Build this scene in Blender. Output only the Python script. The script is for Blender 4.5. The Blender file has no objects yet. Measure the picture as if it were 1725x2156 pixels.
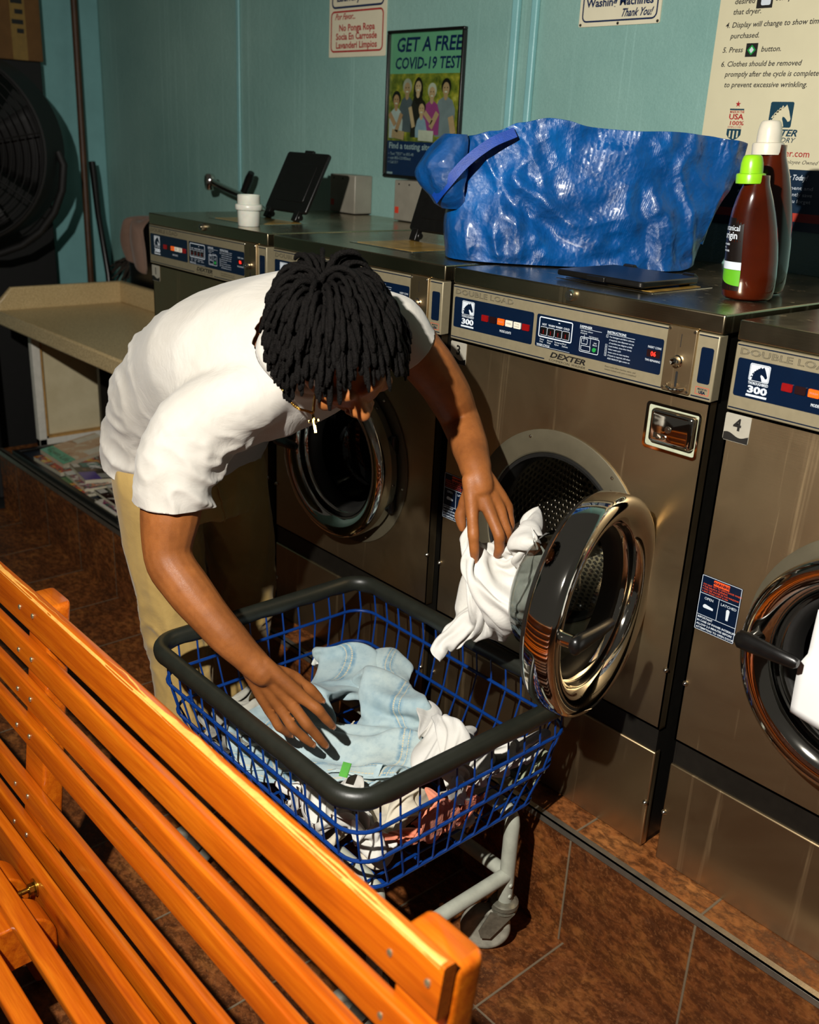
import bpy, bmesh, math, random
from math import sin, cos, pi, radians, atan2, sqrt, exp
from mathutils import Vector, Matrix, noise as mnoise
random.seed(7)
SC = bpy.context.scene
COL = SC.collection
# ------------------------------------------------------------------ camera, light, exposure
CAM_POS = (1.558186, -1.519934, 1.641895)
cam_data = bpy.data.cameras.new('camera')
cam = bpy.data.objects.new('camera', cam_data); COL.objects.link(cam)
_y, _p, _r = -0.831739, 0.361184, 0.050276
_f = Vector((sin(_y)*cos(_p), cos(_y)*cos(_p), -sin(_p)))
_rt = Vector((cos(_y), -sin(_y), 0)); _up = _rt.cross(_f)
_R = cos(_r)*_rt + sin(_r)*_up; _U = -sin(_r)*_rt + cos(_r)*_up
cam.matrix_world = Matrix(((_R.x, _U.x, -_f.x, CAM_POS[0]), (_R.y, _U.y, -_f.y, CAM_POS[1]),
                           (_R.z, _U.z, -_f.z, CAM_POS[2]), (0, 0, 0, 1)))
cam_data.sensor_fit = 'HORIZONTAL'; cam_data.sensor_width = 36.0
cam_data.lens = 36.0*2081.05/1725.0
cam_data.clip_start = 0.05
cam_data.dof.use_dof = True; cam_data.dof.focus_distance = 1.95; cam_data.dof.aperture_fstop = 5.6
SC.camera = cam

world = bpy.data.worlds.new('world'); SC.world = world; world.use_nodes = True
world.node_tree.nodes['Background'].inputs[0].default_value = (1.0, 0.92, 0.80, 1)
world.node_tree.nodes['Background'].inputs[1].default_value = 0.040

# the photographer's hand-held flash, up and to the left of the lens
flash_data = bpy.data.lights.new('camera_flash', 'SPOT')
flash_data.energy = 350.0; flash_data.shadow_soft_size = 0.02; flash_data.color = (1.0, 0.955, 0.88)
flash_data.spot_size = radians(150); flash_data.spot_blend = 1.0
flash = bpy.data.objects.new('camera_flash', flash_data); COL.objects.link(flash)
flash.location = (1.10, -1.78, 2.12)
flash.rotation_euler = (Vector((0.42, -0.10, 0.95))-Vector(flash.location)).to_track_quat('-Z', 'Y').to_euler()

SC.view_settings.view_transform = 'Standard'; SC.view_settings.look = 'None'
SC.view_settings.exposure = 0.0; SC.view_settings.gamma = 1.0
SC.view_settings.use_curve_mapping = False
SC.cycles.use_denoising = True
SC.cycles.max_bounces = 6; SC.cycles.diffuse_bounces = 3; SC.cycles.glossy_bounces = 4
SC.cycles.transmission_bounces = 5; SC.cycles.transparent_max_bounces = 12
SC.cycles.caustics_reflective = False; SC.cycles.caustics_refractive = False
SC.cycles.sample_clamp_indirect = 4.0

# ------------------------------------------------------------------ helpers
def hexc(h, a=1.0):
    h = h.lstrip('#'); o = []
    for i in (0, 2, 4):
        c = int(h[i:i+2], 16)/255.0
        o.append(c/12.92 if c <= 0.04045 else ((c+0.055)/1.055)**2.4)
    return (o[0], o[1], o[2], a)

class NT:
    """small node-tree writer"""
    def __init__(s, name):
        s.m = bpy.data.materials.new(name); s.m.use_nodes = True
        s.t = s.m.node_tree; s.n = s.t.nodes; s.l = s.t.links
        s.b = s.n['Principled BSDF']; s.out = s.n['Material Output']
    def new(s, typ, **kw):
        n = s.n.new(typ)
        for k, v in kw.items(): setattr(n, k, v)
        return n
    def put(s, sock, v):
        if hasattr(v, 'is_linked'): s.l.new(v, sock)
        else: sock.default_value = v
    def coord(s, kind='Object'):
        return s.new('ShaderNodeTexCoord').outputs[kind]
    def mapping(s, vec, scale=(1, 1, 1), loc=(0, 0, 0), rot=(0, 0, 0)):
        n = s.new('ShaderNodeMapping'); s.l.new(vec, n.inputs[0])
        n.inputs[1].default_value = loc; n.inputs[2].default_value = rot; n.inputs[3].default_value = scale
        return n.outputs[0]
    def noise(s, vec, scale=5, detail=3, rough=0.5, dist=0.0, col=False):
        n = s.new('ShaderNodeTexNoise'); s.l.new(vec, n.inputs['Vector'])
        n.inputs['Scale'].default_value = scale; n.inputs['Detail'].default_value = detail
        n.inputs['Roughness'].default_value = rough; n.inputs['Distortion'].default_value = dist
        return n.outputs['Color' if col else 0]
    def voro(s, vec, scale=5, feature='F1', out='Distance', rnd=1.0):
        n = s.new('ShaderNodeTexVoronoi', feature=feature); s.l.new(vec, n.inputs['Vector'])
        n.inputs['Scale'].default_value = scale; n.inputs['Randomness'].default_value = rnd
        return n.outputs[out]
    def wave(s, vec, scale=5, dist=0.0, detail=2, dscale=1.0, dirn='X'):
        n = s.new('ShaderNodeTexWave', bands_direction=dirn); s.l.new(vec, n.inputs['Vector'])
        n.inputs['Scale'].default_value = scale; n.inputs['Distortion'].default_value = dist
        n.inputs['Detail'].default_value = detail; n.inputs['Detail Scale'].default_value = dscale
        return n.outputs['Fac']
    def ramp(s, fac, stops, interp='LINEAR'):
        n = s.new('ShaderNodeValToRGB'); s.l.new(fac, n.inputs[0]); r = n.color_ramp; r.interpolation = interp
        while len(r.elements) < len(stops): r.elements.new(0.5)
        for e, (p, c) in zip(r.elements, stops):
            e.position = p; e.color = c if len(c) == 4 else (*c, 1)
        return n.outputs[0]
    def mix(s, fac, a, b, mode='MIX'):
        n = s.new('ShaderNodeMix', data_type='RGBA', blend_type=mode)
        s.put(n.inputs[0], fac); s.put(n.inputs[6], a); s.put(n.inputs[7], b)
        return n.outputs[2]
    def math(s, op, a, b=0.0, c=0.0):
        n = s.new('ShaderNodeMath', operation=op)
        s.put(n.inputs[0], a); s.put(n.inputs[1], b); s.put(n.inputs[2], c)
        return n.outputs[0]
    def mapr(s, v, a, b, c, d):
        n = s.new('ShaderNodeMapRange'); s.l.new(v, n.inputs[0])
        for i, x in enumerate((a, b, c, d)): n.inputs[i+1].default_value = x
        return n.outputs[0]
    def xyz(s, vec):
        n = s.new('ShaderNodeSeparateXYZ'); s.l.new(vec, n.inputs[0]); return n.outputs
    def comb(s, x, y, z=0.0):
        n = s.new('ShaderNodeCombineXYZ')
        for i, v in enumerate((x, y, z)): s.put(n.inputs[i], v)
        return n.outputs[0]
    def bump(s, h, strength=0.3, dist=0.01, prev=None):
        n = s.new('ShaderNodeBump'); s.l.new(h, n.inputs['Height'])
        n.inputs['Strength'].default_value = strength; n.inputs['Distance'].default_value = dist
        if prev is not None: s.l.new(prev, n.inputs['Normal'])
        s.l.new(n.outputs[0], s.b.inputs['Normal']); return n.outputs[0]
    def set(s, **kw):
        names = dict(color='Base Color', rough='Roughness', metal='Metallic', spec='Specular IOR Level', coat='Coat Weight',
                     coatr='Coat Roughness', trans='Transmission Weight', ior='IOR', emis='Emission Color', emiss='Emission Strength',
                     sss='Subsurface Weight', sheen='Sheen Weight', alpha='Alpha', aniso='Anisotropic')
        for k, v in kw.items(): s.put(s.b.inputs[names[k]], v)
        return s

def simple(name, col, rough=0.5, metal=0.0, var=0.12, scale=40, bump=0.0, bscale=200, bdist=0.001, **kw):
    """plain surface with a little procedural mottling"""
    t = NT(name); c = hexc(col) if isinstance(col, str) else col
    co = t.coord(); nz = t.noise(co, scale, 4, 0.6)
    dark = tuple(x*(1-var) for x in c[:3])+(1,); lite = tuple(min(1, x*(1+var)) for x in c[:3])+(1,)
    t.set(color=t.ramp(nz, [(0.3, dark), (0.7, lite)]), rough=rough, metal=metal)
    if bump: t.bump(t.noise(co, bscale, 3), bump, bdist)
    t.set(**kw)
    return t.m

class G:
    """gathers vertices, faces and uvs for one mesh"""
    def __init__(s): s.v = []; s.f = []; s.mi = []; s.uv = {}; s.cur = 0
    def add(s, vs, fs, uvs=None):
        b = len(s.v); s.v += [tuple(p) for p in vs]
        for f in fs:
            s.f.append(tuple(i+b for i in f)); s.mi.append(s.cur)
        if uvs:
            for i, u in enumerate(uvs): s.uv[b+i] = u
        return s
    def box(s, x0, x1, y0, y1, z0, z1):
        return s.add([(x0, y0, z0), (x1, y0, z0), (x1, y1, z0), (x0, y1, z0), (x0, y0, z1), (x1, y0, z1), (x1, y1, z1), (x0, y1, z1)],
                     [(0, 3, 2, 1), (4, 5, 6, 7), (0, 1, 5, 4), (1, 2, 6, 5), (2, 3, 7, 6), (3, 0, 4, 7)])
    def obox(s, c, ax, ay, az):
        """box from centre and three half-axis vectors"""
        c = Vector(c); ax = Vector(ax); ay = Vector(ay); az = Vector(az)
        vs = [c+i*ax+j*ay+k*az for k in (-1, 1) for i, j in ((-1, -1), (1, -1), (1, 1), (-1, 1))]
        return s.add(vs, [(0, 3, 2, 1), (4, 5, 6, 7), (0, 1, 5, 4), (1, 2, 6, 5), (2, 3, 7, 6), (3, 0, 4, 7)])
    def rings(s, rs, cap0=True, cap1=True, closed=True, uv=None):
        """loft equal-length rings"""
        n = len(rs[0]); b = [p for r in rs for p in r]; fs = []
        m = n if closed else n-1
        for i in range(len(rs)-1):
            for j in range(m):
                a = i*n+j; c = i*n+(j+1) % n
                fs.append((a, c, c+n, a+n))
        if cap0: fs.append(tuple(range(n-1, -1, -1)))
        if cap1: fs.append(tuple(range((len(rs)-1)*n, len(rs)*n)))
        return s.add(b, fs, uv)
    def tube(s, pts, r, n=10, closed=False, caps=True, sq=1.0):
        """round tube along points; r may be a list"""
        P = [Vector(p) for p in pts]; m = len(P); rr = r if isinstance(r, (list, tuple)) else [r]*m
        up = None; rs = []
        for i in range(m):
            if closed: t = (P[(i+1) % m]-P[i-1]).normalized()
            else: t = (P[min(i+1, m-1)]-P[max(i-1, 0)]).normalized()
            if up is None:
                up = t.orthogonal().normalized()
                if abs(t.z) < 0.9: up = (Vector((0, 0, 1))-t*t.z).normalized()
            else:
                up = (up-t*up.dot(t))
                up = up.normalized() if up.length > 1e-6 else t.orthogonal().normalized()
            sd = t.cross(up)
            rs.append([P[i]+rr[i]*(cos(2*pi*k/n)*sd+sq*sin(2*pi*k/n)*up) for k in range(n)])
        if closed: rs.append(rs[0])
        return s.rings(rs, caps and not closed, caps and not closed)
    def cyl(s, p0, p1, r0, r1=None, n=20, caps=True):
        return s.tube([p0, p1], [r0, r0 if r1 is None else r1], n, caps=caps)
    def lathe(s, prof, c=(0, 0, 0), axis='Z', n=40, a0=0.0, a1=2*pi, caps=False):
        """prof: list of (radius, height) round an axis through c"""
        full = abs(a1-a0-2*pi) < 1e-6; m = n if full else n+1; rs = []
        for r, h in prof:
            ring = []
            for k in range(m):
                a = a0+(a1-a0)*k/n; u, w = r*cos(a), r*sin(a)
                if axis == 'Z': ring.append((c[0]+u, c[1]+w, c[2]+h))
                elif axis == 'Y': ring.append((c[0]+u, c[1]+h, c[2]+w))
                else: ring.append((c[0]+h, c[1]+u, c[2]+w))
            rs.append(ring)
        return s.rings(rs, caps, caps, full)
    def prism(s, poly, y0, y1, plane='XZ'):
        """extrude a 2-D polygon; plane XZ extrudes along Y, XY along Z, YZ along X"""
        n = len(poly)
        def P(p, h): return (p[0], h, p[1]) if plane == 'XZ' else ((p[0], p[1], h) if plane == 'XY' else (h, p[0], p[1]))
        vs = [P(p, y0) for p in poly]+[P(p, y1) for p in poly]
        return s.add(vs, [tuple(range(n)), tuple(range(2*n-1, n-1, -1))]+[(i, i+n, (i+1) % n+n, (i+1) % n) for i in range(n)])
    def grid(s, fn, nu, nv, cu=False, cv=False):
        vs = []; uv = []
        for j in range(nv):
            for i in range(nu):
                u = i/(nu if cu else nu-1); v = j/(nv if cv else nv-1)
                vs.append(fn(u, v)); uv.append((u, v))
        fs = []
        for j in range(nv if cv else nv-1):
            for i in range(nu if cu else nu-1):
                a = j*nu+i; b = j*nu+(i+1) % nu; c = ((j+1) % nv)*nu+(i+1) % nu; d = ((j+1) % nv)*nu+i
                fs.append((a, b, c, d))
        return s.add(vs, fs, uv)
    def text(s, body, o, ux, uy, size=0.01, align='LEFT', shear=0.0, bold=0.0, outline=0.0, fit=None, lift=0.0003, fitx=1.0):
        vs, fs = text_data(body, size, align, shear, bold, outline)
        if not vs: return s
        if fit:
            w = max(v[0] for v in vs)-min(v[0] for v in vs); k = fit/w if w else 1
        else: k = fitx
        ux = Vector(ux); uy = Vector(uy); nz = ux.cross(uy).normalized(); o = Vector(o)
        return s.add([o+ux*(v[0]*k)+uy*v[1]+nz*(v[2]+lift) for v in vs], fs)

_tc = {}
def text_data(body, size, align, shear, bold, outline):
    key = (body, size, align, shear, bold, outline)
    if key in _tc: return _tc[key]
    cu = bpy.data.curves.new('lettering', 'FONT'); cu.body = body; cu.size = size; cu.align_x = align; cu.shear = shear
    cu.offset = bold; cu.resolution_u = 2; cu.space_line = 1.0
    if outline: cu.fill_mode = 'NONE'; cu.bevel_depth = outline; cu.bevel_resolution = 0
    ob = bpy.data.objects.new('lettering', cu); me = bpy.data.meshes.new_from_object(ob)
    vs = [tuple(v.co) for v in me.vertices]; fs = [tuple(p.vertices) for p in me.polygons]
    bpy.data.objects.remove(ob); bpy.data.meshes.remove(me); bpy.data.curves.remove(cu)
    _tc[key] = (vs, fs); return vs, fs

def rrect(x0, x1, z0, z1, r, n=4):
    out = []
    for cx, cz, a in ((x1-r, z1-r, 0), (x0+r, z1-r, pi/2), (x0+r, z0+r, pi), (x1-r, z0+r, 1.5*pi)):
        for k in range(n+1):
            t = a+pi/2*k/n; out.append((cx+r*cos(t), cz+r*sin(t)))
    return out[::-1]

def origin_of(p):
    v = Vector((0, 0, 0))
    while p is not None: v += Vector(p.location); p = p.parent
    return v

def mk(name, g, mat, parent=None, smooth=True, angle=40, bevel=0.0, seg=2, world=False, loc=None, subsurf=0):
    """link one mesh object; world=True means the vertices were given in world coordinates"""
    me = bpy.data.meshes.new(name)
    off = Vector((0, 0, 0))
    if world and parent is not None: off = origin_of(parent)
    if loc is not None: off = off+Vector(loc)
    me.from_pydata([tuple(Vector(v)-off) for v in g.v] if (world or loc is not None) else g.v, [], g.f)
    mats = mat if isinstance(mat, (list, tuple)) else [mat]
    for m in mats: me.materials.append(m)
    if len(mats) > 1: me.polygons.foreach_set('material_index', g.mi)
    if g.uv:
        ul = me.uv_layers.new(name='UVMap')
        for lp in me.loops: ul.data[lp.index].uv = g.uv.get(lp.vertex_index, (0, 0))
    me.validate()
    if smooth:
        me.polygons.foreach_set('use_smooth', [True]*len(me.polygons))
        if angle < 180: me.set_sharp_from_angle(angle=radians(angle))
    ob = bpy.data.objects.new(name, me); COL.objects.link(ob)
    if parent is not None: ob.parent = parent
    if loc is not None: ob.location = Vector(loc)
    if bevel:
        b = ob.modifiers.new('edge', 'BEVEL'); b.width = bevel; b.segments = seg; b.limit_method = 'ANGLE'; b.angle_limit = radians(50)
        b.harden_normals = False
    if subsurf:
        q = ob.modifiers.new('smooth', 'SUBSURF'); q.levels = subsurf; q.render_levels = subsurf
    return ob

def tag(o, label, cat, group=None, kind=None):
    if label: o['label'] = label
    if cat: o['category'] = cat
    if group: o['group'] = group
    if kind: o['kind'] = kind
    return o
def thing(name, label, cat, loc=(0, 0, 0), group=None):
    o = bpy.data.objects.new(name, None); COL.objects.link(o); o.location = loc; o.empty_display_size = 0.05
    return tag(o, label, cat, group)
def struct(name, g, mat, **kw):
    o = mk(name, g, mat, **kw); o['kind'] = 'structure'; return o
def copy_tree(o, parent=None):
    c = o.copy(); COL.objects.link(c)
    if parent is not None: c.parent = parent
    for ch in list(o.children): copy_tree(ch, c)
    return c
X, Y, Z = Vector((1, 0, 0)), Vector((0, 1, 0)), Vector((0, 0, 1))
def lerp(a, b, t): return a+(b-a)*t
def smooth(a, b, x):
    t = max(0.0, min(1.0, (x-a)/(b-a))); return t*t*(3-2*t)
def catmull(pts, per=8, closed=False):
    P = [Vector(p) for p in pts]; n = len(P); out = []
    for i in range(n if closed else n-1):
        p0 = P[i-1] if (closed or i > 0) else P[0]*2-P[1]
        p1 = P[i]; p2 = P[(i+1) % n]
        p3 = P[(i+2) % n] if (closed or i+2 < n) else P[-1]*2-P[-2]
        for k in range(per):
            t = k/per
            out.append(0.5*((2*p1)+(p2-p0)*t+(2*p0-5*p1+4*p2-p3)*t*t+(3*p1-p0-3*p2+p3)*t**3))
    if not closed: out.append(P[-1])
    return out

# ------------------------------------------------------------------ materials
def m_tile(name, ax, ox, oy, size=0.307, base=('#43240d', '#7a431b', '#9a602b'), grout='#6d5f4c', rough=0.42):
    """slate-look ceramic tile laid in world axes; ax picks the two axes"""
    t = NT(name); geo = t.new('ShaderNodeNewGeometry'); p = geo.outputs['Position']; s = t.xyz(p)
    u = t.math('DIVIDE', t.math('SUBTRACT', s[ax[0]], ox), size); v = t.math('DIVIDE', t.math('SUBTRACT', s[ax[1]], oy), size)
    fu = t.math('FRACT', u); fv = t.math('FRACT', v)
    du = t.math('MINIMUM', fu, t.math('SUBTRACT', 1.0, fu)); dv = t.math('MINIMUM', fv, t.math('SUBTRACT', 1.0, fv))
    d = t.math('MINIMUM', du, dv)
    line = t.mapr(d, 0.005, 0.011, 1.0, 0.0)
    wn = t.new('ShaderNodeTexWhiteNoise', noise_dimensions='2D')
    t.l.new(t.comb(t.math('FLOOR', u), t.math('FLOOR', v)), wn.inputs['Vector'])
    off = t.new('ShaderNodeVectorMath', operation='ADD'); t.l.new(p, off.inputs[0])
    sc = t.new('ShaderNodeVectorMath', operation='SCALE'); t.l.new(wn.outputs['Color'], sc.inputs[0]); sc.inputs['Scale'].default_value = 9.0
    t.l.new(sc.outputs[0], off.inputs[1]); q = off.outputs[0]
    n1 = t.noise(q, 9, 6, 0.62, 0.6); n2 = t.noise(t.mapping(q, (1, 1.6, 1.6)), 38, 5, 0.6, 0.4); n3 = t.noise(q, 150, 3, 0.6)
    c = t.ramp(n1, [(0.30, hexc(base[0])), (0.5, hexc(base[1])), (0.72, hexc(base[2]))])
    c = t.mix(t.mapr(n2, 0.42, 0.62, 0.75, 0.0), c, hexc('#2b150a'))
    c = t.mix(t.mapr(n3, 0.52, 0.75, 0.0, 0.5), c, hexc('#a0683c'))
    c = t.mix(t.math('MULTIPLY', wn.outputs['Value'], 0.35), c, hexc('#4a2712'))
    c = t.mix(line, c, hexc(grout))
    t.set(color=c, rough=t.mapr(n2, 0.3, 0.7, rough-0.08, rough+0.22), spec=0.35)
    h = t.math('SUBTRACT', t.math('ADD', t.math('MULTIPLY', n1, 0.7), t.math('MULTIPLY', n2, 0.35)), t.math('MULTIPLY', line, 0.8))
    t.bump(h, 0.45, 0.004)
    return t.m
M = {}
M['floor'] = m_tile('floor_tile', (0, 1), 0.555, -0.357)
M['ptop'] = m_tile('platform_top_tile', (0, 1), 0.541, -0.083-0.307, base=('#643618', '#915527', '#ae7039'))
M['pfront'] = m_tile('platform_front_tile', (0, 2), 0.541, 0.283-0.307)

def m_wall():
    t = NT('teal_wall_paint'); geo = t.new('ShaderNodeNewGeometry'); p = geo.outputs['Position']
    n1 = t.noise(p, 2.0, 4, 0.55); st = t.noise(t.mapping(p, (60, 60, 0.7)), 1.0, 3, 0.6); n3 = t.noise(p, 170, 4, 0.65); n4 = t.noise(p, 45, 3, 0.6)
    c = t.ramp(n1, [(0.3, hexc('#769d96')), (0.7, hexc('#8aafa6'))])
    c = t.mix(t.mapr(st, 0.60, 0.72, 0.0, 0.35), c, hexc('#a5cdc6'))
    c = t.mix(t.mapr(n3, 0.3, 0.7, 0.25, 0.0), c, hexc('#628a83'))
    t.set(color=c, rough=0.42, spec=0.45)
    h = t.math('ADD', t.math('MULTIPLY', n3, 0.5), n4)
    t.bump(h, 0.4, 0.004)
    return t.m
M['wall'] = m_wall()
M['wall_trim'] = simple('teal_trim_paint', '#7fb3b4', 0.35, var=0.08, scale=8, bump=0.2, bscale=120, bdist=0.002)

def m_steel(name, col='#8a8070', rough=0.34, vert=False, streak=0.5, metal=1.0):
    t = NT(name); co = t.coord()
    br = t.noise(t.mapping(co, (3, 3, 900) if not vert else (900, 3, 3)), 1.0, 2, 0.5)
    sm = t.noise(co, 3.5, 4, 0.6, 0.8); dr = t.noise(t.mapping(co, (28, 28, 1.2)), 1.0, 4, 0.65, 0.5); sp = t.noise(co, 240, 2, 0.5)
    c = hexc(col); d = tuple(x*0.72 for x in c[:3])+(1,)
    cc = t.mix(t.mapr(sm, 0.35, 0.65, 0.0, streak), c, d)
    cc = t.mix(t.mapr(dr, 0.62, 0.70, 0.0, 0.35), cc, tuple(min(1, x*1.5) for x in c[:3])+(1,))
    cc = t.mix(t.mapr(sp, 0.76, 0.80, 0.0, 0.5), cc, hexc('#cfc4ae'))
    r = t.math('ADD', t.mapr(sm, 0.3, 0.7, rough-0.05, rough+0.07), t.mapr(dr, 0.6, 0.72, 0.0, 0.12))
    t.set(color=cc, metal=metal, rough=r)
    t.bump(br, 0.12, 0.0006)
    return t.m
M['steel'] = m_steel('brushed_steel', '#b39c78', 0.40)
M['lidsteel'] = m_steel('lid_steel', '#b0a284', 0.24, streak=0.25)
M['chrome'] = simple('chrome', '#d8d5cc', 0.06, 1.0, var=0.05, scale=12)
M['worn_chrome'] = simple('worn_chrome', '#b9b3a4', 0.22, 1.0, var=0.2, scale=30)
M['panel'] = simple('panel_silver', '#8d8369', 0.42, 0.35, var=0.06, scale=60, bump=0.05, bscale=500)
M['navy'] = simple('navy_print', '#05142a', 0.22, var=0.12, scale=15)
M['white_print'] = simple('white_print', '#c9d2da', 0.45, var=0.04)
M['black_print'] = simple('black_print', '#14120f', 0.5, var=0.1)
M['red_print'] = simple('red_print', '#c23a24', 0.5, var=0.1)
M['orange_print'] = simple('orange_print', '#e2501c', 0.5, var=0.08)
M['black_plastic'] = simple('black_plastic', '#0d0c0b', 0.32, var=0.2, scale=60, bump=0.08, bscale=300)
M['black_void'] = simple('black_cavity', '#070605', 0.7, var=0.2)
M['rubber'] = simple('black_rubber', '#11100e', 0.55, var=0.25, scale=30, bump=0.15, bscale=180)
M['fanblack'] = simple('dusty_black_paint', '#090807', 0.65, var=0.3, scale=30)
M['darkmetal'] = simple('dark_enamel', '#15130f', 0.4, 0.0, var=0.2)
M['steeltrim'] = simple('edge_trim_aluminium', '#8f877a', 0.35, 0.8, var=0.15, scale=50, bump=0.1)
M['grey_box'] = simple('grey_enamel', '#8a8577', 0.42, 0.1, var=0.1, scale=18)
M['ringgrey'] = simple('dull_ring_grey', '#6a6350', 0.45, 0.6, var=0.1, scale=20)
M['plate'] = simple('number_plate_grey', '#a8a394', 0.4, 0.2, var=0.06)
M['recess'] = simple('pale_green_enamel', '#a7ab93', 0.45, 0.0, var=0.12, scale=60)
M['brass'] = simple('yellow_brass', '#b8953e', 0.28, 1.0, var=0.25, scale=80)
M['yellow_stain'] = simple('stained_yellow_tray', '#a3803c', 0.3, 0.2, var=0.4, scale=25)
def m_emit(name, col, strength, rough=0.3):
    t = NT(name); c = hexc(col); nz = t.noise(t.coord(), 120, 2)
    t.set(color=t.ramp(nz, [(0.3, tuple(x*0.85 for x in c[:3])), (0.7, c)]), emis=c, emiss=strength, rough=rough); return t.m
M['led'] = m_emit('red_led', '#ff2a1e', 2.2)
M['lamp_red'] = m_emit('red_lens', '#7c0a0c', 0.15)
M['lamp_dark'] = simple('unlit_lens', '#1e0a0c', 0.3)
M['lamp_orange'] = m_emit('orange_lens', '#e05a10', 0.35)
M['lamp_white'] = m_emit('white_lens', '#d8d2c0', 0.15)
M['green'] = m_emit('green_lens', '#1f8a3c', 0.15)

def m_glass(name, tint=(0.85, 0.9, 0.86, 1), rough=0.02, dark=0.0):
    t = NT(name)
    tr = t.new('ShaderNodeBsdfTransparent'); tr.inputs[0].default_value = tuple(x*(1-dark) for x in tint[:3])+(1,)
    gl = t.new('ShaderNodeBsdfGlossy'); gl.inputs['Roughness'].default_value = rough
    lw = t.new('ShaderNodeLayerWeight'); lw.inputs[0].default_value = 0.5
    nz = t.noise(t.coord(), 30, 3); f = t.math('ADD', t.math('ADD', t.math('MULTIPLY', t.math('POWER', lw.outputs['Facing'], 4.0), 0.75), 0.045), t.mapr(nz, 0.4, 0.7, 0.0, 0.02))
    mx = t.new('ShaderNodeMixShader'); t.l.new(f, mx.inputs[0]); t.l.new(tr.outputs[0], mx.inputs[1]); t.l.new(gl.outputs[0], mx.inputs[2])
    t.l.new(mx.outputs[0], t.out.inputs[0]); return t.m
M['glass'] = m_glass('door_glass'); M['porthole'] = m_glass('porthole_glass', dark=0.45)
def m_drum():
    t = NT('perforated_drum'); uv = t.coord('UV'); s = t.xyz(uv)
    k = 1/0.0165
    def lat(o):
        a = t.math('SUBTRACT', t.math('FRACT', t.math('ADD', t.math('MULTIPLY', s[0], k), o)), 0.5)
        b = t.math('SUBTRACT', t.math('FRACT', t.math('ADD', t.math('MULTIPLY', s[1], k*0.58), o)), 0.5)
        b = t.math('MULTIPLY', b, 1/0.58)
        return t.math('SQRT', t.math('ADD', t.math('MULTIPLY', a, a), t.math('MULTIPLY', b, b)))
    d = t.math('MINIMUM', lat(0.0), lat(0.5))
    hole = t.mapr(d, 0.24, 0.27, 1.0, 0.0); rim = t.math('MULTIPLY', t.mapr(d, 0.25, 0.36, 1.0, 0.0), 1.0)
    c = t.mix(hole, hexc('#8b8577'), hexc('#050505'))
    t.set(color=c, metal=t.math('SUBTRACT', 1.0, hole), rough=0.3)
    t.bump(rim, 0.9, 0.004); return t.m
M['drum'] = m_drum()

def m_wood():
    t = NT('varnished_pine'); co = t.coord(); oi = t.new('ShaderNodeObjectInfo')
    off = t.new('ShaderNodeVectorMath', operation='ADD'); t.l.new(co, off.inputs[0])
    cb = t.comb(t.math('MULTIPLY', oi.outputs['Random'], 17.0), t.math('MULTIPLY', oi.outputs['Random'], 5.3), t.math('MULTIPLY', oi.outputs['Random'], 9.1))
    t.l.new(cb, off.inputs[1]); p = off.outputs[0]
    warp = t.noise(t.mapping(p, (1.5, 10, 10)), 2.0, 3)
    pv = t.new('ShaderNodeVectorMath', operation='ADD'); t.l.new(p, pv.inputs[0]); sc = t.new('ShaderNodeVectorMath', operation='SCALE')
    t.l.new(t.comb(0.0, warp, warp), sc.inputs[0]); sc.inputs['Scale'].default_value = 0.03; t.l.new(sc.outputs[0], pv.inputs[1])
    gr = t.noise(t.mapping(pv.outputs[0], (2.2, 60, 60)), 1.0, 5, 0.6); fine = t.noise(t.mapping(p, (14, 320, 320)), 1.0, 2)
    big = t.noise(p, 4, 2)
    c = t.ramp(gr, [(0.28, hexc('#8e3a05')), (0.46, hexc('#b05207')), (0.62, hexc('#c2640b')), (0.8, hexc('#d27d18'))])
    c = t.mix(t.mapr(fine, 0.35, 0.65, 0.3, 0.0), c, hexc('#8a3a06'))
    c = t.mix(t.mapr(big, 0.35, 0.7, 0.0, 0.35), c, hexc('#b24e06'))
    vk = t.new('ShaderNodeTexVoronoi'); t.l.new(t.mapping(p, (2.6, 9, 9)), vk.inputs['Vector']); vk.inputs['Scale'].default_value = 1.0
    kn = t.mapr(t.math('ADD', vk.outputs['Distance'], t.mapr(fine, 0, 1, -0.02, 0.02)), 0.055, 0.10, 1.0, 0.0)
    c = t.mix(kn, c, hexc('#3a1203'))
    ring = t.mapr(vk.outputs['Distance'], 0.10, 0.2, 0.4, 0.0); c = t.mix(ring, c, hexc('#8a3304'))
    t.set(color=c, rough=t.mapr(fine, 0.3, 0.7, 0.24, 0.36), coat=0.5, coatr=0.15, spec=0.5)
    t.bump(t.math('ADD', gr, t.math('MULTIPLY', fine, 0.5)), 0.22, 0.0015); return t.m
M['wood'] = m_wood()
M['screw'] = simple('screw_zinc', '#d8c9a0', 0.3, 0.9, var=0.2, scale=120)
M['palewood'] = simple('pale_wood_edge', '#cf9646', 0.5, var=0.2, scale=60)

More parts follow.
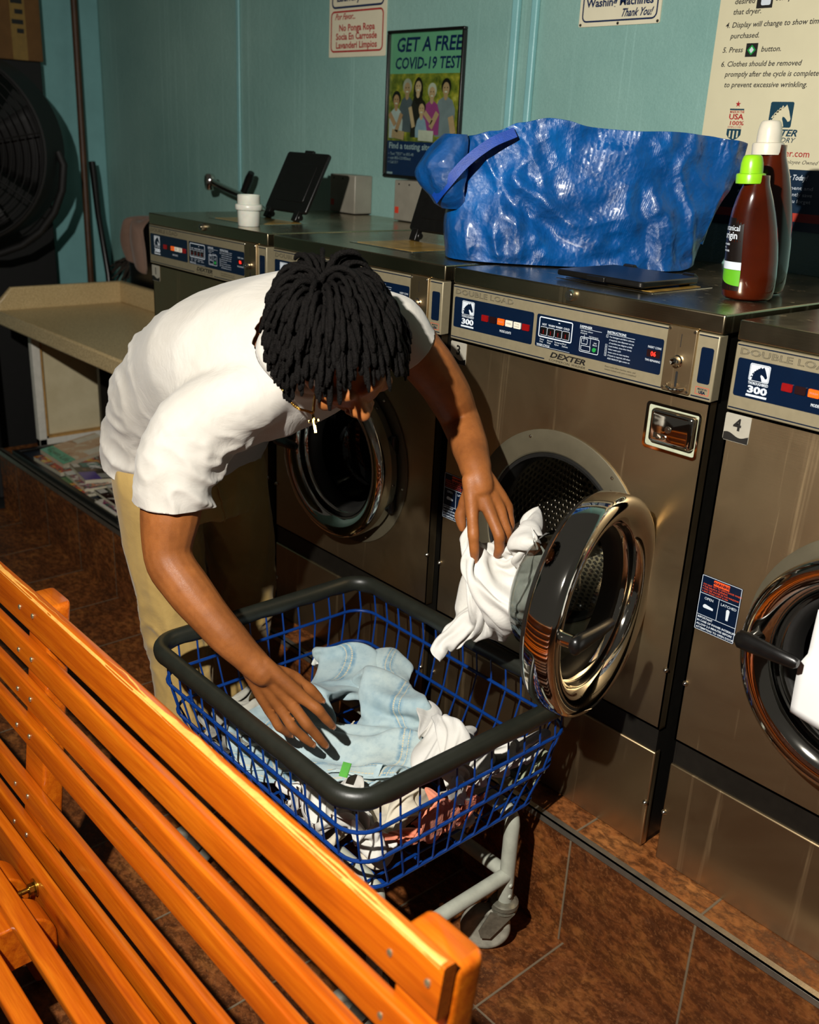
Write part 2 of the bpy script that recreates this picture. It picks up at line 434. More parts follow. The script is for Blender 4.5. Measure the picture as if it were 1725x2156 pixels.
def m_laminate():
    t = NT('speckled_laminate'); co = t.coord(); a = t.noise(co, 260, 3, 0.7); b = t.voro(co, 420, 'F1', 'Distance'); g = t.noise(co, 4, 3)
    c = t.ramp(a, [(0.32, hexc('#7d6845')), (0.47, hexc('#c8ae7e')), (0.60, hexc('#d6be8e')), (0.72, hexc('#eddcb2'))])
    c = t.mix(t.mapr(b, 0.12, 0.22, 0.55, 0.0), c, hexc('#4a3a24'))
    c = t.mix(t.mapr(g, 0.3, 0.7, 0.25, 0.0), c, hexc('#a88f60'))
    t.set(color=c, rough=0.36); return t.m
M['laminate'] = m_laminate()
def m_fabric(name, col, col2=None, wscale=700, bump=0.25, rough=0.85, var=0.1, sheen=0.15, fold=0.0, fscale=14, fdist=0.01):
    t = NT(name); co = t.coord(); c = hexc(col); n1 = t.noise(co, 9, 4, 0.6)
    d = hexc(col2) if col2 else tuple(x*(1-var) for x in c[:3])+(1,)
    w = t.noise(t.mapping(co, (1, 1, 1)), wscale, 2)
    cc = t.mix(t.mapr(n1, 0.35, 0.65, 0.0, 1.0), c, d); cc = t.mix(t.mapr(w, 0.3, 0.7, 0.12, 0.0), cc, tuple(x*0.6 for x in c[:3])+(1,))
    t.set(color=cc, rough=rough, sheen=sheen, spec=0.2)
    h1 = t.bump(w, bump, 0.0006)
    if fold:
        n = t.noise(t.mapping(co, (1, 1, 1)), fscale, 4, 0.55, 1.2)
        rdg = t.math('ABSOLUTE', t.math('SUBTRACT', n, 0.5)); t.bump(rdg, fold, fdist, prev=h1)
    return t.m
M['tee'] = m_fabric('white_cotton', '#bcb8b0', '#b6b1a7', 900, 0.15, fold=0.35, fscale=9, fdist=0.012)
M['tee2'] = m_fabric('white_jersey', '#cbc9c3', '#c0bdb4', 900, 0.15, fold=0.3, fscale=18, fdist=0.008)
M['cream'] = m_fabric('cream_cotton', '#c9c1af', '#baaf98', 900, 0.15, fold=0.3, fscale=20, fdist=0.008)
M['khaki'] = m_fabric('khaki_twill', '#ad9157', '#a2864d', 1100, 0.3, fold=0.3, fscale=12, fdist=0.008)
M['coral'] = m_fabric('coral_cotton', '#d98467', '#cf7658', 900, 0.2, fold=0.4, fscale=30, fdist=0.008)
M['sage'] = m_fabric('sage_cotton', '#9ba285', '#8a9176', 900, 0.2, fold=0.4, fscale=30, fdist=0.008)
M['greycloth'] = m_fabric('grey_mottled_cotton', '#a6a498', '#6d6c64', 300, 0.3, fold=0.4, fscale=26, fdist=0.01)
M['mauve'] = m_fabric('mauve_terry', '#8c7264', '#7a6153', 500, 0.5)
M['rim'] = simple('charcoal_vinyl', '#1d1f19', 0.42, var=0.15, scale=40, bump=0.18, bscale=160, bdist=0.001)
M['blue_wire'] = simple('blue_vinyl_wire', '#063072', 0.32, var=0.12, scale=50)
M['grey_paint'] = simple('grey_frame_paint', '#a3a597', 0.42, 0.0, var=0.12, scale=35, bump=0.1)
M['caster'] = simple('grey_caster_metal', '#7d7a6b', 0.4, 0.6, var=0.3, scale=60, bump=0.15)
M['wheel'] = simple('grey_wheel_rubber', '#8d8a7c', 0.5, 0.0, var=0.25, scale=50, bump=0.12)
def m_skin():
    t = NT('skin'); co = t.coord(); a = t.noise(co, 14, 4, 0.6); b = t.noise(co, 420, 3, 0.6); d = t.noise(co, 70, 3, 0.6)
    c = t.ramp(a, [(0.3, hexc('#74431e')), (0.55, hexc('#8a5226')), (0.75, hexc('#985d2f'))])
    c = t.mix(t.mapr(d, 0.5, 0.75, 0.0, 0.3), c, hexc('#6b3c1b'))
    t.set(color=c, rough=t.mapr(b, 0.3, 0.7, 0.46, 0.62), sss=0.06, spec=0.33)
    t.b.inputs['Subsurface Radius'].default_value = (0.8, 0.3, 0.15); t.b.inputs['Subsurface Scale'].default_value = 0.008
    t.bump(t.math('ADD', b, t.math('MULTIPLY', d, 0.6)), 0.22, 0.0012); return t.m
M['skin'] = m_skin()
M['nail'] = simple('fingernail', '#9c6440', 0.28, var=0.06)
M['hair'] = simple('black_hair', '#060403', 0.75, var=0.35, scale=160, bump=0.9, bscale=420, bdist=0.004, spec=0.12)
M['gold'] = simple('gold', '#d9ab52', 0.2, 1.0, var=0.1, scale=100)

# ------------------------------------------------------------------ the room
HP, HT = 0.283, 1.388          # platform height, washer lid height
WY = 0.74                      # back wall
g = G().add([(-7, -6, 0), (5, -6, 0), (5, 3, 0), (-7, 3, 0)], [(0, 1, 2, 3)]); struct('floor', g, M['floor'])
g = G().box(-3.25, 4.0, WY, WY+0.12, 0, 3.2); struct('wall_back', g, M['wall'])
g = G().box(-3.37, -3.25, -4.5, WY+0.12, 0, 3.2); struct('wall_left', g, M['wall'])
g = G().box(-3.2499, -3.225, 0.30, 0.7399, 0.0, 3.2); struct('trim_1', g, M['wall_trim'], bevel=0.004)
g = G().box(-2.036, -2.016, WY-0.008, WY, 0.0, 3.2); struct('trim_2', g, M['wall_trim'], bevel=0.003)
g = G().box(-0.585, -0.560, WY-0.016, WY, 0.0, 3.2); struct('trim_3', g, M['wall_trim'], bevel=0.004)
g = G().box(-0.512, -0.490, WY-0.016, WY, 0.0, 3.2); struct('trim_4', g, M['wall_trim'], bevel=0.004)
# tiled plinth the machines stand on
PX0 = -2.71
g = G(); g.cur = 0
g.add([(PX0, -0.083, HP), (4, -0.083, HP), (4, WY, HP), (PX0, WY, HP)], [(0, 1, 2, 3)]); g.cur = 1
g.add([(PX0, -0.083, 0), (4, -0.083, 0), (4, -0.083, HP), (PX0, -0.083, HP)], [(0, 1, 2, 3)])
g.add([(PX0, WY, 0), (PX0, -0.083, 0), (PX0, -0.083, HP), (PX0, WY, HP)], [(0, 1, 2, 3)])
struct('platform', g, [M['ptop'], M['pfront']], smooth=False)
g = G().box(-1.45, 4.0, -0.0865, -0.079, HP-0.013, HP+0.0012); g.box(-1.45, 4.0, -0.0865, -0.066, HP-0.0005, HP+0.0012)
struct('trim_5', g, M['steeltrim'], bevel=0.001)
g = G().box(PX0-0.003, -1.447, -0.090, -0.081, HP-0.019, HP+0.0022); g.box(PX0-0.003, -1.447, -0.090, -0.066, HP-0.0005, HP+0.0022)
struct('trim_6', g, M['steeltrim'], bevel=0.001)

# ------------------------------------------------------------------ coin washers
WW = 0.66; CXD, CZD = 0.338, 0.872     # width, door centre
def plate_hole(g, x0, x1, z0, z1, cx, cz, r, y, n=72):
    """flat front panel with a round opening"""
    inner = []; outer = []
    for k in range(n):
        a = 2*pi*k/n; dx, dz = cos(a), sin(a)
        inner.append((cx+r*dx, y, cz+r*dz))
        t = min(((x1-cx)/dx if dx > 1e-9 else 1e9), ((x0-cx)/dx if dx < -1e-9 else 1e9), ((z1-cz)/dz if dz > 1e-9 else 1e9), ((z0-cz)/dz if dz < -1e-9 else 1e9))
        outer.append([cx+t*dx, y, cz+t*dz])
    for cxn, czn in ((x0, z0), (x1, z0), (x0, z1), (x1, z1)):
        k = min(range(n), key=lambda i: (outer[i][0]-cxn)**2+(outer[i][2]-czn)**2); outer[k] = [cxn, y, czn]
    fs = [(k, (k+1) % n, n+(k+1) % n, n+k) for k in range(n)]
    g.add(inner+[tuple(p) for p in outer], fs)
def plate(g, x0, x1, z0, z1, y, r=0.004, th=0.0006):
    g.prism(rrect(x0, x1, z0, z1, min(r, (x1-x0)/2.01, (z1-z0)/2.01)), y-th, y); return g
def frame(g, x0, x1, z0, z1, y, w, r=0.004, th=0.0003):
    a = rrect(x0, x1, z0, z1, r); b = rrect(x0+w, x1-w, z0+w, z1-w, max(r-w, 0.0005)); n = len(a)
    g.add([(p[0], y-th, p[1]) for p in a]+[(p[0], y-th, p[1]) for p in b], [(i, (i+1) % n, n+(i+1) % n, n+i) for i in range(n)])
def wtext(g, body, x, z, y, size, **kw): return g.text(body, (x, y, z), X, Z, size, lift=0.0003, **kw)

def horse(g, x0, z0, w, h, y, flip=1):
    """horse-head emblem: light rounded plate is drawn elsewhere, this is the dark head"""
    head = [(0.10, 0.0), (0.14, 0.30), (0.22, 0.52), (0.34, 0.68), (0.50, 0.80), (0.66, 0.86), (0.74, 0.96), (0.80, 0.85), (0.88, 0.68),
            (0.95, 0.48), (1.0, 0.34), (0.97, 0.24), (0.88, 0.22), (0.82, 0.30), (0.72, 0.40), (0.62, 0.44), (0.60, 0.34), (0.66, 0.20), (0.72, 0.0)]
    g.prism([(x0+w*(a if flip > 0 else 1-a), z0+h*b) for a, b in head][::-1 if flip > 0 else 1], y-0.0003, y)
    for k in range(6):
        t = k/5; bx, bz = lerp(0.02, 0.50, t**1.2), lerp(0.30, 0.92, t**0.75)
        g.prism([(x0+w*(bx-0.02), z0+h*(bz-0.13)), (x0+w*(bx+0.13), z0+h*(bz-0.10)), (x0+w*(bx+0.06), z0+h*(bz+0.01))], y-0.0003, y)

def build_washer():
    W = thing('washer', 'x', 'washing machine')
    # cabinet: dark sides, back and a hollow inside
    g = G()
    g.box(0.006, 0.010, 0.004, 0.70, HP, 1.354); g.box(WW-0.010, WW-0.006, 0.004, 0.70, HP, 1.354)
    g.box(0.006, WW-0.006, 0.68, 0.70, HP, 1.354); g.box(0.006, WW-0.006, 0.01, 0.70, HP, HP+0.01)
    g.box(0.006, WW-0.006, 0.012, 0.10, 1.232, 1.35); g.box(0.010, WW-0.010, 0.0045, 0.03, 0.512, 0.575)
    mk('cabinet', g, M['darkmetal'], W, smooth=False)
    g = G(); plate_hole(g, 0.0035, WW-0.0035, 0.568, 1.234, CXD, CZD, 0.205, 0.0)
    for x in (0.0035, WW-0.0035): g.box(min(x, x+0.004 if x < 0.1 else x-0.004), max(x, x+0.004 if x < 0.1 else x-0.004), 0.0, 0.02, 0.568, 1.234)
    g.box(0.0035, WW-0.0035, 0.0, 0.02, 0.568, 0.572); g.box(0.0035, WW-0.0035, 0.0, 0.02, 1.230, 1.234)
    mk('front_panel', g, M['steel'], W)
    g = G().box(0.0035, WW-0.0035, 0.0, 0.02, HP+0.002, 0.514)
    mk('kick_panel', g, M['steel'], W, bevel=0.003)
    lid = mk('top_panel', G().box(-0.001, WW+0.001, -0.004, 0.735, 1.3545, HT), M['lidsteel'], W, bevel=0.003, seg=3)
    g = G().cyl((0.326, -0.004, 1.374), (0.326, -0.012, 1.374), 0.0115, 0.0100, 24); g.cyl((0.326, -0.012, 1.374), (0.326, -0.0135, 1.374), 0.0062, n=20)
    lk = mk('lid_lock', g, M['worn_chrome'], W)
    g = G().box(0.3245, 0.3275, -0.0139, -0.0133, 1.3715, 1.3765); mk('keyhole', g, M['black_void'], lk)
    # control panel
    CP = mk('control_panel', G().box(0.0015, WW-0.0015, -0.006, 0.02, 1.236, 1.3525), M['panel'], W, bevel=0.002)
    yp = -0.006
    g = G()
    plate(g, 0.009, 0.238, 1.263, 1.3275, yp); plate(g, 0.247, 0.549, 1.263, 1.3275, yp); plate(g, 0.626, 0.651, 1.266, 1.329, yp)
    for x0, x1 in ((0.004, 0.556), (0.618, 0.656)): plate(g, x0, x1, 1.3475, 1.3495, yp, 0.0005)
    for x0, x1 in ((0.004, 0.275), (0.388, 0.556), (0.618, 0.656)): plate(g, x0, x1, 1.2405, 1.2425, yp, 0.0005)
    mk('panel_overlay', g, M['navy'], CP)
    yo = yp-0.0007
    g = G()   # white printing on the navy fields
    plate(g, 0.033, 0.070, 1.2935, 1.3225, yo, 0.003, 0.0002)
    plate(g, 0.033, 0.071, 1.267, 1.2705, yo, 0.0003, 0.0002)
    wtext(g, 'THOROUGHBRED', 0.0335, 1.2875, yo, 0.0066, fit=0.037, bold=0.00012)
    wtext(g, '300', 0.034, 1.2735, yo, 0.016, fit=0.036, outline=0.0007)
    wtext(g, 'MODE LIGHTS', 0.148, 1.274, yo, 0.0068, fit=0.032, bold=0.0001)
    frame(g, 0.254, 0.340, 1.283, 1.3235, yo, 0.0022, 0.004)
    for i, s in enumerate(('HOT', 'WARM', 'WARM', 'COLD')):
        wtext(g, s, 0.268+0.019*i, 1.307, yo, 0.0055, align='CENTER', bold=0.0001)
        frame(g, 0.2592+0.019*i, 0.2768+0.019*i, 1.2875, 1.3045, yo, 0.0009, 0.002)
    plate(g, 0.3035, 0.3075, 1.3158, 1.3175, yo, 0.0003, 0.0002)
    for i, (a, b) in enumerate((('Heavy', 'Duty'), ('Normal', 'Wash'), ('Permpress', 'Nylon'), ('Wool', 'Delicate'))):
        wtext(g, a, 0.259+0.0195*i, 1.2775, yo, 0.0045); wtext(g, b, 0.259+0.0195*i, 1.2728, yo, 0.0045)
    wtext(g, 'WASH CYCLE', 0.252, 1.2660, yo, 0.0055, bold=0.0001); plate(g, 0.252, 0.338, 1.2648, 1.2653, yo, 0.0001, 0.0002); 
    wtext(g, 'DISPENSER', 0.357, 1.3185, yo, 0.0062, bold=0.0001); plate(g, 0.357, 0.410, 1.3165, 1.3171, yo, 0.0001, 0.0002)
    wtext(g, 'Add fabric softener', 0.360, 1.3115, yo, 0.0038); wtext(g, '(Optional)', 0.360, 1.3073, yo, 0.0038); wtext(g, 'Add detergent', 0.381, 1.3032, yo, 0.0038)
    frame(g, 0.3605, 0.407, 1.2725, 1.3018, yo, 0.0011, 0.003); frame(g, 0.364, 0.379, 1.288, 1.299, yo, 0.0009, 0.0015); frame(g, 0.364, 0.387, 1.2755, 1.2855, yo, 0.0009, 0.0015)
    plate(g, 0.3695, 0.3701, 1.293, 1.306, yo, 0.0001, 0.0002); plate(g, 0.3855, 0.3861, 1.281, 1.302, yo, 0.0001, 0.0002)
    wtext(g, 'Add', 0.394, 1.2925, yo, 0.0040); wtext(g, 'Bleach', 0.392, 1.2885, yo, 0.0040)
    wtext(g, 'INSTRUCTIONS', 0.423, 1.3185, yo, 0.0062, bold=0.0001); plate(g, 0.423, 0.487, 1.3165, 1.3171, yo, 0.0001, 0.0002)
    for i, (n, s) in enumerate((('1', 'Put detergent and fabric softener,'), ('', 'if required, into dispenser on top'), ('', 'of machine (see diagram at left)'), ('2', 'Load clothes, close door firmly'),
                                ('3', 'Select wash cycle'), ('4', 'Insert coins to start machine'), ('5', 'If bleach is required, add when'), ('', 'ADD BLEACH light comes on'))):
        zz = 1.3110-0.0058*i
        if n: frame(g, 0.4215, 0.4263, zz-0.0010, zz+0.0038, yo, 0.0004, 0.0006); wtext(g, n, 0.4231, zz-0.0001, yo, 0.0034)
        wtext(g, s, 0.4295, zz, yo, 0.0042)
    wtext(g, 'INSERT COINS', 0.5165, 1.3080, yo, 0.0056, fit=0.029); wtext(g, 'TIME REMAINING', 0.5135, 1.2840, yo, 0.0056, fit=0.033)
    mk('white_lettering', g, M['white_print'], CP, smooth=False)
    g = G(); horse(g, 0.0355, 1.2945, 0.031, 0.026, yo-0.0002); frame(g, 0.0342, 0.0688, 1.2947, 1.3213, yo-0.0002, 0.0006, 0.002)
    mk('horse_emblem', g, M['navy'], CP, smooth=False)
    g = G()
    wtext(g, 'DOUBLE LOAD', 0.0095, 1.3335, yp, 0.0150, outline=0.00022, fit=0.169)
    wtext(g, 'DEXTER', 0.288, 1.2475, yp, 0.0150, shear=0.28, bold=0.0005, fit=0.090); wtext(g, 'COMMERCIAL WASHER', 0.2865, 1.2400, yp, 0.0062, shear=0.2, fit=0.092)
    wtext(g, 'Door Locks when machine starts, and', 0.4255, 1.2545, yp, 0.0046); wtext(g, 'remains locked until cycle is completed', 0.4255, 1.2490, yp, 0.0046)
    mk('dark_lettering', g, M['black_print'], CP, smooth=False)
    g = G(); frame(g, 0.6255, 0.6525, 1.2460, 1.2595, yp, 0.0008, 0.0008); mk('red_border', g, M['red_print'], CP, smooth=False)
    g = G(); wtext(g, 'MADE IN', 0.639, 1.2542, yp, 0.0046, align='CENTER', bold=0.0001); wtext(g, 'USA', 0.639, 1.2477, yp, 0.0070, align='CENTER', bold=0.0004)
    mk('made_in_lettering', g, M['navy'], CP, smooth=False)
    for i, k in enumerate(('lamp_red', 'lamp_dark', 'lamp_orange', 'lamp_white', 'lamp_white', 'lamp_red')):
        x = 0.104+0.0232*i
        o = mk('mode_light', plate(G(), x-0.0095, x+0.0095, 1.2885, 1.3015, yo, 0.0015, 0.0022), M[k], CP)
    g = G()
    for i, s in ((2, 'WASH'), (3, 'RINSE'), (4, 'FINAL'), (4, 'RINSE')):
        x = 0.104+0.0232*i; zz = 1.2935 if not (i == 4) else (1.2960 if s == 'FINAL' else 1.2908)
        wtext(g, s, x, zz, yo-0.0022, 0.0050, align='CENTER')
    mk('light_lettering', g, M['grey_box'], CP, smooth=False)
    for i in range(4):
        x = 0.268+0.019*i
        b = mk('cycle_button', plate(G(), x-0.0075, x+0.0075, 1.2890, 1.3030, yo, 0.0012, 0.0020), M['black_plastic'], CP)
    g = G()
    for i in range(4): plate(g, 0.2673+0.019*i, 0.2687+0.019*i, 1.2905, 1.2985, yo-0.0020, 0.0003, 0.0002)
    mk('button_bars', g, M['lamp_red'], CP, smooth=False)
    mk('bleach_light', G().cyl((0.397, yo, 1.281), (0.397, yo-0.0018, 1.281), 0.0042, n=20), M['green'], CP)
    d = mk('time_display', plate(G(), 0.516, 0.5445, 1.2920, 1.3050, yo, 0.0008, 0.0006), M['lamp_dark'], CP)
    g = G(); wtext(g, '06', 0.5245, 1.2945, yo-0.0007, 0.0115, bold=0.0003); mk('display_digits', g, M['led'], CP, smooth=False)
    # coin slide
    cs = mk('coin_slide', G().prism(rrect(0.5570, 0.6165, 1.2405, 1.3560, 0.004), -0.0115, -0.004), M['steel'], W, bevel=0.0012)
    g = G().box(0.5862, 0.5874, -0.0119, -0.011, 1.3215, 1.3445); g.prism(rrect(0.5850, 0.5895, 1.2500, 1.2785, 0.002), -0.0119, -0.011)
    mk('slot', g, M['black_void'], cs, smooth=False)
    g = G().lathe([(0.0, -0.020), (0.005, -0.0195), (0.0075, -0.016), (0.0085, -0.010), (0.0085, -0.006), (0.0105, -0.004), (0.0105, 0.0)], (0.587, -0.0115, 1.2975), 'Y', 24)
    mk('return_knob', g, M['chrome'], cs)
    g = G().tube(catmull([(0.570, -0.013, 1.252), (0.576, -0.021, 1.2505), (0.588, -0.026, 1.2495), (0.600, -0.022, 1.2490), (0.606, -0.013, 1.250)], 5), 0.0026, 8)
    mk('coin_lever', g, M['chrome'], cs)
    for x, z in ((0.5615, 1.351), (0.612, 1.351), (0.5615, 1.2455), (0.612, 1.2455)):
        mk('screw', G().lathe([(0, -0.0022), (0.0016, -0.002), (0.0027, -0.0008), (0.003, 0)], (x, -0.0115, z), 'Y', 12), M['worn_chrome'], cs)
    # coin box set in a recess
    g = G(); frame(g, 0.5285, 0.6455, 1.1245, 1.2125, -0.0005, 0.005, 0.008, 0.003)
    cbx = mk('coin_box', g, M['chrome'], W)
    g = G(); g.prism(rrect(0.5335, 0.6405, 1.1295, 1.2075, 0.006), -0.0010, 0.0)
    mk('coin_recess', g, M['recess'], cbx)
    rs = []
    for d, y in ((0.0, -0.001), (0.0, -0.012), (0.0008, -0.0145), (0.003, -0.017), (0.007, -0.0180)):
        rs.append([(p[0], y, p[1]) for p in rrect(0.5475+d, 0.6385-d, 1.1420+d, 1.2040-d, 0.006)])
    cd = mk('coin_box_door', G().rings(rs, False, True), M['chrome'], cbx, angle=60)
    g = G().lathe([(0.0, -0.003), (0.0035, -0.003), (0.0045, -0.002), (0.0062, -0.002), (0.0066, 0.0)], (0.590, -0.018, 1.172), 'Y', 20); mk('box_lock', g, M['worn_chrome'], cbx)
    g = G(); wtext(g, 'ESD', 0.560, 1.1525, -0.018, 0.0125, outline=0.0006, fitx=1.4); mk('box_lettering', g, M['worn_chrome'], cbx)
    # number plate and warning label
    npl = mk('number_plate', plate(G(), 0.0, 0.049, 1.1815, 1.2300, -0.0002, 0.003, 0.0008), M['plate'], W)
    g = G(); n = 12; pts = [(0.0008+0.0474*k/n, 1.1935+0.0035*sin(2*pi*k/n+0.6)) for k in range(n+1)]
    g.prism([(0.0008, 1.1822), (0.0482, 1.1822)]+pts[::-1], -0.0014, -0.0010); mk('plate_band', g, M['black_print'], npl, smooth=False)
    wl = mk('warning_label', plate(G(), 0.0060, 0.0885, 0.8155, 0.9260, -0.0001, 0.002, 0.0005), M['navy'], W)
    yw = -0.0008; g = G(); frame(g, 0.0068, 0.0877, 0.8163, 0.9252, yw, 0.0009, 0.0015)
    for a in ((0.0068, 0.0877, 0.8895, 0.8903), (0.0068, 0.0877, 0.8465, 0.8473), (0.0468, 0.0476, 0.8470, 0.8900)): g.box(a[0], a[1], yw-0.0002, yw, a[2], a[3])
    wtext(g, 'OPEN', 0.0270, 0.8795, yw, 0.0072, align='CENTER'); wtext(g, 'LATCHED', 0.0675, 0.8795, yw, 0.0072, align='CENTER')
    g.prism([(0.017, 0.8665), (0.019, 0.8695), (0.022, 0.8700), (0.038, 0.8665), (0.038, 0.8625), (0.019, 0.8625), (0.017, 0.8640)], yw-0.0002, yw)
    g.prism([(0.0640, 0.8740), (0.0660, 0.8765), (0.0690, 0.8765), (0.0710, 0.8740), (0.0700, 0.8550), (0.0655, 0.8550)], yw-0.0002, yw)
    for i, s in enumerate(('IMPORTANT', 'IN CASE OF POWER INTERRUPTION,', 'ALLOW 2-3 MINUTES BEFORE', 'ATTEMPTING TO OPEN DOOR.')): wtext(g, s, 0.0095, 0.8405-0.0070*i, yw, 0.0056, bold=0.0001)
    mk('label_lettering', g, M['white_print'], wl, smooth=False)
    g = G(); plate(g, 0.0310, 0.0640, 0.9115, 0.9220, yw, 0.002, 0.0003)
    for i, s in enumerate(('DO NOT TRY TO OPEN DOOR WHEN', '  THE DRUM IS TURNING', '  YOU SEE WATER IN THE WINDOW', '  ANY MODE LIGHT IS ON')):
        wtext(g, s, 0.0110, 0.9070-0.0048*i, yw, 0.0045)
        if i: g.box(0.0106, 0.0120, yw-0.0002, yw, 0.9082-0.0048*i, 0.9096-0.0048*i)
    mk('warning_lettering', g, M['orange_print'], wl, smooth=False)
    g = G(); wtext(g, 'WARNING', 0.0475, 0.9143, yw-0.0003, 0.0072, align='CENTER', bold=0.0003); mk('warning_heading', g, M['navy'], wl, smooth=False)
    # round opening: flat ring, gasket and drum
    g = G().lathe([(0.231, 0.0), (0.231, -0.003), (0.229, -0.004), (0.186, -0.004), (0.183, -0.002), (0.182, 0.010)], (CXD, 0, CZD), 'Y', 72)
    rg = mk('door_ring', g, M['ringgrey'], W, angle=30)
    for k in range(6):
        a = radians(52+60*k); mk('ring_screw', G().lathe([(0, -0.0068), (0.002, -0.0066), (0.0035, -0.005), (0.0038, -0.004)], (CXD+0.2185*cos(a), 0, CZD+0.2185*sin(a)), 'Y', 12), M['worn_chrome'], rg)
    g = G().lathe([(0.1835, 0.002), (0.180, -0.006), (0.174, -0.004), (0.171, 0.012), (0.166, 0.03), (0.170, 0.05), (0.178, 0.06)], (CXD, 0, CZD), 'Y', 60)
    mk('gasket', g, M['rubber'], W, angle=60)
    g = G(); nu, nv = 72, 12
    def drumf(u, v): a = 2*pi*u; return (CXD+0.255*cos(a), 0.055+0.36*v, CZD+0.255*sin(a))
    g.grid(drumf, nu+1, nv); g.uv = {i: (uu*2*pi*0.255, vv*0.36) for i, (uu, vv) in g.uv.items()}
    b0 = len(g.v)
    def backf(u, v): a = 2*pi*u; r = 0.255*(1-v)+0.01*v; return (CXD+r*cos(a), 0.415, CZD+r*sin(a))
    g.grid(backf, nu+1, 6)
    for i in range(b0, len(g.v)): p = g.v[i]; g.uv[i] = (p[0], p[2])
    dr = mk('drum', g, M['drum'], W, angle=60)
    g = G()
    for k in range(3):
        a = radians(100+120*k); c, s_ = cos(a), sin(a)
        rs = []
        for yy, hgt in ((0.07, 0.01), (0.12, 0.06), (0.36, 0.06), (0.41, 0.01)):
            rs.append([(CXD+(0.254-r)*c-t*s_, yy, CZD+(0.254-r)*s_+t*c) for r, t in ((0, -0.045), (hgt*0.6, -0.02), (hgt, -0.006), (hgt, 0.006), (hgt*0.6, 0.02), (0, 0.045))])
        g.rings(rs)
    mk('drum_rib', g, M['worn_chrome'], W)
    g = G().lathe([(0.171, 0.012), (0.256, 0.056)], (CXD, 0, CZD), 'Y', 60); mk('drum_collar', g, M['worn_chrome'], W)
    # door, modelled about its hinge on the right
    hx = CXD+0.185
    D = bpy.data.objects.new('door', None); COL.objects.link(D); D.parent = W; D.location = (hx, -0.006, CZD); D.empty_display_size = 0.05
    c = (CXD-hx, 0, 0)
    prof = [(0.1974, -0.004), (0.2048, -0.006), (0.2071, -0.010), (0.2071, -0.052), (0.2048, -0.058), (0.1984, -0.0625), (0.1891, -0.0640), (0.1771, -0.0625), (0.1661, -0.057), (0.1587, -0.050), (0.1550, -0.046), (0.1532, -0.042), (0.1527, -0.030), (0.1513, -0.022), (0.1458, -0.018)]
    mk('door_frame', G().lathe(prof, c, 'Y', 96), M['chrome'], D, angle=70)
    g = G().lathe([(0.1476, -0.019), (0.1402, -0.022), (0.1347, -0.016), (0.1292, -0.004), (0.1254, 0.012)], c, 'Y', 72); mk('inner_ring', g, M['rubber'], D, angle=70)
    g = G().lathe([(0.1992, -0.004), (0.1974, 0.004), (0.1752, 0.006), (0.1623, 0.002), (0.1476, 0.0), (0.1292, 0.006)], c, 'Y', 72); mk('back_plate', g, M['darkmetal'], D, angle=60)
    g = G().lathe([(0.1357, -0.012), (0.1292, 0.004), (0.1218, 0.040), (0.1107, 0.075), (0.0960, 0.088), (0.0554, 0.094), (0.0000, 0.096)], c, 'Y', 60); mk('window_bowl', g, M['porthole'], D, angle=80)
    g = G()   # latch lever and its pivot
    hc = (c[0]-0.176, -0.060, 0.012)
    g.cyl((hc[0], -0.050, hc[2]), (hc[0], -0.082, hc[2]), 0.013, 0.012, 20)
    mk('latch_post', g, M['chrome'], D)
    rs = []
    for t, w, hh in ((0.0, 0.010, 0.010), (0.008, 0.0165, 0.0145), (0.03, 0.0175, 0.015), (0.10, 0.0135, 0.0125), (0.150, 0.011, 0.011), (0.158, 0.007, 0.008)):
        x = hc[0]-0.020+t*0.74; y = -0.092-0.012*smooth(0, 0.15, t); z = hc[2]+0.006*t/0.15
        rs.append([(x, y+hh*0.75*sin(a), z+w*cos(a)) for a in [2*pi*k/12 for k in range(12)]])
    mk('latch_handle', G().rings(rs), M['black_plastic'], D, angle=60)
    for zz in (-0.07, 0.07):
        g = G(); g.obox((-0.010, 0.0, zz), (0.022, 0, 0), (0, 0.010, 0), (0, 0, 0.018)); g.cyl((0.004, -0.008, zz-0.03), (0.004, -0.008, zz+0.03), 0.008, n=14)
        mk('hinge', g, M['black_plastic'], D, bevel=0.003)
    # bolts on the panel edges
    for x, z in ((0.008, 0.697), (0.652, 0.702), (0.008, 0.40), (0.652, 0.393)):
        g = G().lathe([(0, -0.006), (0.0025, -0.0062), (0.005, -0.004), (0.0062, -0.001), (0.0064, 0)], (x, 0, z), 'Y', 14)
        mk('panel_bolt', g, M['worn_chrome'], W)
    # dispenser in the top: tray opening and hinged black cover
    g = G(); g.prism(rrect(0.205, 0.450, 0.085, 0.290, 0.006), HT-0.002, HT+0.0012, 'XY'); tr = mk('dispenser_tray', g, M['worn_chrome'], W, bevel=0.001)
    g = G(); g.prism(rrect(0.218, 0.437, 0.098, 0.270, 0.010), HT+0.0004, HT+0.0018, 'XY'); mk('tray_basin', g, M['yellow_stain'], tr, smooth=False)
    L = bpy.data.objects.new('dispenser_cover', None); COL.objects.link(L); L.parent = W; L.location = (0.318, 0.285, HT+0.014); L.empty_display_size = 0.03
    g = G(); g.prism(rrect(-0.108, 0.108, -0.205, -0.012, 0.010), -0.007, 0.005, 'XY'); mk('cover_panel', g, M['black_plastic'], L, bevel=0.003)
    g = G(); g.prism(rrect(-0.075, 0.075, -0.168, -0.045, 0.008), -0.0086, -0.006, 'XY'); g.box(-0.022, 0.022, -0.212, -0.201, -0.006, 0.003); mk('cover_rib', g, M['black_plastic'], L, bevel=0.001)
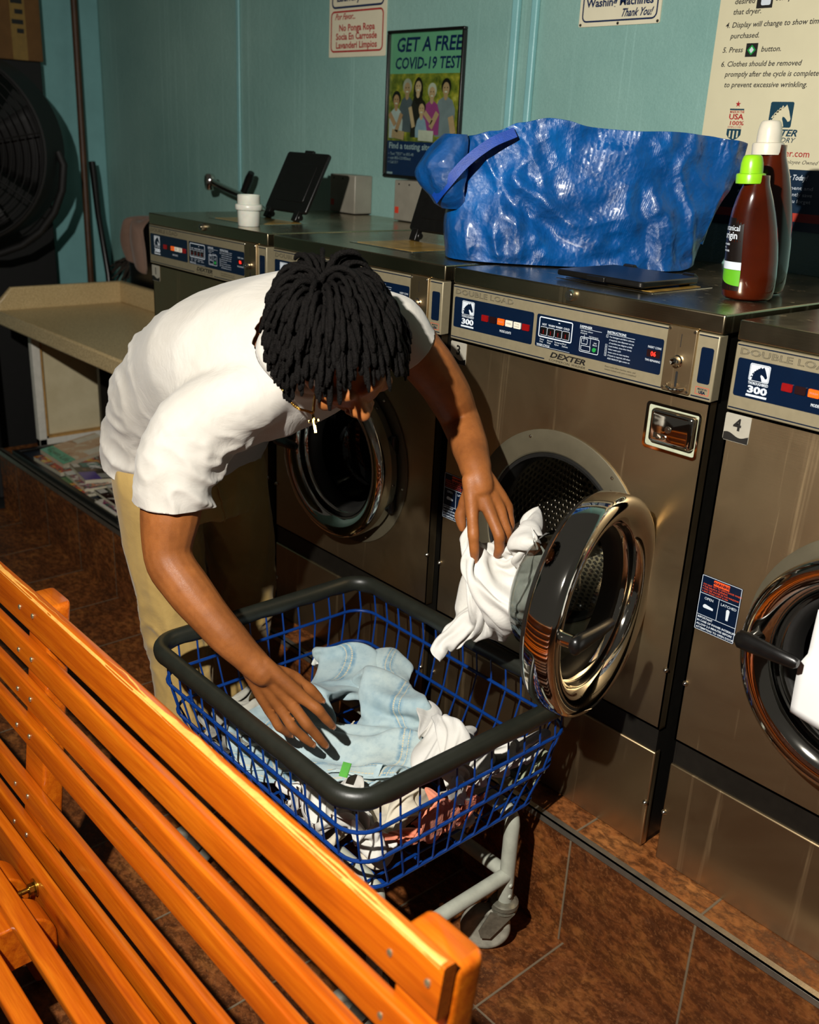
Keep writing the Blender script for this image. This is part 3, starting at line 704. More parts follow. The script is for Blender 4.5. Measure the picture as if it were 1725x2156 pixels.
    for x in (-0.075, 0.075):
        g = G(); g.obox((x, 0.0, -0.006), (0.012, 0, 0), (0, 0.016, 0), (0, 0, 0.009)); g.cyl((x-0.014, 0, 0), (x+0.014, 0, 0), 0.009, n=14)
        mk('cover_hinge', g, M['black_plastic'], L, bevel=0.002)
    return W

W0 = build_washer()
WNUM = {1: 'stainless front-load washer numbered 1, farthest down the row, its dispenser cover open',
        2: 'stainless washer numbered 2 with closed dark porthole behind the bending person',
        3: 'stainless washer numbered 3 with its round chrome door swung open',
        4: 'stainless washer numbered 4 with a sheet of white paper on its door'}
WASH = {}
for n in (1, 2, 3, 4):
    w = W0 if n == 1 else copy_tree(W0)
    w.location = ((n-3)*0.6895, 0, -0.003 if n == 4 else 0); WASH[n] = w
    tag(w, WNUM[n], 'washing machine', 'coin washers on the tiled platform')
for n, w in WASH.items():
    for ch in w.children:
        k = ch.name.split('.')[0]
        if k == 'door' and n == 3: ch.rotation_euler = (0, 0, radians(102))
        if k == 'dispenser_cover' and n in (1, 2): ch.rotation_euler = (radians(-118 if n == 1 else -110), 0, 0)
        if k == 'number_plate':
            g = G(); wtext(g, str(n), 0.0245, 1.2025, -0.0010, 0.029, align='CENTER', bold=0.0009); mk('plate_digit', g, M['black_print'], ch, smooth=False)

# ------------------------------------------------------------------ slatted pine bench (foreground)
BN = thing('bench', 'orange varnished pine bench of narrow slats in the foreground', 'bench', (0.0, -1.0, 0.0))
BX0, BX1 = -1.12, 1.016
def yface(z): return -0.950-(0.806-z)*0.115
SL = Vector((0, 0.115, 1)).normalized()          # up the backrest
SN = Vector((0, 1, -0.115)).normalized()         # through the slat, away from the sitter
POST = (-1.05, -0.086, 0.966)
POSTX = (-1.04, -0.078, 0.974)
def slat_x(name, x0, x1, c, hu, ht, u, n, r=0.004, wob=0.0):
    """long rounded board along X with centre c in YZ"""
    prof = rrect(-hu, hu, -ht, ht, r, 3); rs = []; N = 26
    for i in range(N+1):
        x = lerp(x0, x1, i/N); w = wob*(mnoise.noise(Vector((x*3.1, c[1]*40, c[2]*30))))
        rs.append([Vector((x, c[1], c[2]))+u*(a+w)+n*(b+w*0.5) for a, b in prof])
    return mk(name, G().rings(rs), M['wood'], BN, world=True, angle=50)
for k, (zc, hu, pad) in enumerate(((0.808, 0.0345, 0), (0.723, 0.0230, 0.004), (0.643, 0.0230, -0.003), (0.567, 0.0235, 0.005), (0.440, 0.0255, 0.0), (0.356, 0.0220, 0.004))):
    o = slat_x('back_slat', BX0, BX1+pad, Vector((0, yface(zc)+0.0105, zc)), hu, 0.0095, SL, SN, wob=0.0012)
    if k == 0: TOPSLAT = o
    for px in POST:
        for dx in (-0.030, 0.031):
            q = Vector((px+dx, yface(zc), zc-0.003+0.006*(dx > 0)))
            g = G(); rs = []
            for r, h in ((0.0, 0.0016), (0.0028, 0.0014), (0.0042, 0.0006), (0.0046, -0.001)):
                rs.append([q-SN*h+X*(r*cos(a))+SL*(r*1.15*sin(a)) for a in [2*pi*t/12 for t in range(12)]])
            mk('screw', g.rings(rs, False, False), M['screw'], o, world=True)
# pale strip of uneven width along the front edge of the top slat
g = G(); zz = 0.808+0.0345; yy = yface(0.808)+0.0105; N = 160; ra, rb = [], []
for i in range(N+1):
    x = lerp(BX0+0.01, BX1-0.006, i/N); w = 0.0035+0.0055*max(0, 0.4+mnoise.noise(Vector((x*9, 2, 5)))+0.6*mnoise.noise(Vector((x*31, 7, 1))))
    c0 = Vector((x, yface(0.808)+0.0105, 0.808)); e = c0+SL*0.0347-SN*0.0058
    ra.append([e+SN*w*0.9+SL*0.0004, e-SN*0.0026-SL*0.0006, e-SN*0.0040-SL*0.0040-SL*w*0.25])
g.rings(ra, False, False, closed=False); WE = mk('pale_edge', g, M['palewood'], TOPSLAT, world=True, angle=180)
for px in POSTX:
    prof = rrect(-0.045, 0.045, -0.021, 0.021, 0.008, 4); rs = []
    for t, k in ((0.828, 0.78), (0.8265, 0.92), (0.822, 0.98), (0.816, 1.0), (0.5, 1.0), (0.02, 1.0)):
        y = yface(t)+0.021+0.021
        rs.append([(px+a*k, y+b, t) for a, b in prof])
    mk('back_post', G().rings(rs), M['wood'], BN, world=True, angle=55)
slat_x('rear_rail', BX0, BX1-0.01, Vector((0, -1.0235, 0.317)), 0.0515, 0.010, Z, Y)
for y in (-1.0955, -1.168, -1.2405, -1.313):
    slat_x('seat_slat', BX0, BX1-0.005, Vector((0, y, 0.365)), 0.017, 0.0115, Y, Z, wob=0.001)
for bx in (-0.98, 0.060, 0.90):
    for dx in (-0.062, 0.064):
        prof = []
        rs = []
        for s_ in (-0.034, 0.034):
            ring = []
            for k in range(9):
                a = pi/2*k/8; ring.append((bx+dx+s_, -1.0345-0.055+0.055*cos(a), 0.297+0.056*sin(a)))
            ring += [(bx+dx+s_, -1.33, 0.353), (bx+dx+s_, -1.345, 0.335), (bx+dx+s_, -1.345, 0.285), (bx+dx+s_, -1.33, 0.262), (bx+dx+s_, -1.0345, 0.262)]
            rs.append(ring)
        mk('seat_bearer', G().rings(rs), M['wood'], BN, world=True, bevel=0.004)
    g = G().tube([(bx+0.004, -1.034, 0.335), (bx+0.004, -1.080, 0.335)], 0.0048, 14)
    for k in range(9): g.lathe([(0.0048, 0.0), (0.0056, 0.0012), (0.0048, 0.0024)], (bx+0.004, -1.081+0.0024*k, 0.335), 'Y', 14)
    bo = mk('bolt', g, M['brass'], BN, world=True)
    g = G().cyl((bx+0.004, -1.0340, 0.335), (bx+0.004, -1.0365, 0.335), 0.0165, n=28); mk('washer_disc', g, M['brass'], bo, world=True)
    g = G().cyl((bx+0.004, -1.0365, 0.335), (bx+0.004, -1.047, 0.335), 0.0105, n=6); mk('nut', g, M['brass'], bo, world=True, bevel=0.001)
    for dx in (-0.062, 0.064):   # front legs under the seat
        rs = [[(bx+dx+a, -1.285+b, z) for a, b in rrect(-0.024, 0.024, -0.026, 0.026, 0.006)] for z in (0.275, 0.0)]
    mk('front_leg', G().rings(rs), M['wood'], BN, world=True)

# ------------------------------------------------------------------ laundry cart
CT = thing('laundry_cart', 'blue wire laundry cart with charcoal vinyl rim full of washing', 'laundry cart', (0.155, -0.365, 0.0))
def rr_path(x0, x1, y0, y1, z, r, n=8):
    return [(a, b, z) for a, b in rrect(x0, x1, y0, y1, r, n)]
def densify(p, step=0.02):
    out = []
    for i, a in enumerate(p):
        a = Vector(a); b = Vector(p[(i+1) % len(p)]); m = max(1, int((b-a).length/step))
        out += [a.lerp(b, k/m) for k in range(m)]
    return out
RX0, RX1, RY0, RY1, RZ = -0.193, 0.507, -0.655, -0.078, 0.600
pts = densify(rr_path(RX0, RX1, RY0, RY1, RZ, 0.058, 8)); n = len(pts); rs = []
for i in range(n):
    t = (pts[(i+1) % n]-pts[i-1]).normalized(); s_ = Vector((t.y, -t.x, 0)); ring = []
    sc = 0.0045*abs(sin(i*0.62)) if True else 0
    for k in range(14):
        a = 2*pi*k/14; ca, sa = cos(a), sin(a)
        ring.append(pts[i]+s_*(0.0165*ca)+Z*((0.018 if sa > 0 else 0.0205+sc)*sa))
    rs.append(ring)
rs.append(rs[0]); mk('rim', G().rings(rs, False, False), M['rim'], CT, world=True, angle=180)
LOOPS = ((RX0+0.006, RX1-0.002, RY0+0.006, RY1-0.006, 0.588, 0.055), (-0.178, 0.510, -0.650, -0.083, 0.530, 0.055), (-0.168, 0.502, -0.634, -0.100, 0.455, 0.055), (-0.152, 0.487, -0.600, -0.135, 0.372, 0.05))
for i, L in enumerate(LOOPS[1:]):
    p = rr_path(*L[:5], L[5], 6); mk('wire_loop', G().tube(densify(p, 0.06), 0.0038, 8, closed=True), M['blue_wire'], CT, world=True)
def side_pt(side, t, L):
    x0, x1, y0, y1, z, r = L
    if side == 0: return Vector((lerp(x0+r, x1-r, t), y0, z))
    if side == 1: return Vector((x1, lerp(y0+r, y1-r, t), z))
    if side == 2: return Vector((lerp(x1-r, x0+r, t), y1, z))
    return Vector((x0, lerp(y1-r, y0+r, t), z))
def corner_pt(c, t, L):
    x0, x1, y0, y1, z, r = L; cx, cy = ((x1-r, y0+r), (x1-r, y1-r), (x0+r, y1-r), (x0+r, y0+r))[c]; a = (-pi/2, 0, pi/2, pi)[c]+t*pi/2
    return Vector((cx+r*cos(a), cy+r*sin(a), z))
for s_ in range(4):
    m = 14 if s_ in (0, 2) else 11
    for k in range(m):
        P = [side_pt(s_, k/(m-1), L) for L in LOOPS]
        mk('upright_wire', G().tube([P[0], P[1], P[2], P[3]], 0.0022, 6), M['blue_wire'], CT, world=True)
    P = [corner_pt(s_, 0.5, L) for L in LOOPS]; mk('upright_wire', G().tube(P, 0.0022, 6), M['blue_wire'], CT, world=True)
x0, x1, y0, y1, z, r = LOOPS[3]
for k in range(12):
    x = lerp(x0+0.03, x1-0.03, k/11); mk('floor_wire', G().tube([(x, y0, z-0.003), (x, y1, z-0.003)], 0.0029, 6), M['blue_wire'], CT, world=True)
for k in range(5):
    y = lerp(y0+0.05, y1-0.05, k/4); mk('floor_wire', G().tube([(x0, y, z-0.008), (x1, y, z-0.008)], 0.0034, 6), M['blue_wire'], CT, world=True)
LEG = {(1, 1): (0.474, -0.200), (1, 0): (0.470, -0.560), (0, 1): (-0.140, -0.200), (0, 0): (-0.140, -0.570)}
for (a, b), (lx, ly) in LEG.items():
    inx = -1 if a else 1
    path = [(lx, ly, 0.125), (lx, ly, 0.30), (lx, ly, 0.325)]+[(lx+inx*0.035*(1-cos(t)), ly, 0.325+0.030*sin(t)) for t in (0.4, 0.8, 1.2, 1.57)]+[(lx+inx*0.12, ly, 0.355)]
    lg = mk('leg', G().tube(path, 0.0165, 14), M['grey_paint'], CT, world=True, angle=70)
    for zz in (0.150, 0.178): mk('rivet', G().lathe([(0, 0.004), (0.004, 0.003), (0.0055, 0)], (lx+0.0155, ly-0.004, zz), 'X', 10), M['grey_paint'], lg, world=True)
    sw = Vector((0.62, 0.66, 0)).normalized() if (a, b) != (0, 1) else Vector((0.9, -0.2, 0)).normalized()
    ax = Vector((sw.y, -sw.x, 0)); c = Vector((lx, ly, 0))-sw*0.036
    g = G().lathe([(0.0, 0.132), (0.022, 0.132), (0.030, 0.127), (0.031, 0.118), (0.027, 0.114), (0.029, 0.108), (0.024, 0.102), (0.0, 0.100)], (lx, ly, 0), 'Z', 24)
    ca = mk('caster', g, M['caster'], CT, world=True)
    for sgn in (-1, 1):
        q = Vector((lx, ly, 0))+ax*(sgn*0.0225)
        poly = [q+sw*0.022+Z*0.112, q-sw*0.030+Z*0.112, q-sw*0.052+Z*0.060, q-sw*0.046+Z*0.042, q-sw*0.026+Z*0.042]
        g = G().rings([[p+ax*0.0016 for p in poly], [p-ax*0.0016 for p in poly]]); mk('caster_fork', g, M['caster'], ca, world=True)
    wc = c+Z*0.0545
    rs = []
    for r, h in ((0.006, 0.019), (0.012, 0.019), (0.014, 0.014), (0.036, 0.0125), (0.041, 0.0155), (0.047, 0.0155), (0.0520, 0.013), (0.0545, 0.007), (0.0545, -0.007), (0.0520, -0.013), (0.047, -0.0155), (0.041, -0.0155), (0.036, -0.0125), (0.014, -0.014), (0.012, -0.019), (0.006, -0.019)):
        rs.append([wc+ax*h+sw*(r*cos(t))+Z*(r*sin(t)) for t in [2*pi*k/36 for k in range(36)]])
    mk('caster_wheel', G().rings(rs), M['wheel'], ca, world=True, angle=50)
mk('crossbar', G().cyl((0.474, -0.205, 0.197), (0.470, -0.560, 0.190), 0.0155, n=14), M['grey_paint'], CT, world=True)
mk('crossbar', G().cyl((-0.140, -0.205, 0.197), (-0.140, -0.570, 0.190), 0.0155, n=14), M['grey_paint'], CT, world=True)
mk('crossbar', G().cyl((0.470, -0.200, 0.197), (-0.138, -0.200, 0.190), 0.0155, n=14), M['grey_paint'], CT, world=True)

# ------------------------------------------------------------------ things on the wall
def m_glosspaper(name, col, rough=0.25, var=0.05): return simple(name, col, rough, var=var, scale=6)
M['poster_green'] = m_glosspaper('poster_green', '#7fbf9b', 0.10); M['poster_navy'] = m_glosspaper('poster_navy', '#13295c', 0.10)
M['sign_cream'] = m_glosspaper('sign_cream', '#d6cfb4', 0.30); M['sheet_cream'] = m_glosspaper('sheet_cream', '#cdc6a6', 0.4)
M['ink_navy'] = simple('ink_navy', '#16264a', 0.4); M['ink_red'] = simple('ink_red', '#a32325', 0.4); M['ink_dark'] = simple('ink_charcoal', '#2c2a26', 0.5)
M['sheet_navy'] = m_glosspaper('sheet_navy', '#0e2438', 0.35); M['sheet_red'] = m_glosspaper('sheet_red', '#a8382a', 0.4)
M['paper_white'] = simple('white_paper', '#e3e3e0', 0.7, var=0.03, scale=12, bump=0.2, bscale=9, bdist=0.004)
YW = WY-0.0008
def wallbase(name, label, cat, x, z): return thing(name, label, cat, (x, WY, z))
# framed free-test poster
PO = wallbase('poster', 'black framed poster with a family photograph offering a free virus test', 'poster', -0.95, 1.738)
px0, px1, pz0, pz1 = -1.124, -0.770, 1.518, 1.959
g = G(); w = 0.009
for a in ((px0, px1, pz1-w, pz1), (px0, px1, pz0, pz0+w), (px0, px0+w, pz0+w, pz1-w), (px1-w, px1, pz0+w, pz1-w)): g.box(a[0], a[1], WY-0.016, WY-0.0005, a[2], a[3])
mk('frame', g, M['black_plastic'], PO, world=True, bevel=0.002)
ix0, ix1 = px0+w, px1-w; ya = WY-0.005
mk('green_field', G().box(ix0, ix1, ya, WY-0.001, 1.833, pz1-w), M['poster_green'], PO, world=True, smooth=False)
mk('navy_field', G().box(ix0, ix1, ya, WY-0.001, pz0+w, 1.632), M['poster_navy'], PO, world=True, smooth=False)
g = G(); g.text('GET A FREE', (-1.088, ya, 1.8975), X, Z, 0.057, shear=0.12, bold=0.0014, fit=0.302); g.text('COVID-19 TEST', (-1.092, ya, 1.8475), X, Z, 0.047, shear=0.12, bold=0.0011, fit=0.306)
mk('heading', g, M['poster_navy'], PO, world=True, smooth=False)
g = G(); g.text('Find a testing site near you:', (-1.108, ya, 1.6085), X, Z, 0.026, bold=0.0006, fit=0.318)
for i, s_ in enumerate(('Text "TEST" to 855-48', 'visit 855-COVIDtest', 'Call 311')):
    g.text(s_, (-1.100, ya, 1.588-0.013*i), X, Z, 0.0125); g.box(-1.108, -1.1055, ya-0.0003, ya, 1.5905-0.013*i, 1.593-0.013*i)
g.box(-1.113, -1.085, ya-0.0003, ya, 1.5285, 1.5345)
mk('text_lines', g, simple('pale_blue_print', '#aebccb', 0.4), PO, world=True, smooth=False)
PB = mk('photograph', G().box(ix0, ix1, ya, WY-0.001, 1.632, 1.833), None or (lambda: (lambda t: (t.set(color=t.ramp(t.noise(t.coord(), 22, 4, 0.7), [(0.35, hexc('#4e5a1c')), (0.5, hexc('#8a8c2c')), (0.62, hexc('#c3b23c')), (0.75, hexc('#e3d878'))]), rough=0.1), t.m)[1])(NT('garden_blur')))(), PO, world=True, smooth=False)
def blob(cx, cz, rx, rz, y, n=22, pw=2.0): 
    out = []
    for k in range(n):
        a = 2*pi*k/n; ca, sa = cos(a), sin(a); out.append((cx+rx*abs(ca)**(2/pw)*(1 if ca >= 0 else -1), cz+rz*abs(sa)**(2/pw)*(1 if sa >= 0 else -1)))
    return out[::-1]
_pc = {}
def pcol(c):
    if c not in _pc: _pc[c] = simple('print_'+c[1:], c, 0.12, var=0.10, scale=40)
    return _pc[c]
def flat(name, poly, y, col): mk(name, G().prism(poly, ya-y-0.0003, ya-y), pcol(col), PB, world=True, smooth=False)
# six sitters as printed shapes: (x, z head, head w, hair, skin, top colour, body half width, body bottom)
fam = [(-0.845, 1.790, 0.0175, '#1d1512', '#c99f7a', '#8d94a0', 0.042, 1.650), (-1.025, 1.790, 0.0175, '#b9b3a8', '#c59a78', '#5f6470', 0.034, 1.66), (-0.972, 1.795, 0.0165, '#21160f', '#e0b794', '#2a221d', 0.030, 1.645),
       (-1.075, 1.755, 0.0165, '#1b1310', '#c99673', '#c9ccd2', 0.032, 1.64), (-0.905, 1.778, 0.0165, '#d6d0c4', '#d7aa86', '#b0468f', 0.036, 1.655), (-0.950, 1.730, 0.0155, '#2a1a10', '#e2b48c', '#9fb4cf', 0.026, 1.645)]
for i, (fx, fz, fr, hc_, sk, tc, bw, bb) in enumerate(fam):
    y = 0.0006*(i+1)
    flat('printed_body', [(fx-bw, bb), (fx-bw*1.05, fz-0.060), (fx-bw*0.72, fz-0.034), (fx-0.008, fz-0.024), (fx+0.008, fz-0.024), (fx+bw*0.72, fz-0.034), (fx+bw*1.05, fz-0.060), (fx+bw, bb)][::-1], y, tc)
    flat('printed_hair', blob(fx, fz+0.006, fr*1.22, fr*1.32, 0) if i not in (2,) else blob(fx, fz-0.012, fr*1.35, fr*2.4, 0), y+0.0001, hc_)
    flat('printed_neck', blob(fx, fz-0.022, fr*0.5, fr*0.7, 0), y+0.0002, sk)
    flat('printed_face', blob(fx, fz-0.002, fr*0.86, fr*1.12, 0), y+0.0003, sk)
    flat('printed_smile', blob(fx, fz-0.010, fr*0.36, fr*0.13, 0), y+0.0004, '#f0e6da')
    for sx in (-1, 1): flat('printed_eye', blob(fx+sx*fr*0.36, fz+0.002, fr*0.15, fr*0.09, 0), y+0.0004, '#2a1a12')
for ax_, az, bx_, bz, wd, c in ((-1.105, 1.715, -1.075, 1.680, 0.008, '#c99673'), (-1.045, 1.715, -1.070, 1.660, 0.008, '#c99673'), (-1.005, 1.735, -0.985, 1.675, 0.008, '#e0b794'), (-0.935, 1.720, -0.900, 1.690, 0.008, '#d7aa86'), (-0.875, 1.720, -0.905, 1.675, 0.009, '#d7aa86'), (-0.815, 1.71, -0.800, 1.66, 0.012, '#d7aa86'), (-1.09, 1.655, -1.03, 1.648, 0.013, '#caa27e'), (-0.96, 1.652, -0.89, 1.650, 0.016, '#e6dcd0')):
    d = Vector((bx_-ax_, bz-az)).normalized(); nrm = Vector((-d.y, d.x))*wd
    flat('printed_arm', [(ax_+nrm.x, az+nrm.y), (bx_+nrm.x, bz+nrm.y), (bx_-nrm.x, bz-nrm.y), (ax_-nrm.x, az-nrm.y)], 0.0046, c)
mk('glazing', G().box(ix0, ix1, WY-0.0116, WY-0.0108, pz0+w, pz1-w), M['glass'], PO, world=True, smooth=False)

# laundry-carts sign
SG = wallbase('sign', 'cream sign in two languages about clean laundry carts, left of the framed poster', 'sign', -1.296, 2.02)
ys = WY-0.004
mk('board', G().prism(rrect(-1.447, -1.146, 1.888, 2.190, 0.004), ys, WY-0.0005), M['sign_cream'], SG, world=True, smooth=False)
def signframe(g, x0, x1, z0, z1, w_, r): 
    a = rrect(x0, x1, z0, z1, r, 5); b = rrect(x0+w_, x1-w_, z0+w_, z1-w_, max(r-w_, 0.001), 5); n_ = len(a)
    g.add([(p[0], ys-0.0004, p[1]) for p in a]+[(p[0], ys-0.0004, p[1]) for p in b], [(i, (i+1) % n_, n_+(i+1) % n_, n_+i) for i in range(n_)])
g = G(); signframe(g, -1.438, -1.158, 1.903, 2.030, 0.0055, 0.018)
g.text('Por Favor...', (-1.416, ys, 2.0035), X, Z, 0.026, shear=0.45, bold=0.0006, fit=0.110)
for i, (s_, x_, f_) in enumerate((('No Ponga Ropa', -1.393, 0.190), ('Socia En Carrosde', -1.409, 0.219), ('Lavanderi Limpios', -1.409, 0.219))): g.text(s_, (x_, ys, 1.9685-0.0265*i), X, Z, 0.0285, bold=0.0008, fit=f_)
mk('red_lettering', g, M['ink_red'], SG, world=True, smooth=False)
g = G(); signframe(g, -1.434, -1.158, 2.037, 2.180, 0.0065, 0.018)
g.text('Laundry Carts', (-1.408, ys, 2.0585), X, Z, 0.034, bold=0.0009, fit=0.222); g.text('Please', (-1.405, ys, 2.145), X, Z, 0.028, shear=0.4, fit=0.08); g.text('Do Not Put', (-1.39, ys, 2.115), X, Z, 0.03, bold=0.0008, fit=0.18); g.text('Dirty Clothes In', (-1.405, ys, 2.088), X, Z, 0.03, bold=0.0008, fit=0.21)
mk('navy_lettering', g, M['ink_navy'], SG, world=True, smooth=False)
# washing-machines sign
S2 = wallbase('sign', 'cream sign with navy border ending in the words Thank You', 'sign', -0.218, 2.02)
mk('board', G().prism(rrect(-0.346, -0.088, 1.9385, 2.12, 0.004), ys, WY-0.0005), M['sign_cream'], S2, world=True, smooth=False)
g = G(); signframe(g, -0.337, -0.097, 1.9485, 2.11, 0.0042, 0.016)
g.text('Washing Machines', (-0.325, ys, 1.985), X, Z, 0.027, bold=0.0008, fit=0.214); g.text('Thank You!', (-0.211, ys, 1.9585), X, Z, 0.026, shear=0.5, bold=0.0007, fit=0.098); g.text('Do Not Overload', (-0.32, ys, 2.02), X, Z, 0.027, bold=0.0008, fit=0.2)
mk('navy_lettering', g, M['ink_navy'], S2, world=True, smooth=False)
for x_ in (-0.340, -0.217, -0.094): mk('sign_screw', G().lathe([(0, -0.002), (0.003, -0.0015), (0.004, 0)], (x_, ys, 1.9435), 'Y', 12), M['worn_chrome'], S2, world=True)
# large dryer instruction sheet
DX = wallbase('instruction_poster', 'large cream dryer instruction sheet with navy foot behind the bottles', 'poster', 0.33, 1.85)
yd = WY-0.002
mk('sheet', G().box(0.078, 0.62, yd, WY-0.0004, 1.616, 2.30), M['sheet_cream'], DX, world=True, smooth=False)
mk('navy_foot', G().box(0.078, 0.62, yd, WY-0.0004, 1.4815, 1.616), M['sheet_navy'], DX, world=True, smooth=False)
mk('red_stripe', G().box(0.078, 0.62, yd-0.0003, yd, 1.502, 1.521), M['sheet_red'], DX, world=True, smooth=False)
g = G()
for s_, x_, z_, f_ in (('desired', 0.116, 1.969, 0.053), ('temperature for', 0.219, 1.971, 0.135), ('that dryer.', 0.116, 1.947, 0.072), ('4. Display will change to show time', 0.101, 1.9195, 0.240), ('purchased.', 0.118, 1.8965, 0.075), ('5. Press', 0.102, 1.8665, 0.054),
                       ('button.', 0.203, 1.8665, 0.050), ('6. Clothes should be removed', 0.103, 1.8360, 0.206), ('promptly after the cycle is completed', 0.118, 1.8140, 0.246), ('to prevent excessive wrinkling.', 0.120, 1.7910, 0.211)):
    g.text(s_, (x_, yd, z_), X, Z, 0.0165, shear=0.18, bold=0.0002, fit=f_)
g.text('Employee Owned', (0.297, yd, 1.6280), X, Z, 0.0125, shear=0.4, fit=0.094)
mk('instructions', g, M['ink_dark'], DX, world=True, smooth=False)
g = G(); g.box(0.164, 0.194, yd-0.0003, yd, 1.856, 1.885); g.box(0.174, 0.214, yd-0.0003, yd, 1.957, 1.987); mk('key_icons', g, M['black_print'], DX, world=True, smooth=False)
g = G(); g.prism([(0.179, 1.8595), (0.190, 1.8705), (0.179, 1.8815), (0.168, 1.8705)], yd-0.0006, yd-0.0003); mk('green_diamond', g, M['green'], DX, world=True, smooth=False)
g = G(); g.prism([(0.179, 1.8635), (0.185, 1.8705), (0.179, 1.8775), (0.173, 1.8705)], yd-0.0008, yd-0.0006); g.prism(rrect(0.185, 0.209, 1.963, 1.983, 0.004), yd-0.0006, yd-0.0003); mk('icon_light', g, M['white_print'], DX, world=True, smooth=False)
g = G(); 
st = [(0.166+(0.0075 if k % 2 == 0 else 0.003)*sin(2*pi*k/10), 1.754+(0.0075 if k % 2 == 0 else 0.003)*cos(2*pi*k/10)) for k in range(10)]
g.prism(st, yd-0.0004, yd)
g.text('MADE IN THE', (0.147, yd, 1.7345), X, Z, 0.0072, bold=0.0002, fit=0.038); g.text('USA', (0.146, yd, 1.7205), X, Z, 0.017, bold=0.0005, fit=0.039); g.text('100%', (0.148, yd, 1.7075), X, Z, 0.013, bold=0.0003, fit=0.037); g.text('EMPLOYEE', (0.147, yd, 1.7010), X, Z, 0.006, fit=0.036)
g.text('dexter.com', (0.268, yd, 1.6435), X, Z, 0.021, bold=0.0002, fit=0.098)
mk('red_lettering', g, M['ink_red'], DX, world=True, smooth=False)
g = G(); g.box(0.146, 0.184, yd-0.0003, yd, 1.7405, 1.7440); g.prism([(0.146, 1.699), (0.146, 1.686), (0.152, 1.679), (0.165, 1.673), (0.178, 1.679), (0.184, 1.686), (0.184, 1.699)], yd-0.0003, yd)
g.prism(rrect(0.251, 0.309, 1.705, 1.760, 0.004), yd-0.0003, yd)
g.text('DEXTER', (0.236, yd, 1.6870), X, Z, 0.020, shear=0.3, bold=0.0006, fit=0.091); g.text('LAUNDRY', (0.240, yd, 1.6730), X, Z, 0.0155, shear=0.3, bold=0.0001, fit=0.086)
mk('teal_lettering', g, simple('ink_teal', '#123a4c', 0.4), DX, world=True, smooth=False)
g = G(); horse(g, 0.253, 1.707, 0.053, 0.049, yd-0.0005); g.box(0.153, 0.157, yd-0.0006, yd-0.0003, 1.680, 1.695); g.box(0.163, 0.167, yd-0.0006, yd-0.0003, 1.677, 1.695); g.box(0.173, 0.177, yd-0.0006, yd-0.0003, 1.680, 1.695)
mk('pale_emblem', g, M['sheet_cream'], DX, world=True, smooth=False)
g = G(); g.text('Contact Us By Today!', (0.250, yd, 1.5935), X, Z, 0.0165, shear=0.3, bold=0.0003, fit=0.122)
for i, s_ in enumerate(('for all laundry equipment and', 'repairs. We will significantly save', 'you time and repairs. You forget')): g.text(s_, (0.20, yd, 1.5725-0.0145*i), X, Z, 0.0115, fit=0.19)
mk('white_lettering', g, M['white_print'], DX, world=True, smooth=False)
# grey electrical boxes on the wall behind the lids
for i, (x0, lab) in enumerate(((-1.332, 'grey metal wall box behind the farthest open washer cover'), (-0.988, 'grey metal wall box below the framed poster'))):
    B = wallbase('electrical_box', lab, 'electrical box', x0+0.07, 1.45); tag(B, lab, 'electrical box', 'grey wall boxes')
    mk('box_body', G().box(x0, x0+0.139, 0.664, WY-0.0005, 1.391, 1.5155), M['grey_box'], B, world=True, bevel=0.003)
    mk('warning_sticker', G().box(x0+0.006, x0+0.024, 0.6634, 0.664, 1.413, 1.433), M['red_print'], B, world=True, smooth=False)
    for dx in (0.022, 0.072): mk('box_screw', G().lathe([(0, -0.002), (0.0025, -0.0015), (0.003, 0)], (x0+dx, 0.664, 1.503), 'Y', 10), M['black_plastic'], B, world=True)

# ------------------------------------------------------------------ folding table, canvas and magazines at the end of the row
FT = thing('folding_table', 'speckled tan laminate folding table with raised rim beside washer 1', 'table', (-2.0, 0.2, HP))
tx0, tx1, ty0, ty1, tz = -2.625, -1.386, -0.060, 0.50, 0.900
mk('tabletop', G().box(tx0, tx1, ty0, ty1, tz-0.062, tz), M['laminate'], FT, world=True, bevel=0.008, seg=3)
g = G().rings([[(tx0-0.012, y, z) for y, z in ((ty0, tz-0.06), (ty0, tz+0.030), (ty0+0.06, tz+0.090), (ty1, tz+0.090), (ty1, tz-0.06))], [(tx0+0.014, y, z) for y, z in ((ty0, tz-0.06), (ty0, tz+0.030), (ty0+0.06, tz+0.090), (ty1, tz+0.090), (ty1, tz-0.06))]])
mk('end_rim', g, M['laminate'], FT, world=True, bevel=0.006)
mk('back_rim', G().box(tx0+0.013, tx1, ty1-0.024, ty1, tz-0.002, tz+0.090), M['laminate'], FT, world=True, bevel=0.005)
for x in (-2.50, -1.46): mk('support_panel', G().box(x-0.012, x+0.012, 0.30, 0.48, HP+0.001, tz-0.062), M['darkmetal'], FT, world=True)
M['canvas'] = m_fabric('unprimed_canvas', '#d6caa6', '#c9bc97', 500, 0.3); M['canvas_edge'] = simple('primed_canvas_edge', '#d5d2c6', 0.7, var=0.08, scale=40, bump=0.2)
M['bar_wood'] = simple('stretcher_wood', '#b48a4c', 0.6, var=0.2, scale=30)
CV = thing('stretched_canvas', 'back of a large stretched canvas standing under the folding table', 'canvas', (-2.65, 0.30, HP+0.001))
cx = -2.655; cy0, cy1, cz0, cz1 = 0.072, 0.52, HP+0.001, 0.800
g = G(); bw = 0.034
for a in ((cy0, cy1, cz0, cz0+bw), (cy0, cy1, cz1-bw, cz1), (cy0, cy0+bw, cz0, cz1), (cy1-bw, cy1, cz0, cz1)): g.box(cx-0.018, cx+0.018, a[0], a[1], a[2], a[3])
mk('folded_edge', g, M['canvas_edge'], CV, world=True, bevel=0.002)
g = G()
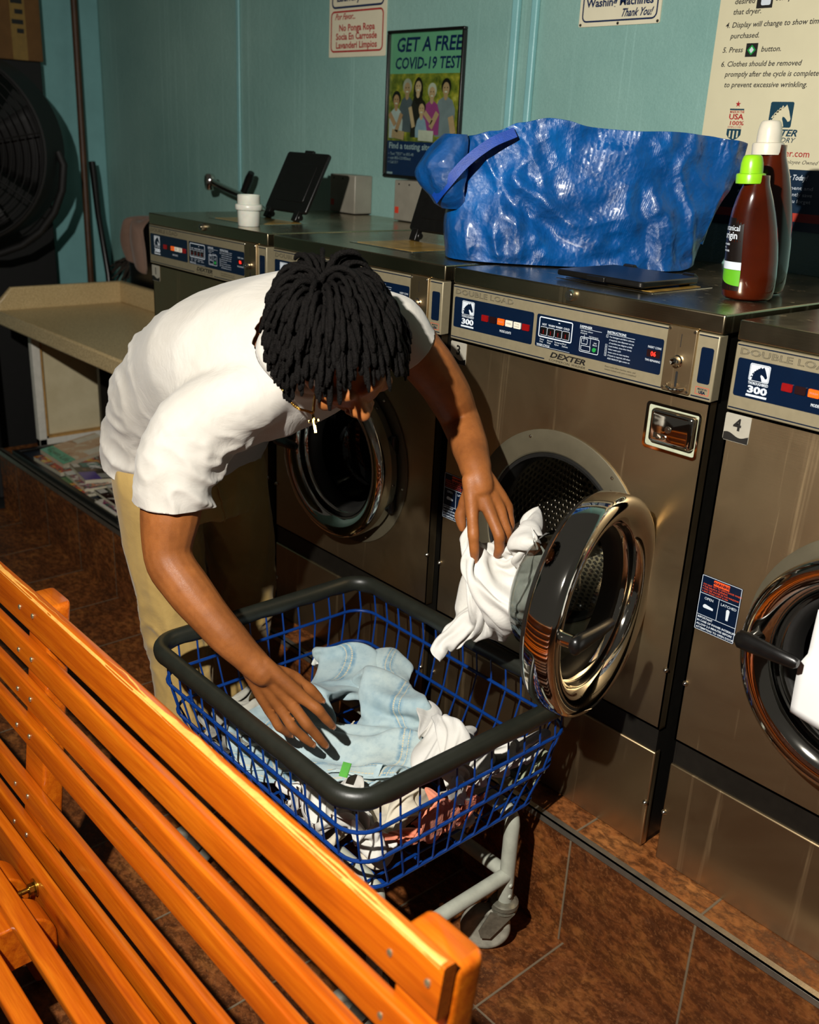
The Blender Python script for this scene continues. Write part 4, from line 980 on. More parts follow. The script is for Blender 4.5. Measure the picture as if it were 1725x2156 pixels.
for a in ((cy0+bw, cy1-bw, cz0+bw, cz0+bw+0.010), (cy0+bw, cy1-bw, cz1-bw-0.010, cz1-bw), (cy0+bw, cy0+bw+0.010, cz0+bw, cz1-bw), (cy1-bw-0.010, cy1-bw, cz0+bw, cz1-bw)): g.box(cx-0.014, cx+0.013, a[0], a[1], a[2], a[3])
mk('stretcher_bar', g, M['bar_wood'], CV, world=True)
mk('canvas_sheet', G().box(cx-0.016, cx-0.012, cy0+bw, cy1-bw, cz0+bw, cz1-bw), M['canvas'], CV, world=True, smooth=False)
TR = thing('serving_tray', 'black rimmed dark blue display tray holding magazines on the tiled step', 'tray', (-2.09, 0.15, HP))
mk('tray_base', G().box(-2.585, -1.596, -0.066, 0.362, HP+0.0022, HP+0.012), simple('tray_navy', '#101c2a', 0.5), TR, world=True, smooth=False)
g = G()
for a in ((-2.590, -1.591, -0.071, -0.046), (-2.590, -1.591, 0.342, 0.367), (-2.590, -2.565, -0.046, 0.342), (-1.616, -1.591, -0.046, 0.342)): g.box(a[0], a[1], a[2], a[3], HP+0.0022, HP+0.024)
mk('tray_rim', g, M['black_plastic'], TR, world=True, bevel=0.003)
def magcover(name, stops, scale):
    t = NT(name); n_ = t.noise(t.coord(), scale, 3, 0.6, 0.8); t.set(color=t.ramp(n_, stops, 'CONSTANT'), rough=0.22, coat=0.3); return t.m
def magazine(label, corners, z, th, cover, bands, ang=0):
    """corners: two points of the spine edge then depth direction; a thin bound block with a cover"""
    a, b, c, d = [Vector((p[0], p[1], 0)) for p in corners]
    mg = thing('magazine', label, 'magazine', (*((a+c)/2).xy, z), 'magazines on the tray')
    ps = [(p.x, p.y) for p in (a, b, c, d)]
    g = G().prism(ps, z, z+th*0.9, 'XY'); mk('pages', g, M['page_edge'], mg, world=True, smooth=False)
    g = G().prism(ps, z+th*0.9, z+th, 'XY'); cv = mk('cover', g, cover, mg, world=True, smooth=False)
    for (u0, u1, v0, v1, m_) in bands:
        q = [a.lerp(b, u).lerp(d.lerp(c, u), v) for u, v in ((u0, v0), (u1, v0), (u1, v1), (u0, v1))]
        mk('cover_print', G().prism([(p.x, p.y) for p in q], z+th, z+th+0.0004, 'XY'), m_, cv, world=True, smooth=False)
    return mg, cv, (a, b, c, d)
M['page_edge'] = simple('page_edges', '#b8b199', 0.7, var=0.2, scale=300)
zt = HP+0.012
pk = lambda c: pcol(c)
mc1 = magcover('cover_portrait', [(0.0, hexc('#d9c3a4')), (0.44, hexc('#c99f7c')), (0.56, hexc('#b98560')), (0.63, hexc('#4a2f22'))], 9)
mc2 = magcover('cover_dark', [(0.0, hexc('#17141a')), (0.45, hexc('#2b2420')), (0.56, hexc('#7a5040')), (0.62, hexc('#9c8f84'))], 14)
mc3 = magcover('cover_busy', [(0.0, hexc('#cfc7ba')), (0.42, hexc('#7f2250')), (0.50, hexc('#2c5148')), (0.58, hexc('#c06030')), (0.66, hexc('#e2dccd'))], 18)
mc4 = magcover('cover_blackred', [(0.0, hexc('#120d0c')), (0.5, hexc('#2a1411')), (0.62, hexc('#d6cfbf'))], 12)
mc5 = magcover('cover_yellow', [(0.0, hexc('#d6ae22')), (0.42, hexc('#b3381f')), (0.52, hexc('#20201c')), (0.62, hexc('#d8d2c4'))], 15)
magazine('magazine with yellow cover corner under the portrait cover', ((-2.440, -0.035), (-2.185, -0.028), (-2.20, 0.27), (-2.45, 0.26)), zt, 0.018, mc5, ())
_, cv, q = magazine('magazine with teal masthead and a portrait on a pale cover', ((-2.464, 0.004), (-2.222, 0.002), (-2.355, 0.306), (-2.575, 0.300)), zt+0.018, 0.018, mc1, ((0.0, 1.0, 0.0, 0.22, pk('#2aa987')), (0.05, 0.30, 0.55, 1.0, pk('#d8d3c2')), (0.75, 1.0, 0.45, 0.98, pk('#d8d3c2'))))
g = G(); ux = (q[1]-q[0]).normalized(); uy = (q[3]-q[0]).normalized(); o = q[0]+ux*0.020+uy*0.022; g.text('Town Life', (o.x, o.y, zt+0.0366), ux, uy, 0.048, bold=0.0004, shear=0.1, fit=0.20); mk('masthead', g, pk('#0e5c4a'), cv, world=True, smooth=False)
magazine('magazine with green and yellow edge at the bottom of the middle pile', ((-2.135, -0.050), (-1.900, -0.052), (-1.90, 0.20), (-2.15, 0.21)), zt, 0.012, mc5, ((0, 0.35, 0, 0.3, pk('#2f6b3a')),))
magazine('white edged magazine in the middle of the middle pile', ((-2.165, -0.022), (-1.930, -0.040), (-1.90, 0.20), (-2.14, 0.22)), zt+0.012, 0.012, mc3, ((0, 0.2, 0, 0.4, pk('#cfd0c8')),))
_, cv, q = magazine('magazine with black group photo cover and purple corner', ((-2.205, 0.020), (-1.985, -0.012), (-1.900, 0.215), (-2.125, 0.245)), zt+0.024, 0.016, mc2, ((0.55, 1.0, 0.0, 0.26, pk('#5b4a92')), (0.02, 0.22, 0.02, 0.12, pk('#cfcabd')), (0.70, 0.95, 0.26, 0.42, pk('#a9a79c')), (0.0, 0.25, 0.15, 0.45, pk('#1f6f6a'))))
g = G(); ux = (q[1]-q[0]).normalized(); uy = (q[3]-q[0]).normalized(); o = q[0]+ux*0.008+uy*0.060; g.text('OK', (o.x, o.y, zt+0.0404), ux, uy, 0.06, outline=0.0012); mk('masthead', g, pk('#b9b4aa'), cv, world=True, smooth=False)
magazine('loose newspaper spread at the front edge of the tray', ((-1.845, -0.040), (-1.640, -0.042), (-1.66, 0.10), (-1.86, 0.10)), zt, 0.010, mc4, ((0.1, 0.9, 0.05, 0.2, pk('#d2ccbc')),))
magazine('thin pale leaflet sticking out over the tray rim', ((-1.800, -0.060), (-1.630, -0.060), (-1.64, 0.03), (-1.81, 0.035)), zt+0.0125, 0.004, mc3, ((0, 1, 0, 0.15, pk('#d9d3c4')),))
magazine('black magazine with barcode square at the near pile', ((-1.890, -0.020), (-1.660, -0.026), (-1.65, 0.16), (-1.89, 0.18)), zt+0.0168, 0.010, mc4, ((0.02, 0.2, 0.03, 0.18, pk('#cfcabd')),))
magazine('magazine with magenta and white cover on the near pile', ((-1.885, 0.030), (-1.640, 0.000), (-1.62, 0.20), (-1.87, 0.235)), zt+0.0270, 0.010, mc3, ((0.1, 0.6, 0.25, 0.55, pk('#8a1d5c')), (0.0, 0.12, 0.0, 1.0, pk('#d9d3c4'))))
WB = thing('book', 'pale wooden box of books at the back of the step', 'box', (-2.44, 0.36, HP))
mk('box_side', G().box(-2.60, -2.12, 0.372, 0.53, HP+0.001, HP+0.075), M['bar_wood'], WB, world=True, bevel=0.003)
WB.name = 'wooden_crate'; WB['label'] = 'low pale wooden box behind the magazine tray'

# ------------------------------------------------------------------ dark corner: fan, carton, poles, bin, cloth, spout
FN = thing('drum_fan', 'large black drum fan in the dark corner at the far left', 'fan', (-2.75, 0.12, 0.0))
fc = Vector((-2.74, -0.113, 1.524)); fn = Vector((0.78, -0.62, 0.0)).normalized(); fu = Vector((0.62, 0.78, 0)); fr = 0.355
rs = []
for r, h in ((fr, 0.06), (fr+0.008, 0.055), (fr+0.008, -0.20), (fr, -0.205), (fr-0.010, -0.20), (fr-0.010, 0.05)):
    rs.append([fc+fn*h+fu*(r*cos(a))+Z*(r*sin(a)) for a in [2*pi*k/56 for k in range(56)]])
rs.append(rs[0]); mk('fan_drum', G().rings(rs, False, False), M['fanblack'], FN, world=True)
g = G()
for k in range(11):
    r = 0.05+(fr-0.055)*k/10; g.tube([fc+fn*0.058+fu*(r*cos(a))+Z*(r*sin(a)) for a in [2*pi*t/48 for t in range(48)]], 0.0024, 5, closed=True)
for k in range(8):
    a = 2*pi*k/8+0.2; d = fu*cos(a)+Z*sin(a); g.tube([fc+fn*0.062+d*0.05, fc+fn*0.062+d*fr], 0.003, 5)
mk('fan_grille', g, M['fanblack'], FN, world=True)
for k in range(4):
    a0 = pi/2*k; g = G()
    def bl(u, v, a0=a0): a = a0+lerp(-0.55, 0.55, u); r = lerp(0.06, fr-0.03, v); return fc+fn*(-0.06+0.07*(u-0.5))+(fu*cos(a)+Z*sin(a))*r
    g.grid(bl, 8, 6); b = mk('fan_blade', g, M['fanblack'], FN, world=True); b.modifiers.new('thick', 'SOLIDIFY').thickness = 0.004
mk('fan_motor', G().rings([[fc+fn*h+fu*(r*cos(a))+Z*(r*sin(a)) for a in [2*pi*k/24 for k in range(24)]] for r, h in ((0.06, -0.03), (0.075, -0.06), (0.075, -0.19), (0.05, -0.20))]), M['fanblack'], FN, world=True)
g = G(); f0 = fc-fn*0.09
g.tube([f0+fu*(fr+0.012), f0+fu*(fr+0.03)-Z*0.05]+[f0+fu*((fr+0.03)*cos(t))-Z*(0.05+(fr+0.02)*sin(t)) for t in [pi*k/12 for k in range(1, 12)]]+[f0-fu*(fr+0.03)-Z*0.05, f0-fu*(fr+0.012)], 0.016, 10)
g.tube([f0-Z*(fr+0.07), Vector((f0.x, f0.y, 0.03))], 0.022, 12); g.lathe([(0.0, 0.04), (0.05, 0.038), (0.20, 0.012), (0.21, 0.002), (0.0, 0.002)], (f0.x-0.12, f0.y-0.05, 0), 'Z', 32)
mk('fan_stand', g, M['fanblack'], FN, world=True)
CAB = thing('metal_cabinet', 'black metal cabinet behind the fan under the carton', 'cabinet', (-3.16, 0.21, 0.0))
mk('cabinet_body', G().box(-3.222, -3.10, 0.02, 0.40, 0.001, 1.878), M['fanblack'], CAB, world=True, bevel=0.004)
M['carton'] = simple('brown_cardboard', '#6d4a22', 0.8, var=0.15, scale=14, bump=0.1, bscale=80)
CB = thing('cardboard_box', 'brown cardboard carton with black printing on top of the black cabinet', 'box', (-3.16, 0.2, 1.879))
mk('carton_body', G().box(-3.222, -3.10, 0.0, 0.412, 1.879, 2.36), M['carton'], CB, world=True, bevel=0.003)
mk('tape', G().box(-3.0998, -3.0990, 0.28, 0.345, 1.880, 2.355), simple('packing_tape', '#8a6a2c', 0.25), CB, world=True, smooth=False)
g = G()
for z_, w_ in ((2.07, 0.05), (2.03, 0.035), (1.99, 0.05), (1.955, 0.03)): g.box(-3.0989, -3.0985, 0.335-w_, 0.335, z_+0.03, z_+0.048)
mk('carton_marks', g, M['black_print'], CB, world=True, smooth=False)
M['pole_wood'] = simple('aged_pole_wood', '#4a2f18', 0.5, var=0.3, scale=12)
PL = tag(mk('wooden_pole', G().tube([(-3.20, 0.62, 2.75), (-3.17, 0.60, 2.15), (-3.125, 0.575, 1.10), (-3.075, 0.55, 0.002)], 0.0155, 12), M['pole_wood'], angle=180), 'long bare wooden pole leaning in the blue corner', 'pole')
BR = thing('broom', 'dark broom with bristles leaning beside the wooden pole', 'broom', (-2.95, 0.58, 0.0))
mk('broom_handle', G().tube([(-3.085, 0.60, 1.47), (-3.075, 0.60, 1.42), (-3.02, 0.585, 1.24), (-2.93, 0.575, 0.98), (-2.87, 0.57, 0.50)], [0.015, 0.017, 0.014, 0.014, 0.014], 10), M['black_plastic'], BR, world=True)
g = G(); random.seed(3)
for k in range(90):
    a = random.uniform(0, 2*pi); r = random.uniform(0, 0.055); o = Vector((-2.87+r*cos(a)*1.3, 0.57+r*sin(a), 0.50)); g.tube([o, o+Vector((r*cos(a)*1.2, r*sin(a)*0.6, -0.30)), o+Vector((r*cos(a)*2.0, r*sin(a)*0.8, -0.498))], [0.004, 0.003, 0.002], 4)
mk('broom_bristles', g, M['pole_wood'], BR, world=True)
MP = thing('mop', 'dusty grey string mop head upside down behind the table rim', 'mop', (-2.80, 0.66, 0.0))
mk('mop_handle', G().tube([(-2.80, 0.66, 0.002), (-2.79, 0.66, 1.03)], 0.012, 10), M['pole_wood'], MP, world=True)
g = G(); random.seed(5)
for k in range(120):
    a = random.uniform(0, 2*pi); e = random.uniform(-0.3, 1.2); L_ = random.uniform(0.10, 0.20); d = Vector((cos(a)*cos(e)*1.25, sin(a)*cos(e)*0.55, sin(e)*0.55)); o = Vector((-2.79, 0.66, 1.01))
    g.tube([o, o+d*L_*0.5+Z*0.02, o+d*L_-Z*random.uniform(0.02, 0.10)], [0.007, 0.006, 0.004], 5)
mk('mop_strands', g, simple('dusty_mop_cotton', '#2c241b', 0.9, var=0.4, scale=60), MP, world=True)
BI = thing('trash_bin', 'black bin standing behind the folding table', 'bin', (-2.50, 0.62, HP))
rs = [[(-2.50+a*k, 0.625+b*k, z) for a, b in rrect(-0.13, 0.13, -0.105, 0.105, 0.03, 5)] for z, k in ((HP+0.002, 0.86), (1.205, 0.98), (1.215, 1.02), (1.235, 1.02), (1.25, 0.9), (1.252, 0.3))]
mk('bin_body', G().rings(rs), M['black_plastic'], BI, world=True)
# mauve cloth thrown over the bin edge
g = G()
def cl(u, v):
    s_ = lerp(-0.09, 0.20, v); x = lerp(-2.535, -2.385, u)+0.012*sin(7*v+3*u)
    if s_ < 0: p = Vector((x, 0.515-s_*0.9, 1.262+0.01*sin(9*u)))
    else: p = Vector((x+0.05*v*(0.5-u)*-1, 0.507-0.02*sin(pi*v)-0.018*abs(sin(5.5*u+2*v)), 1.258-s_*(0.85+0.35*u*(1-u)*4*0.6)+0.02*sin(5*u)))
    return p
g.grid(cl, 22, 22); o = mk('towel', g, M['mauve'], angle=180); o.modifiers.new('thick', 'SOLIDIFY').thickness = 0.006; tag(o, 'crumpled mauve towel hanging over the bin beside washer 1', 'towel')
o.modifiers.new('s', 'SUBSURF').render_levels = 1
# chrome spout with black lever on the wall behind washer 1
FC = thing('faucet', 'chrome swing spout with black lever on the wall behind washer 1', 'faucet', (-1.70, 0.68, 1.38))
g = G().tube(catmull([(-1.690, 0.735, 1.335), (-1.700, 0.66, 1.345), (-1.705, 0.625, 1.365), (-1.730, 0.62, 1.388), (-1.80, 0.62, 1.402), (-1.95, 0.62, 1.426), (-2.045, 0.62, 1.445)], 6), 0.0125, 14); mk('spout', g, M['chrome'], FC, world=True, angle=180)
g = G().lathe([(0.0, 0.028), (0.014, 0.026), (0.021, 0.018), (0.023, 0.0), (0.021, -0.022), (0.017, -0.034), (0.013, -0.036), (0.0, -0.036)], (-2.062, 0.62, 1.447), 'Z', 24); mk('aerator', g, M['chrome'], FC, world=True)
g = G().tube([(-1.878, 0.64, 1.335), (-1.872, 0.64, 1.385), (-1.815, 0.645, 1.47), (-1.800, 0.645, 1.492)], [0.012, 0.013, 0.016, 0.012], 12); mk('lever', g, M['black_plastic'], FC, world=True)
g = G().tube([(-1.69, 0.735, 1.33), (-1.89, 0.735, 1.33)], 0.016, 14); g.tube([(-1.878, 0.735, 1.33), (-1.878, 0.64, 1.34)], 0.014, 12); mk('valve_body', g, M['chrome'], FC, world=True)
# white measuring cap left on washer 1
t = NT('frosted_plastic'); t.set(color=t.ramp(t.noise(t.coord(), 30, 2), [(0.3, hexc('#c9c9bd')), (0.7, hexc('#dadacd'))]), rough=0.35, sss=0.3); t.b.inputs['Subsurface Scale'].default_value = 0.01; M['frosted'] = t.m
CP_ = thing('measuring_cap', 'translucent white detergent measuring cap standing on washer 1', 'cap', (-0.917, 0.066, HT))
rs = []
for z, r in ((0.0003, 0.0285), (0.002, 0.030), (0.044, 0.0315)): rs.append([(-0.917+(r+0.0006*(k % 2))*cos(2*pi*k/72), 0.066+(r+0.0006*(k % 2))*sin(2*pi*k/72), HT+z) for k in range(72)])
mk('ribbed_skirt', G().rings(rs), M['frosted'], CP_, world=True)
mk('cap_collar', G().lathe([(0.0, 0.044), (0.036, 0.044), (0.0378, 0.047), (0.0378, 0.056), (0.036, 0.059), (0.030, 0.060)], (-0.917, 0.066, HT), 'Z', 48), M['frosted'], CP_, world=True)
mk('cup', G().lathe([(0.030, 0.058), (0.0315, 0.062), (0.0315, 0.083), (0.0300, 0.0845), (0.0285, 0.083), (0.0280, 0.062), (0.0, 0.060)], (-0.917, 0.066, HT), 'Z', 48), M['frosted'], CP_, world=True)

# sheet of paper taped on the door of washer 4
g = G(); 
def pp(u, v):
    x = lerp(0.936, 1.150, u); z = lerp(0.779, 0.976, v)-0.012*u
    return Vector((x, -0.0745-0.010*sin(pi*u)*0.6-0.006*sin(2.4*v+1.7*u), z))
poly = []
NU = 16
def ppx(u, v):
    left = 0.06*smooth(0.45, 0.62, v)
    return pp(left+(1-left)*u, v)
g.grid(ppx, NU, NU); o = mk('paper_notice', g, M['paper_white'], angle=180); o.modifiers.new('thick', 'SOLIDIFY').thickness = 0.0004
tag(o, 'blank white sheet of paper taped over the porthole of washer 4', 'paper')

# ------------------------------------------------------------------ blue woven bag and two amber bottles on top of washer 3
def m_bag():
    t = NT('blue_woven_polypropylene'); co = t.coord(); uv = t.coord('UV')
    n1 = t.noise(co, 8, 4, 0.6, 0.8); v1 = t.voro(co, 24, 'DISTANCE_TO_EDGE', 'Distance'); fine = t.noise(co, 70, 4, 0.7, 1.0)
    wx = t.wave(t.mapping(uv, (1, 1, 1)), 190, 0.4, 1, 1.0, 'X'); wy = t.wave(t.mapping(uv, (1, 1, 1)), 110, 0.4, 1, 1.0, 'Y')
    weave = t.math('MULTIPLY', wx, wy)
    c = t.ramp(n1, [(0.3, hexc('#003a70')), (0.55, hexc('#004f93')), (0.75, hexc('#0060a8'))]); c = t.mix(t.mapr(weave, 0.0, 1.0, 0.25, 0.0), c, hexc('#033064'))
    t.set(color=c, rough=t.mapr(fine, 0.3, 0.7, 0.24, 0.42), spec=0.6, coat=0.35, coatr=0.12)
    wp = t.new('ShaderNodeVectorMath', operation='ADD'); t.l.new(co, wp.inputs[0]); ws = t.new('ShaderNodeVectorMath', operation='SCALE')
    t.l.new(t.noise(co, 9, 3, 0.5, 0, True), ws.inputs[0]); ws.inputs['Scale'].default_value = 0.05; t.l.new(ws.outputs[0], wp.inputs[1])
    f1 = t.voro(wp.outputs[0], 13, 'F1', 'Distance'); f2 = t.voro(wp.outputs[0], 34, 'F1', 'Distance'); f3 = t.voro(co, 110, 'F1', 'Distance')
    h = t.math('ADD', t.math('ADD', t.math('MULTIPLY', f1, 1.6), t.math('MULTIPLY', f2, 0.55)), t.math('ADD', t.math('MULTIPLY', f3, 0.16), t.math('ADD', t.math('MULTIPLY', fine, 0.10), t.math('MULTIPLY', weave, 0.03))))
    t.bump(h, 0.62, 0.009); return t.m
M['bag'] = m_bag(); M['bag_strap'] = simple('blue_webbing', '#06388c', 0.45, var=0.15, scale=60, bump=0.3, bscale=420)
BA, BNN = Vector((0.6606, 0.7507, 0)), Vector((0.7507, -0.6606, 0))
BAG = thing('tote_bag', 'large crinkled blue woven shopping bag lying on top of washers 2 and 3', 'bag', (0.16, 0.34, HT))
def bag_top(s):
    k = [(-0.06, 1.600), (-0.02, 1.632), (0.02, 1.655), (0.07, 1.668), (0.12, 1.688), (0.176, 1.699), (0.22, 1.694), (0.27, 1.683), (0.354, 1.680), (0.44, 1.683), (0.515, 1.680), (0.58, 1.674), (0.66, 1.664)]
    for (a, za), (b, zb) in zip(k[:-1], k[1:]):
        if s <= b: return lerp(za, zb, smooth(0, 1, (s-a)/(b-a))) if s >= a else za
    return k[-1][1]
def bag_pt(u, v):
    """u runs round the bag, v from the lid to the rim"""
    a = 2*pi*u; ca, sa = cos(a), sin(a); pw = 0.55
    L0 = lerp(-0.010, -0.002, v); s0 = -0.012+0.020*v; s1 = lerp(0.555, 0.632, smooth(0.0, 1.0, v))
    hl = (s1-s0)/2; cs = (s1+s0)/2; bulge = 1+0.10*sin(pi*min(1, v*1.2)); hd_ = lerp(0.135, 0.098, v)*bulge
    ex = math.copysign(abs(ca)**pw, ca); ey = math.copysign(abs(sa)**pw, sa)
    s = cs+hl*ex; c = -0.205+hd_*ey+(0.05*(v*0.6) if sa > 0 else 0.0)
    top = bag_top(s)-(0.012 if sa < 0 else 0.0)
    z = lerp(HT+0.004, top, v)
    # the left end slumps outwards, the lower right corner lifts off the lid
    s -= 0.020*exp(-((v-0.35)/0.30)**2)*smooth(0.12, -0.02, s); z += 0.030*smooth(0.50, 0.62, s)*(1-v)**3
    p = BA*s+BNN*c; p.z = z
    # creases: a deep vertical fold, and diagonal drags to the lower right
    n = BNN if sa > 0 else -BNN; d = 0
    d -= 0.030*exp(-((s-(0.300+0.05*(1-v)))/0.016)**2)*smooth(0.30, 0.75, v); d += 0.016*exp(-((s-(0.335+0.05*(1-v)))/0.020)**2)*smooth(0.2, 0.7, v)
    d += 0.016*exp(-(((s-0.10)*0.62+(v-0.62)*0.30)/0.016)**2)*smooth(0.05, 0.15, s)*smooth(0.36, 0.28, s)
    d -= 0.014*exp(-(((s-0.08)*0.62+(v-0.50)*0.30)/0.018)**2)*smooth(0.05, 0.15, s)*smooth(0.40, 0.30, s)
    d += 0.012*exp(-((s-0.470+0.10*v)/0.022)**2)*smooth(1.0, 0.6, v); d -= 0.016*exp(-((s-0.43+0.06*v)/0.020)**2)*smooth(0.9, 0.5, v)
    q = Vector((s*1.0, c, z)); edge = smooth(0, 0.08, v)
    d += edge*(0.022*mnoise.noise(q*7.0)+0.014*(1-abs(mnoise.noise(Vector((s*16, c*16, z*9+s*12)))))**3-0.006+0.006*mnoise.noise(q*24))
    return p+n*d+Z*0.004*mnoise.noise(q*15)*v
g = G(); NU, NV = 150, 44
g.grid(lambda u, v: bag_pt(u, v), NU, NV, cu=True)
top = [(NV-1)*NU+i for i in range(NU)]     # turned-in hem and the sides falling inside
b0 = len(g.v); inn = []
for j, (dz, k) in enumerate(((-0.004, 0.985), (-0.035, 0.95), (-0.12, 0.86), (-0.22, 0.80))):
    for i in range(NU):
        p = Vector(g.v[top[i]]); cxy = BA*0.31+BNN*-0.19; q = Vector((cxy.x, cxy.y, p.z))+(p-Vector((cxy.x, cxy.y, p.z)))*k; q.z = p.z+dz; inn.append(q)
g.add(inn, [(j*NU+i, j*NU+(i+1) % NU, (j+1)*NU+(i+1) % NU, (j+1)*NU+i) for j in range(3) for i in range(NU)])
g.f += [(top[i], top[(i+1) % NU], b0+(i+1) % NU, b0+i) for i in range(NU)]; g.mi += [0]*NU
b1 = len(g.v); g.add([bag_pt(i/NU, 0.0)+Z*0.0 for i in range(NU)], [tuple(range(NU-1, -1, -1))])
for i in range(NU): g.uv[b1+i] = (0, 0)
o = mk('bag_body', g, M['bag'], BAG, world=True, angle=180); md = o.modifiers.new('sub', 'SUBSURF'); md.levels = 1; md.render_levels = 2
def ribbon(name, pts, w, mat, parent, nrm, th=0.0016):
    P = catmull(pts, 8); rs = []
    for i, p in enumerate(P):
        d = (P[min(i+1, len(P)-1)]-P[max(i-1, 0)]).normalized(); s_ = d.cross(Vector(nrm)).normalized(); nn = s_.cross(d); rs.append([p+s_*w+nn*th, p-s_*w+nn*th, p-s_*w-nn*th, p+s_*w-nn*th])
    return mk(name, G().rings(rs), mat, parent, world=True, angle=60)
def bs(s, c, z): p = BA*s+BNN*c; return (p.x, p.y, z)
g = G()   # slumped gusset fold at the left end
def lobe(u, v):
    a = 2*pi*u; c0 = Vector(bs(-0.012-0.026*sin(pi*v), -0.125, lerp(1.655, 1.500, v))); r = 0.052*sin(pi*min(0.98, max(0.03, v*0.9+0.06)))**0.6
    q = c0+BA*(r*0.95*cos(a))+BNN*(r*1.25*sin(a)); return q+(BA*cos(a)+BNN*sin(a))*(0.010*mnoise.noise(q*22)+0.008*(1-abs(mnoise.noise(q*14)))**3)
g.grid(lobe, 30, 18, cu=True); mk('side_fold', g, M['bag'], BAG, world=True, angle=180)
ribbon('handle_strap', [bs(-0.052, -0.085, 1.520), bs(-0.030, -0.058, 1.552), bs(0.010, -0.052, 1.600), bs(0.060, -0.052, 1.640), bs(0.110, -0.056, 1.664)], 0.011, M['bag_strap'], BAG, (0.5, -0.8, 0.3), 0.001)

def m_amber():
    t = NT('amber_bottle'); n = t.noise(t.coord(), 9, 3)
    t.set(color=t.ramp(n, [(0.3, hexc('#330c02')), (0.7, hexc('#4b1604'))]), rough=0.14, coat=0.6, coatr=0.05, sss=0.4, spec=0.5)
    t.b.inputs['Subsurface Radius'].default_value = (1.0, 0.22, 0.05); t.b.inputs['Subsurface Scale'].default_value = 0.03; return t.m
M['amber'] = m_amber(); M['lime'] = simple('lime_plastic', '#86c21a', 0.28, var=0.05, sss=0.1); M['pearl'] = simple('pearl_plastic', '#cfc8b6', 0.25, var=0.04)
M['label_dark'] = simple('dark_label', '#120c0a', 0.3, var=0.1); M['label_green'] = simple('green_label', '#5aa31e', 0.35, var=0.06)
def bottle(label, x, y, k, cap, shear, turn, hk=1.0):
    """flat-sided detergent bottle; k scales, shear leans the shoulders"""
    bt = thing('detergent_bottle', label, 'bottle', (x, y, HT), 'amber detergent bottles')
    kh = k*hk
    prof = [(0.020, 0.0015), (0.040, 0.0020), (0.0465, 0.008), (0.0485, 0.022), (0.0490, 0.050), (0.0485, 0.085), (0.0470, 0.120), (0.0440, 0.150), (0.0395, 0.178), (0.0335, 0.202), (0.0280, 0.219), (0.0240, 0.230), (0.0225, 0.238), (0.0225, 0.250)]
    sh = Vector((shear[0], shear[1], 0)); ca, sa = cos(turn), sin(turn)
    def surf(a, h, off=0.0):
        r = next((lerp(p[0], q[0], (h-p[1])/(q[1]-p[1])) for p, q in zip(prof[:-1], prof[1:]) if p[1] <= h <= q[1]), prof[-1][0])+off
        ew = 1.0; ed = lerp(0.74, 1.0, smooth(0.16, 0.23, h)); u, w = r*ew*cos(a), r*ed*sin(a)
        return Vector((x, y, HT))+(Vector((u*ca-w*sa, u*sa+w*ca, h*hk))+sh*(smooth(0.03, 0.23, h)*0.23+max(0, h-0.23)))*k
    n = 48; rs = [[surf(2*pi*i/n, h) for i in range(n)] for r, h in prof]
    body = mk('bottle_body', G().rings(rs), M['amber'], bt, world=True, angle=180)
    c = Vector((x, y, HT))+(sh*0.237)*k; ax = (Vector((0, 0, 1))+sh*0.9).normalized()
    def rr_(r, h): 
        e1 = ax.orthogonal().normalized(); e2 = ax.cross(e1); return [c+ax*(h*kh)+(e1*cos(2*pi*i/40)+e2*sin(2*pi*i/40))*(r*k) for i in range(40)]
    cp = mk('cap_skirt', G().rings([rr_(r, h) for r, h in ((0.0205, 0.233), (0.0262, 0.2335), (0.0265, 0.249), (0.0255, 0.2520), (0.0200, 0.2535))], False, True), cap, bt, world=True, angle=50)
    mk('cap_dome', G().rings([rr_(r, h) for r, h in ((0.0205, 0.2525), (0.0205, 0.262), (0.0198, 0.272), (0.0178, 0.281), (0.0160, 0.2855), (0.0130, 0.2880), (0.004, 0.2885))], False, True), cap, bt, world=True, angle=50)
    return bt, surf, body
bt, sf, body = bottle('smaller amber conditioner bottle with lime green cap beside the blue bag', 0.5720, 0.2080, 0.985, M['lime'], (-0.045, -0.045), 0.75, 0.90)
def wrap_text(g, s, a0, h, size, fit, **kw):
    vs, fs = text_data(s, size, 'LEFT', kw.get('shear', 0.0), kw.get('bold', 0.0), 0.0); w = max(v[0] for v in vs)-min(v[0] for v in vs); q = fit/w
    g.add([sf(a0+v[0]*q/0.045, h+v[1], 0.0009) for v in vs], fs)
def patch(name, poly, mat, off): 
    a0, a1, fnl, fnh = poly; m_ = 14; vs = []; 
    for j in range(9):
        for i in range(m_): u = i/(m_-1); a = lerp(a0, a1, u); vs.append(sf(a, lerp(fnl(u), fnh(u), j/8), off))
    g = G(); g.add(vs, [(j*m_+i, j*m_+i+1, (j+1)*m_+i+1, (j+1)*m_+i) for j in range(8) for i in range(m_-1)]); return mk(name, g, mat, bt, world=True, angle=180)
LA = 3.08     # label centre angle on the bottle
patch('front_label', (LA-0.85, LA+1.1, lambda u: 0.020, lambda u: 0.165), M['label_dark'], 0.0003)
patch('green_label', (LA-0.2, LA+1.1, lambda u: 0.030+0.028*(1-sqrt(max(0, 1-(1-u)**2))), lambda u: 0.062), M['label_green'], 0.0006)
patch('white_label', (LA-0.2, LA+1.1, lambda u: 0.0625, lambda u: 0.078), M['white_print'], 0.0006)
g = G(); wrap_text(g, 'botanical', LA-0.10, 0.140, 0.016, 0.046, bold=0.0001); wrap_text(g, 'origin', LA-0.05, 0.124, 0.020, 0.040, bold=0.0003)
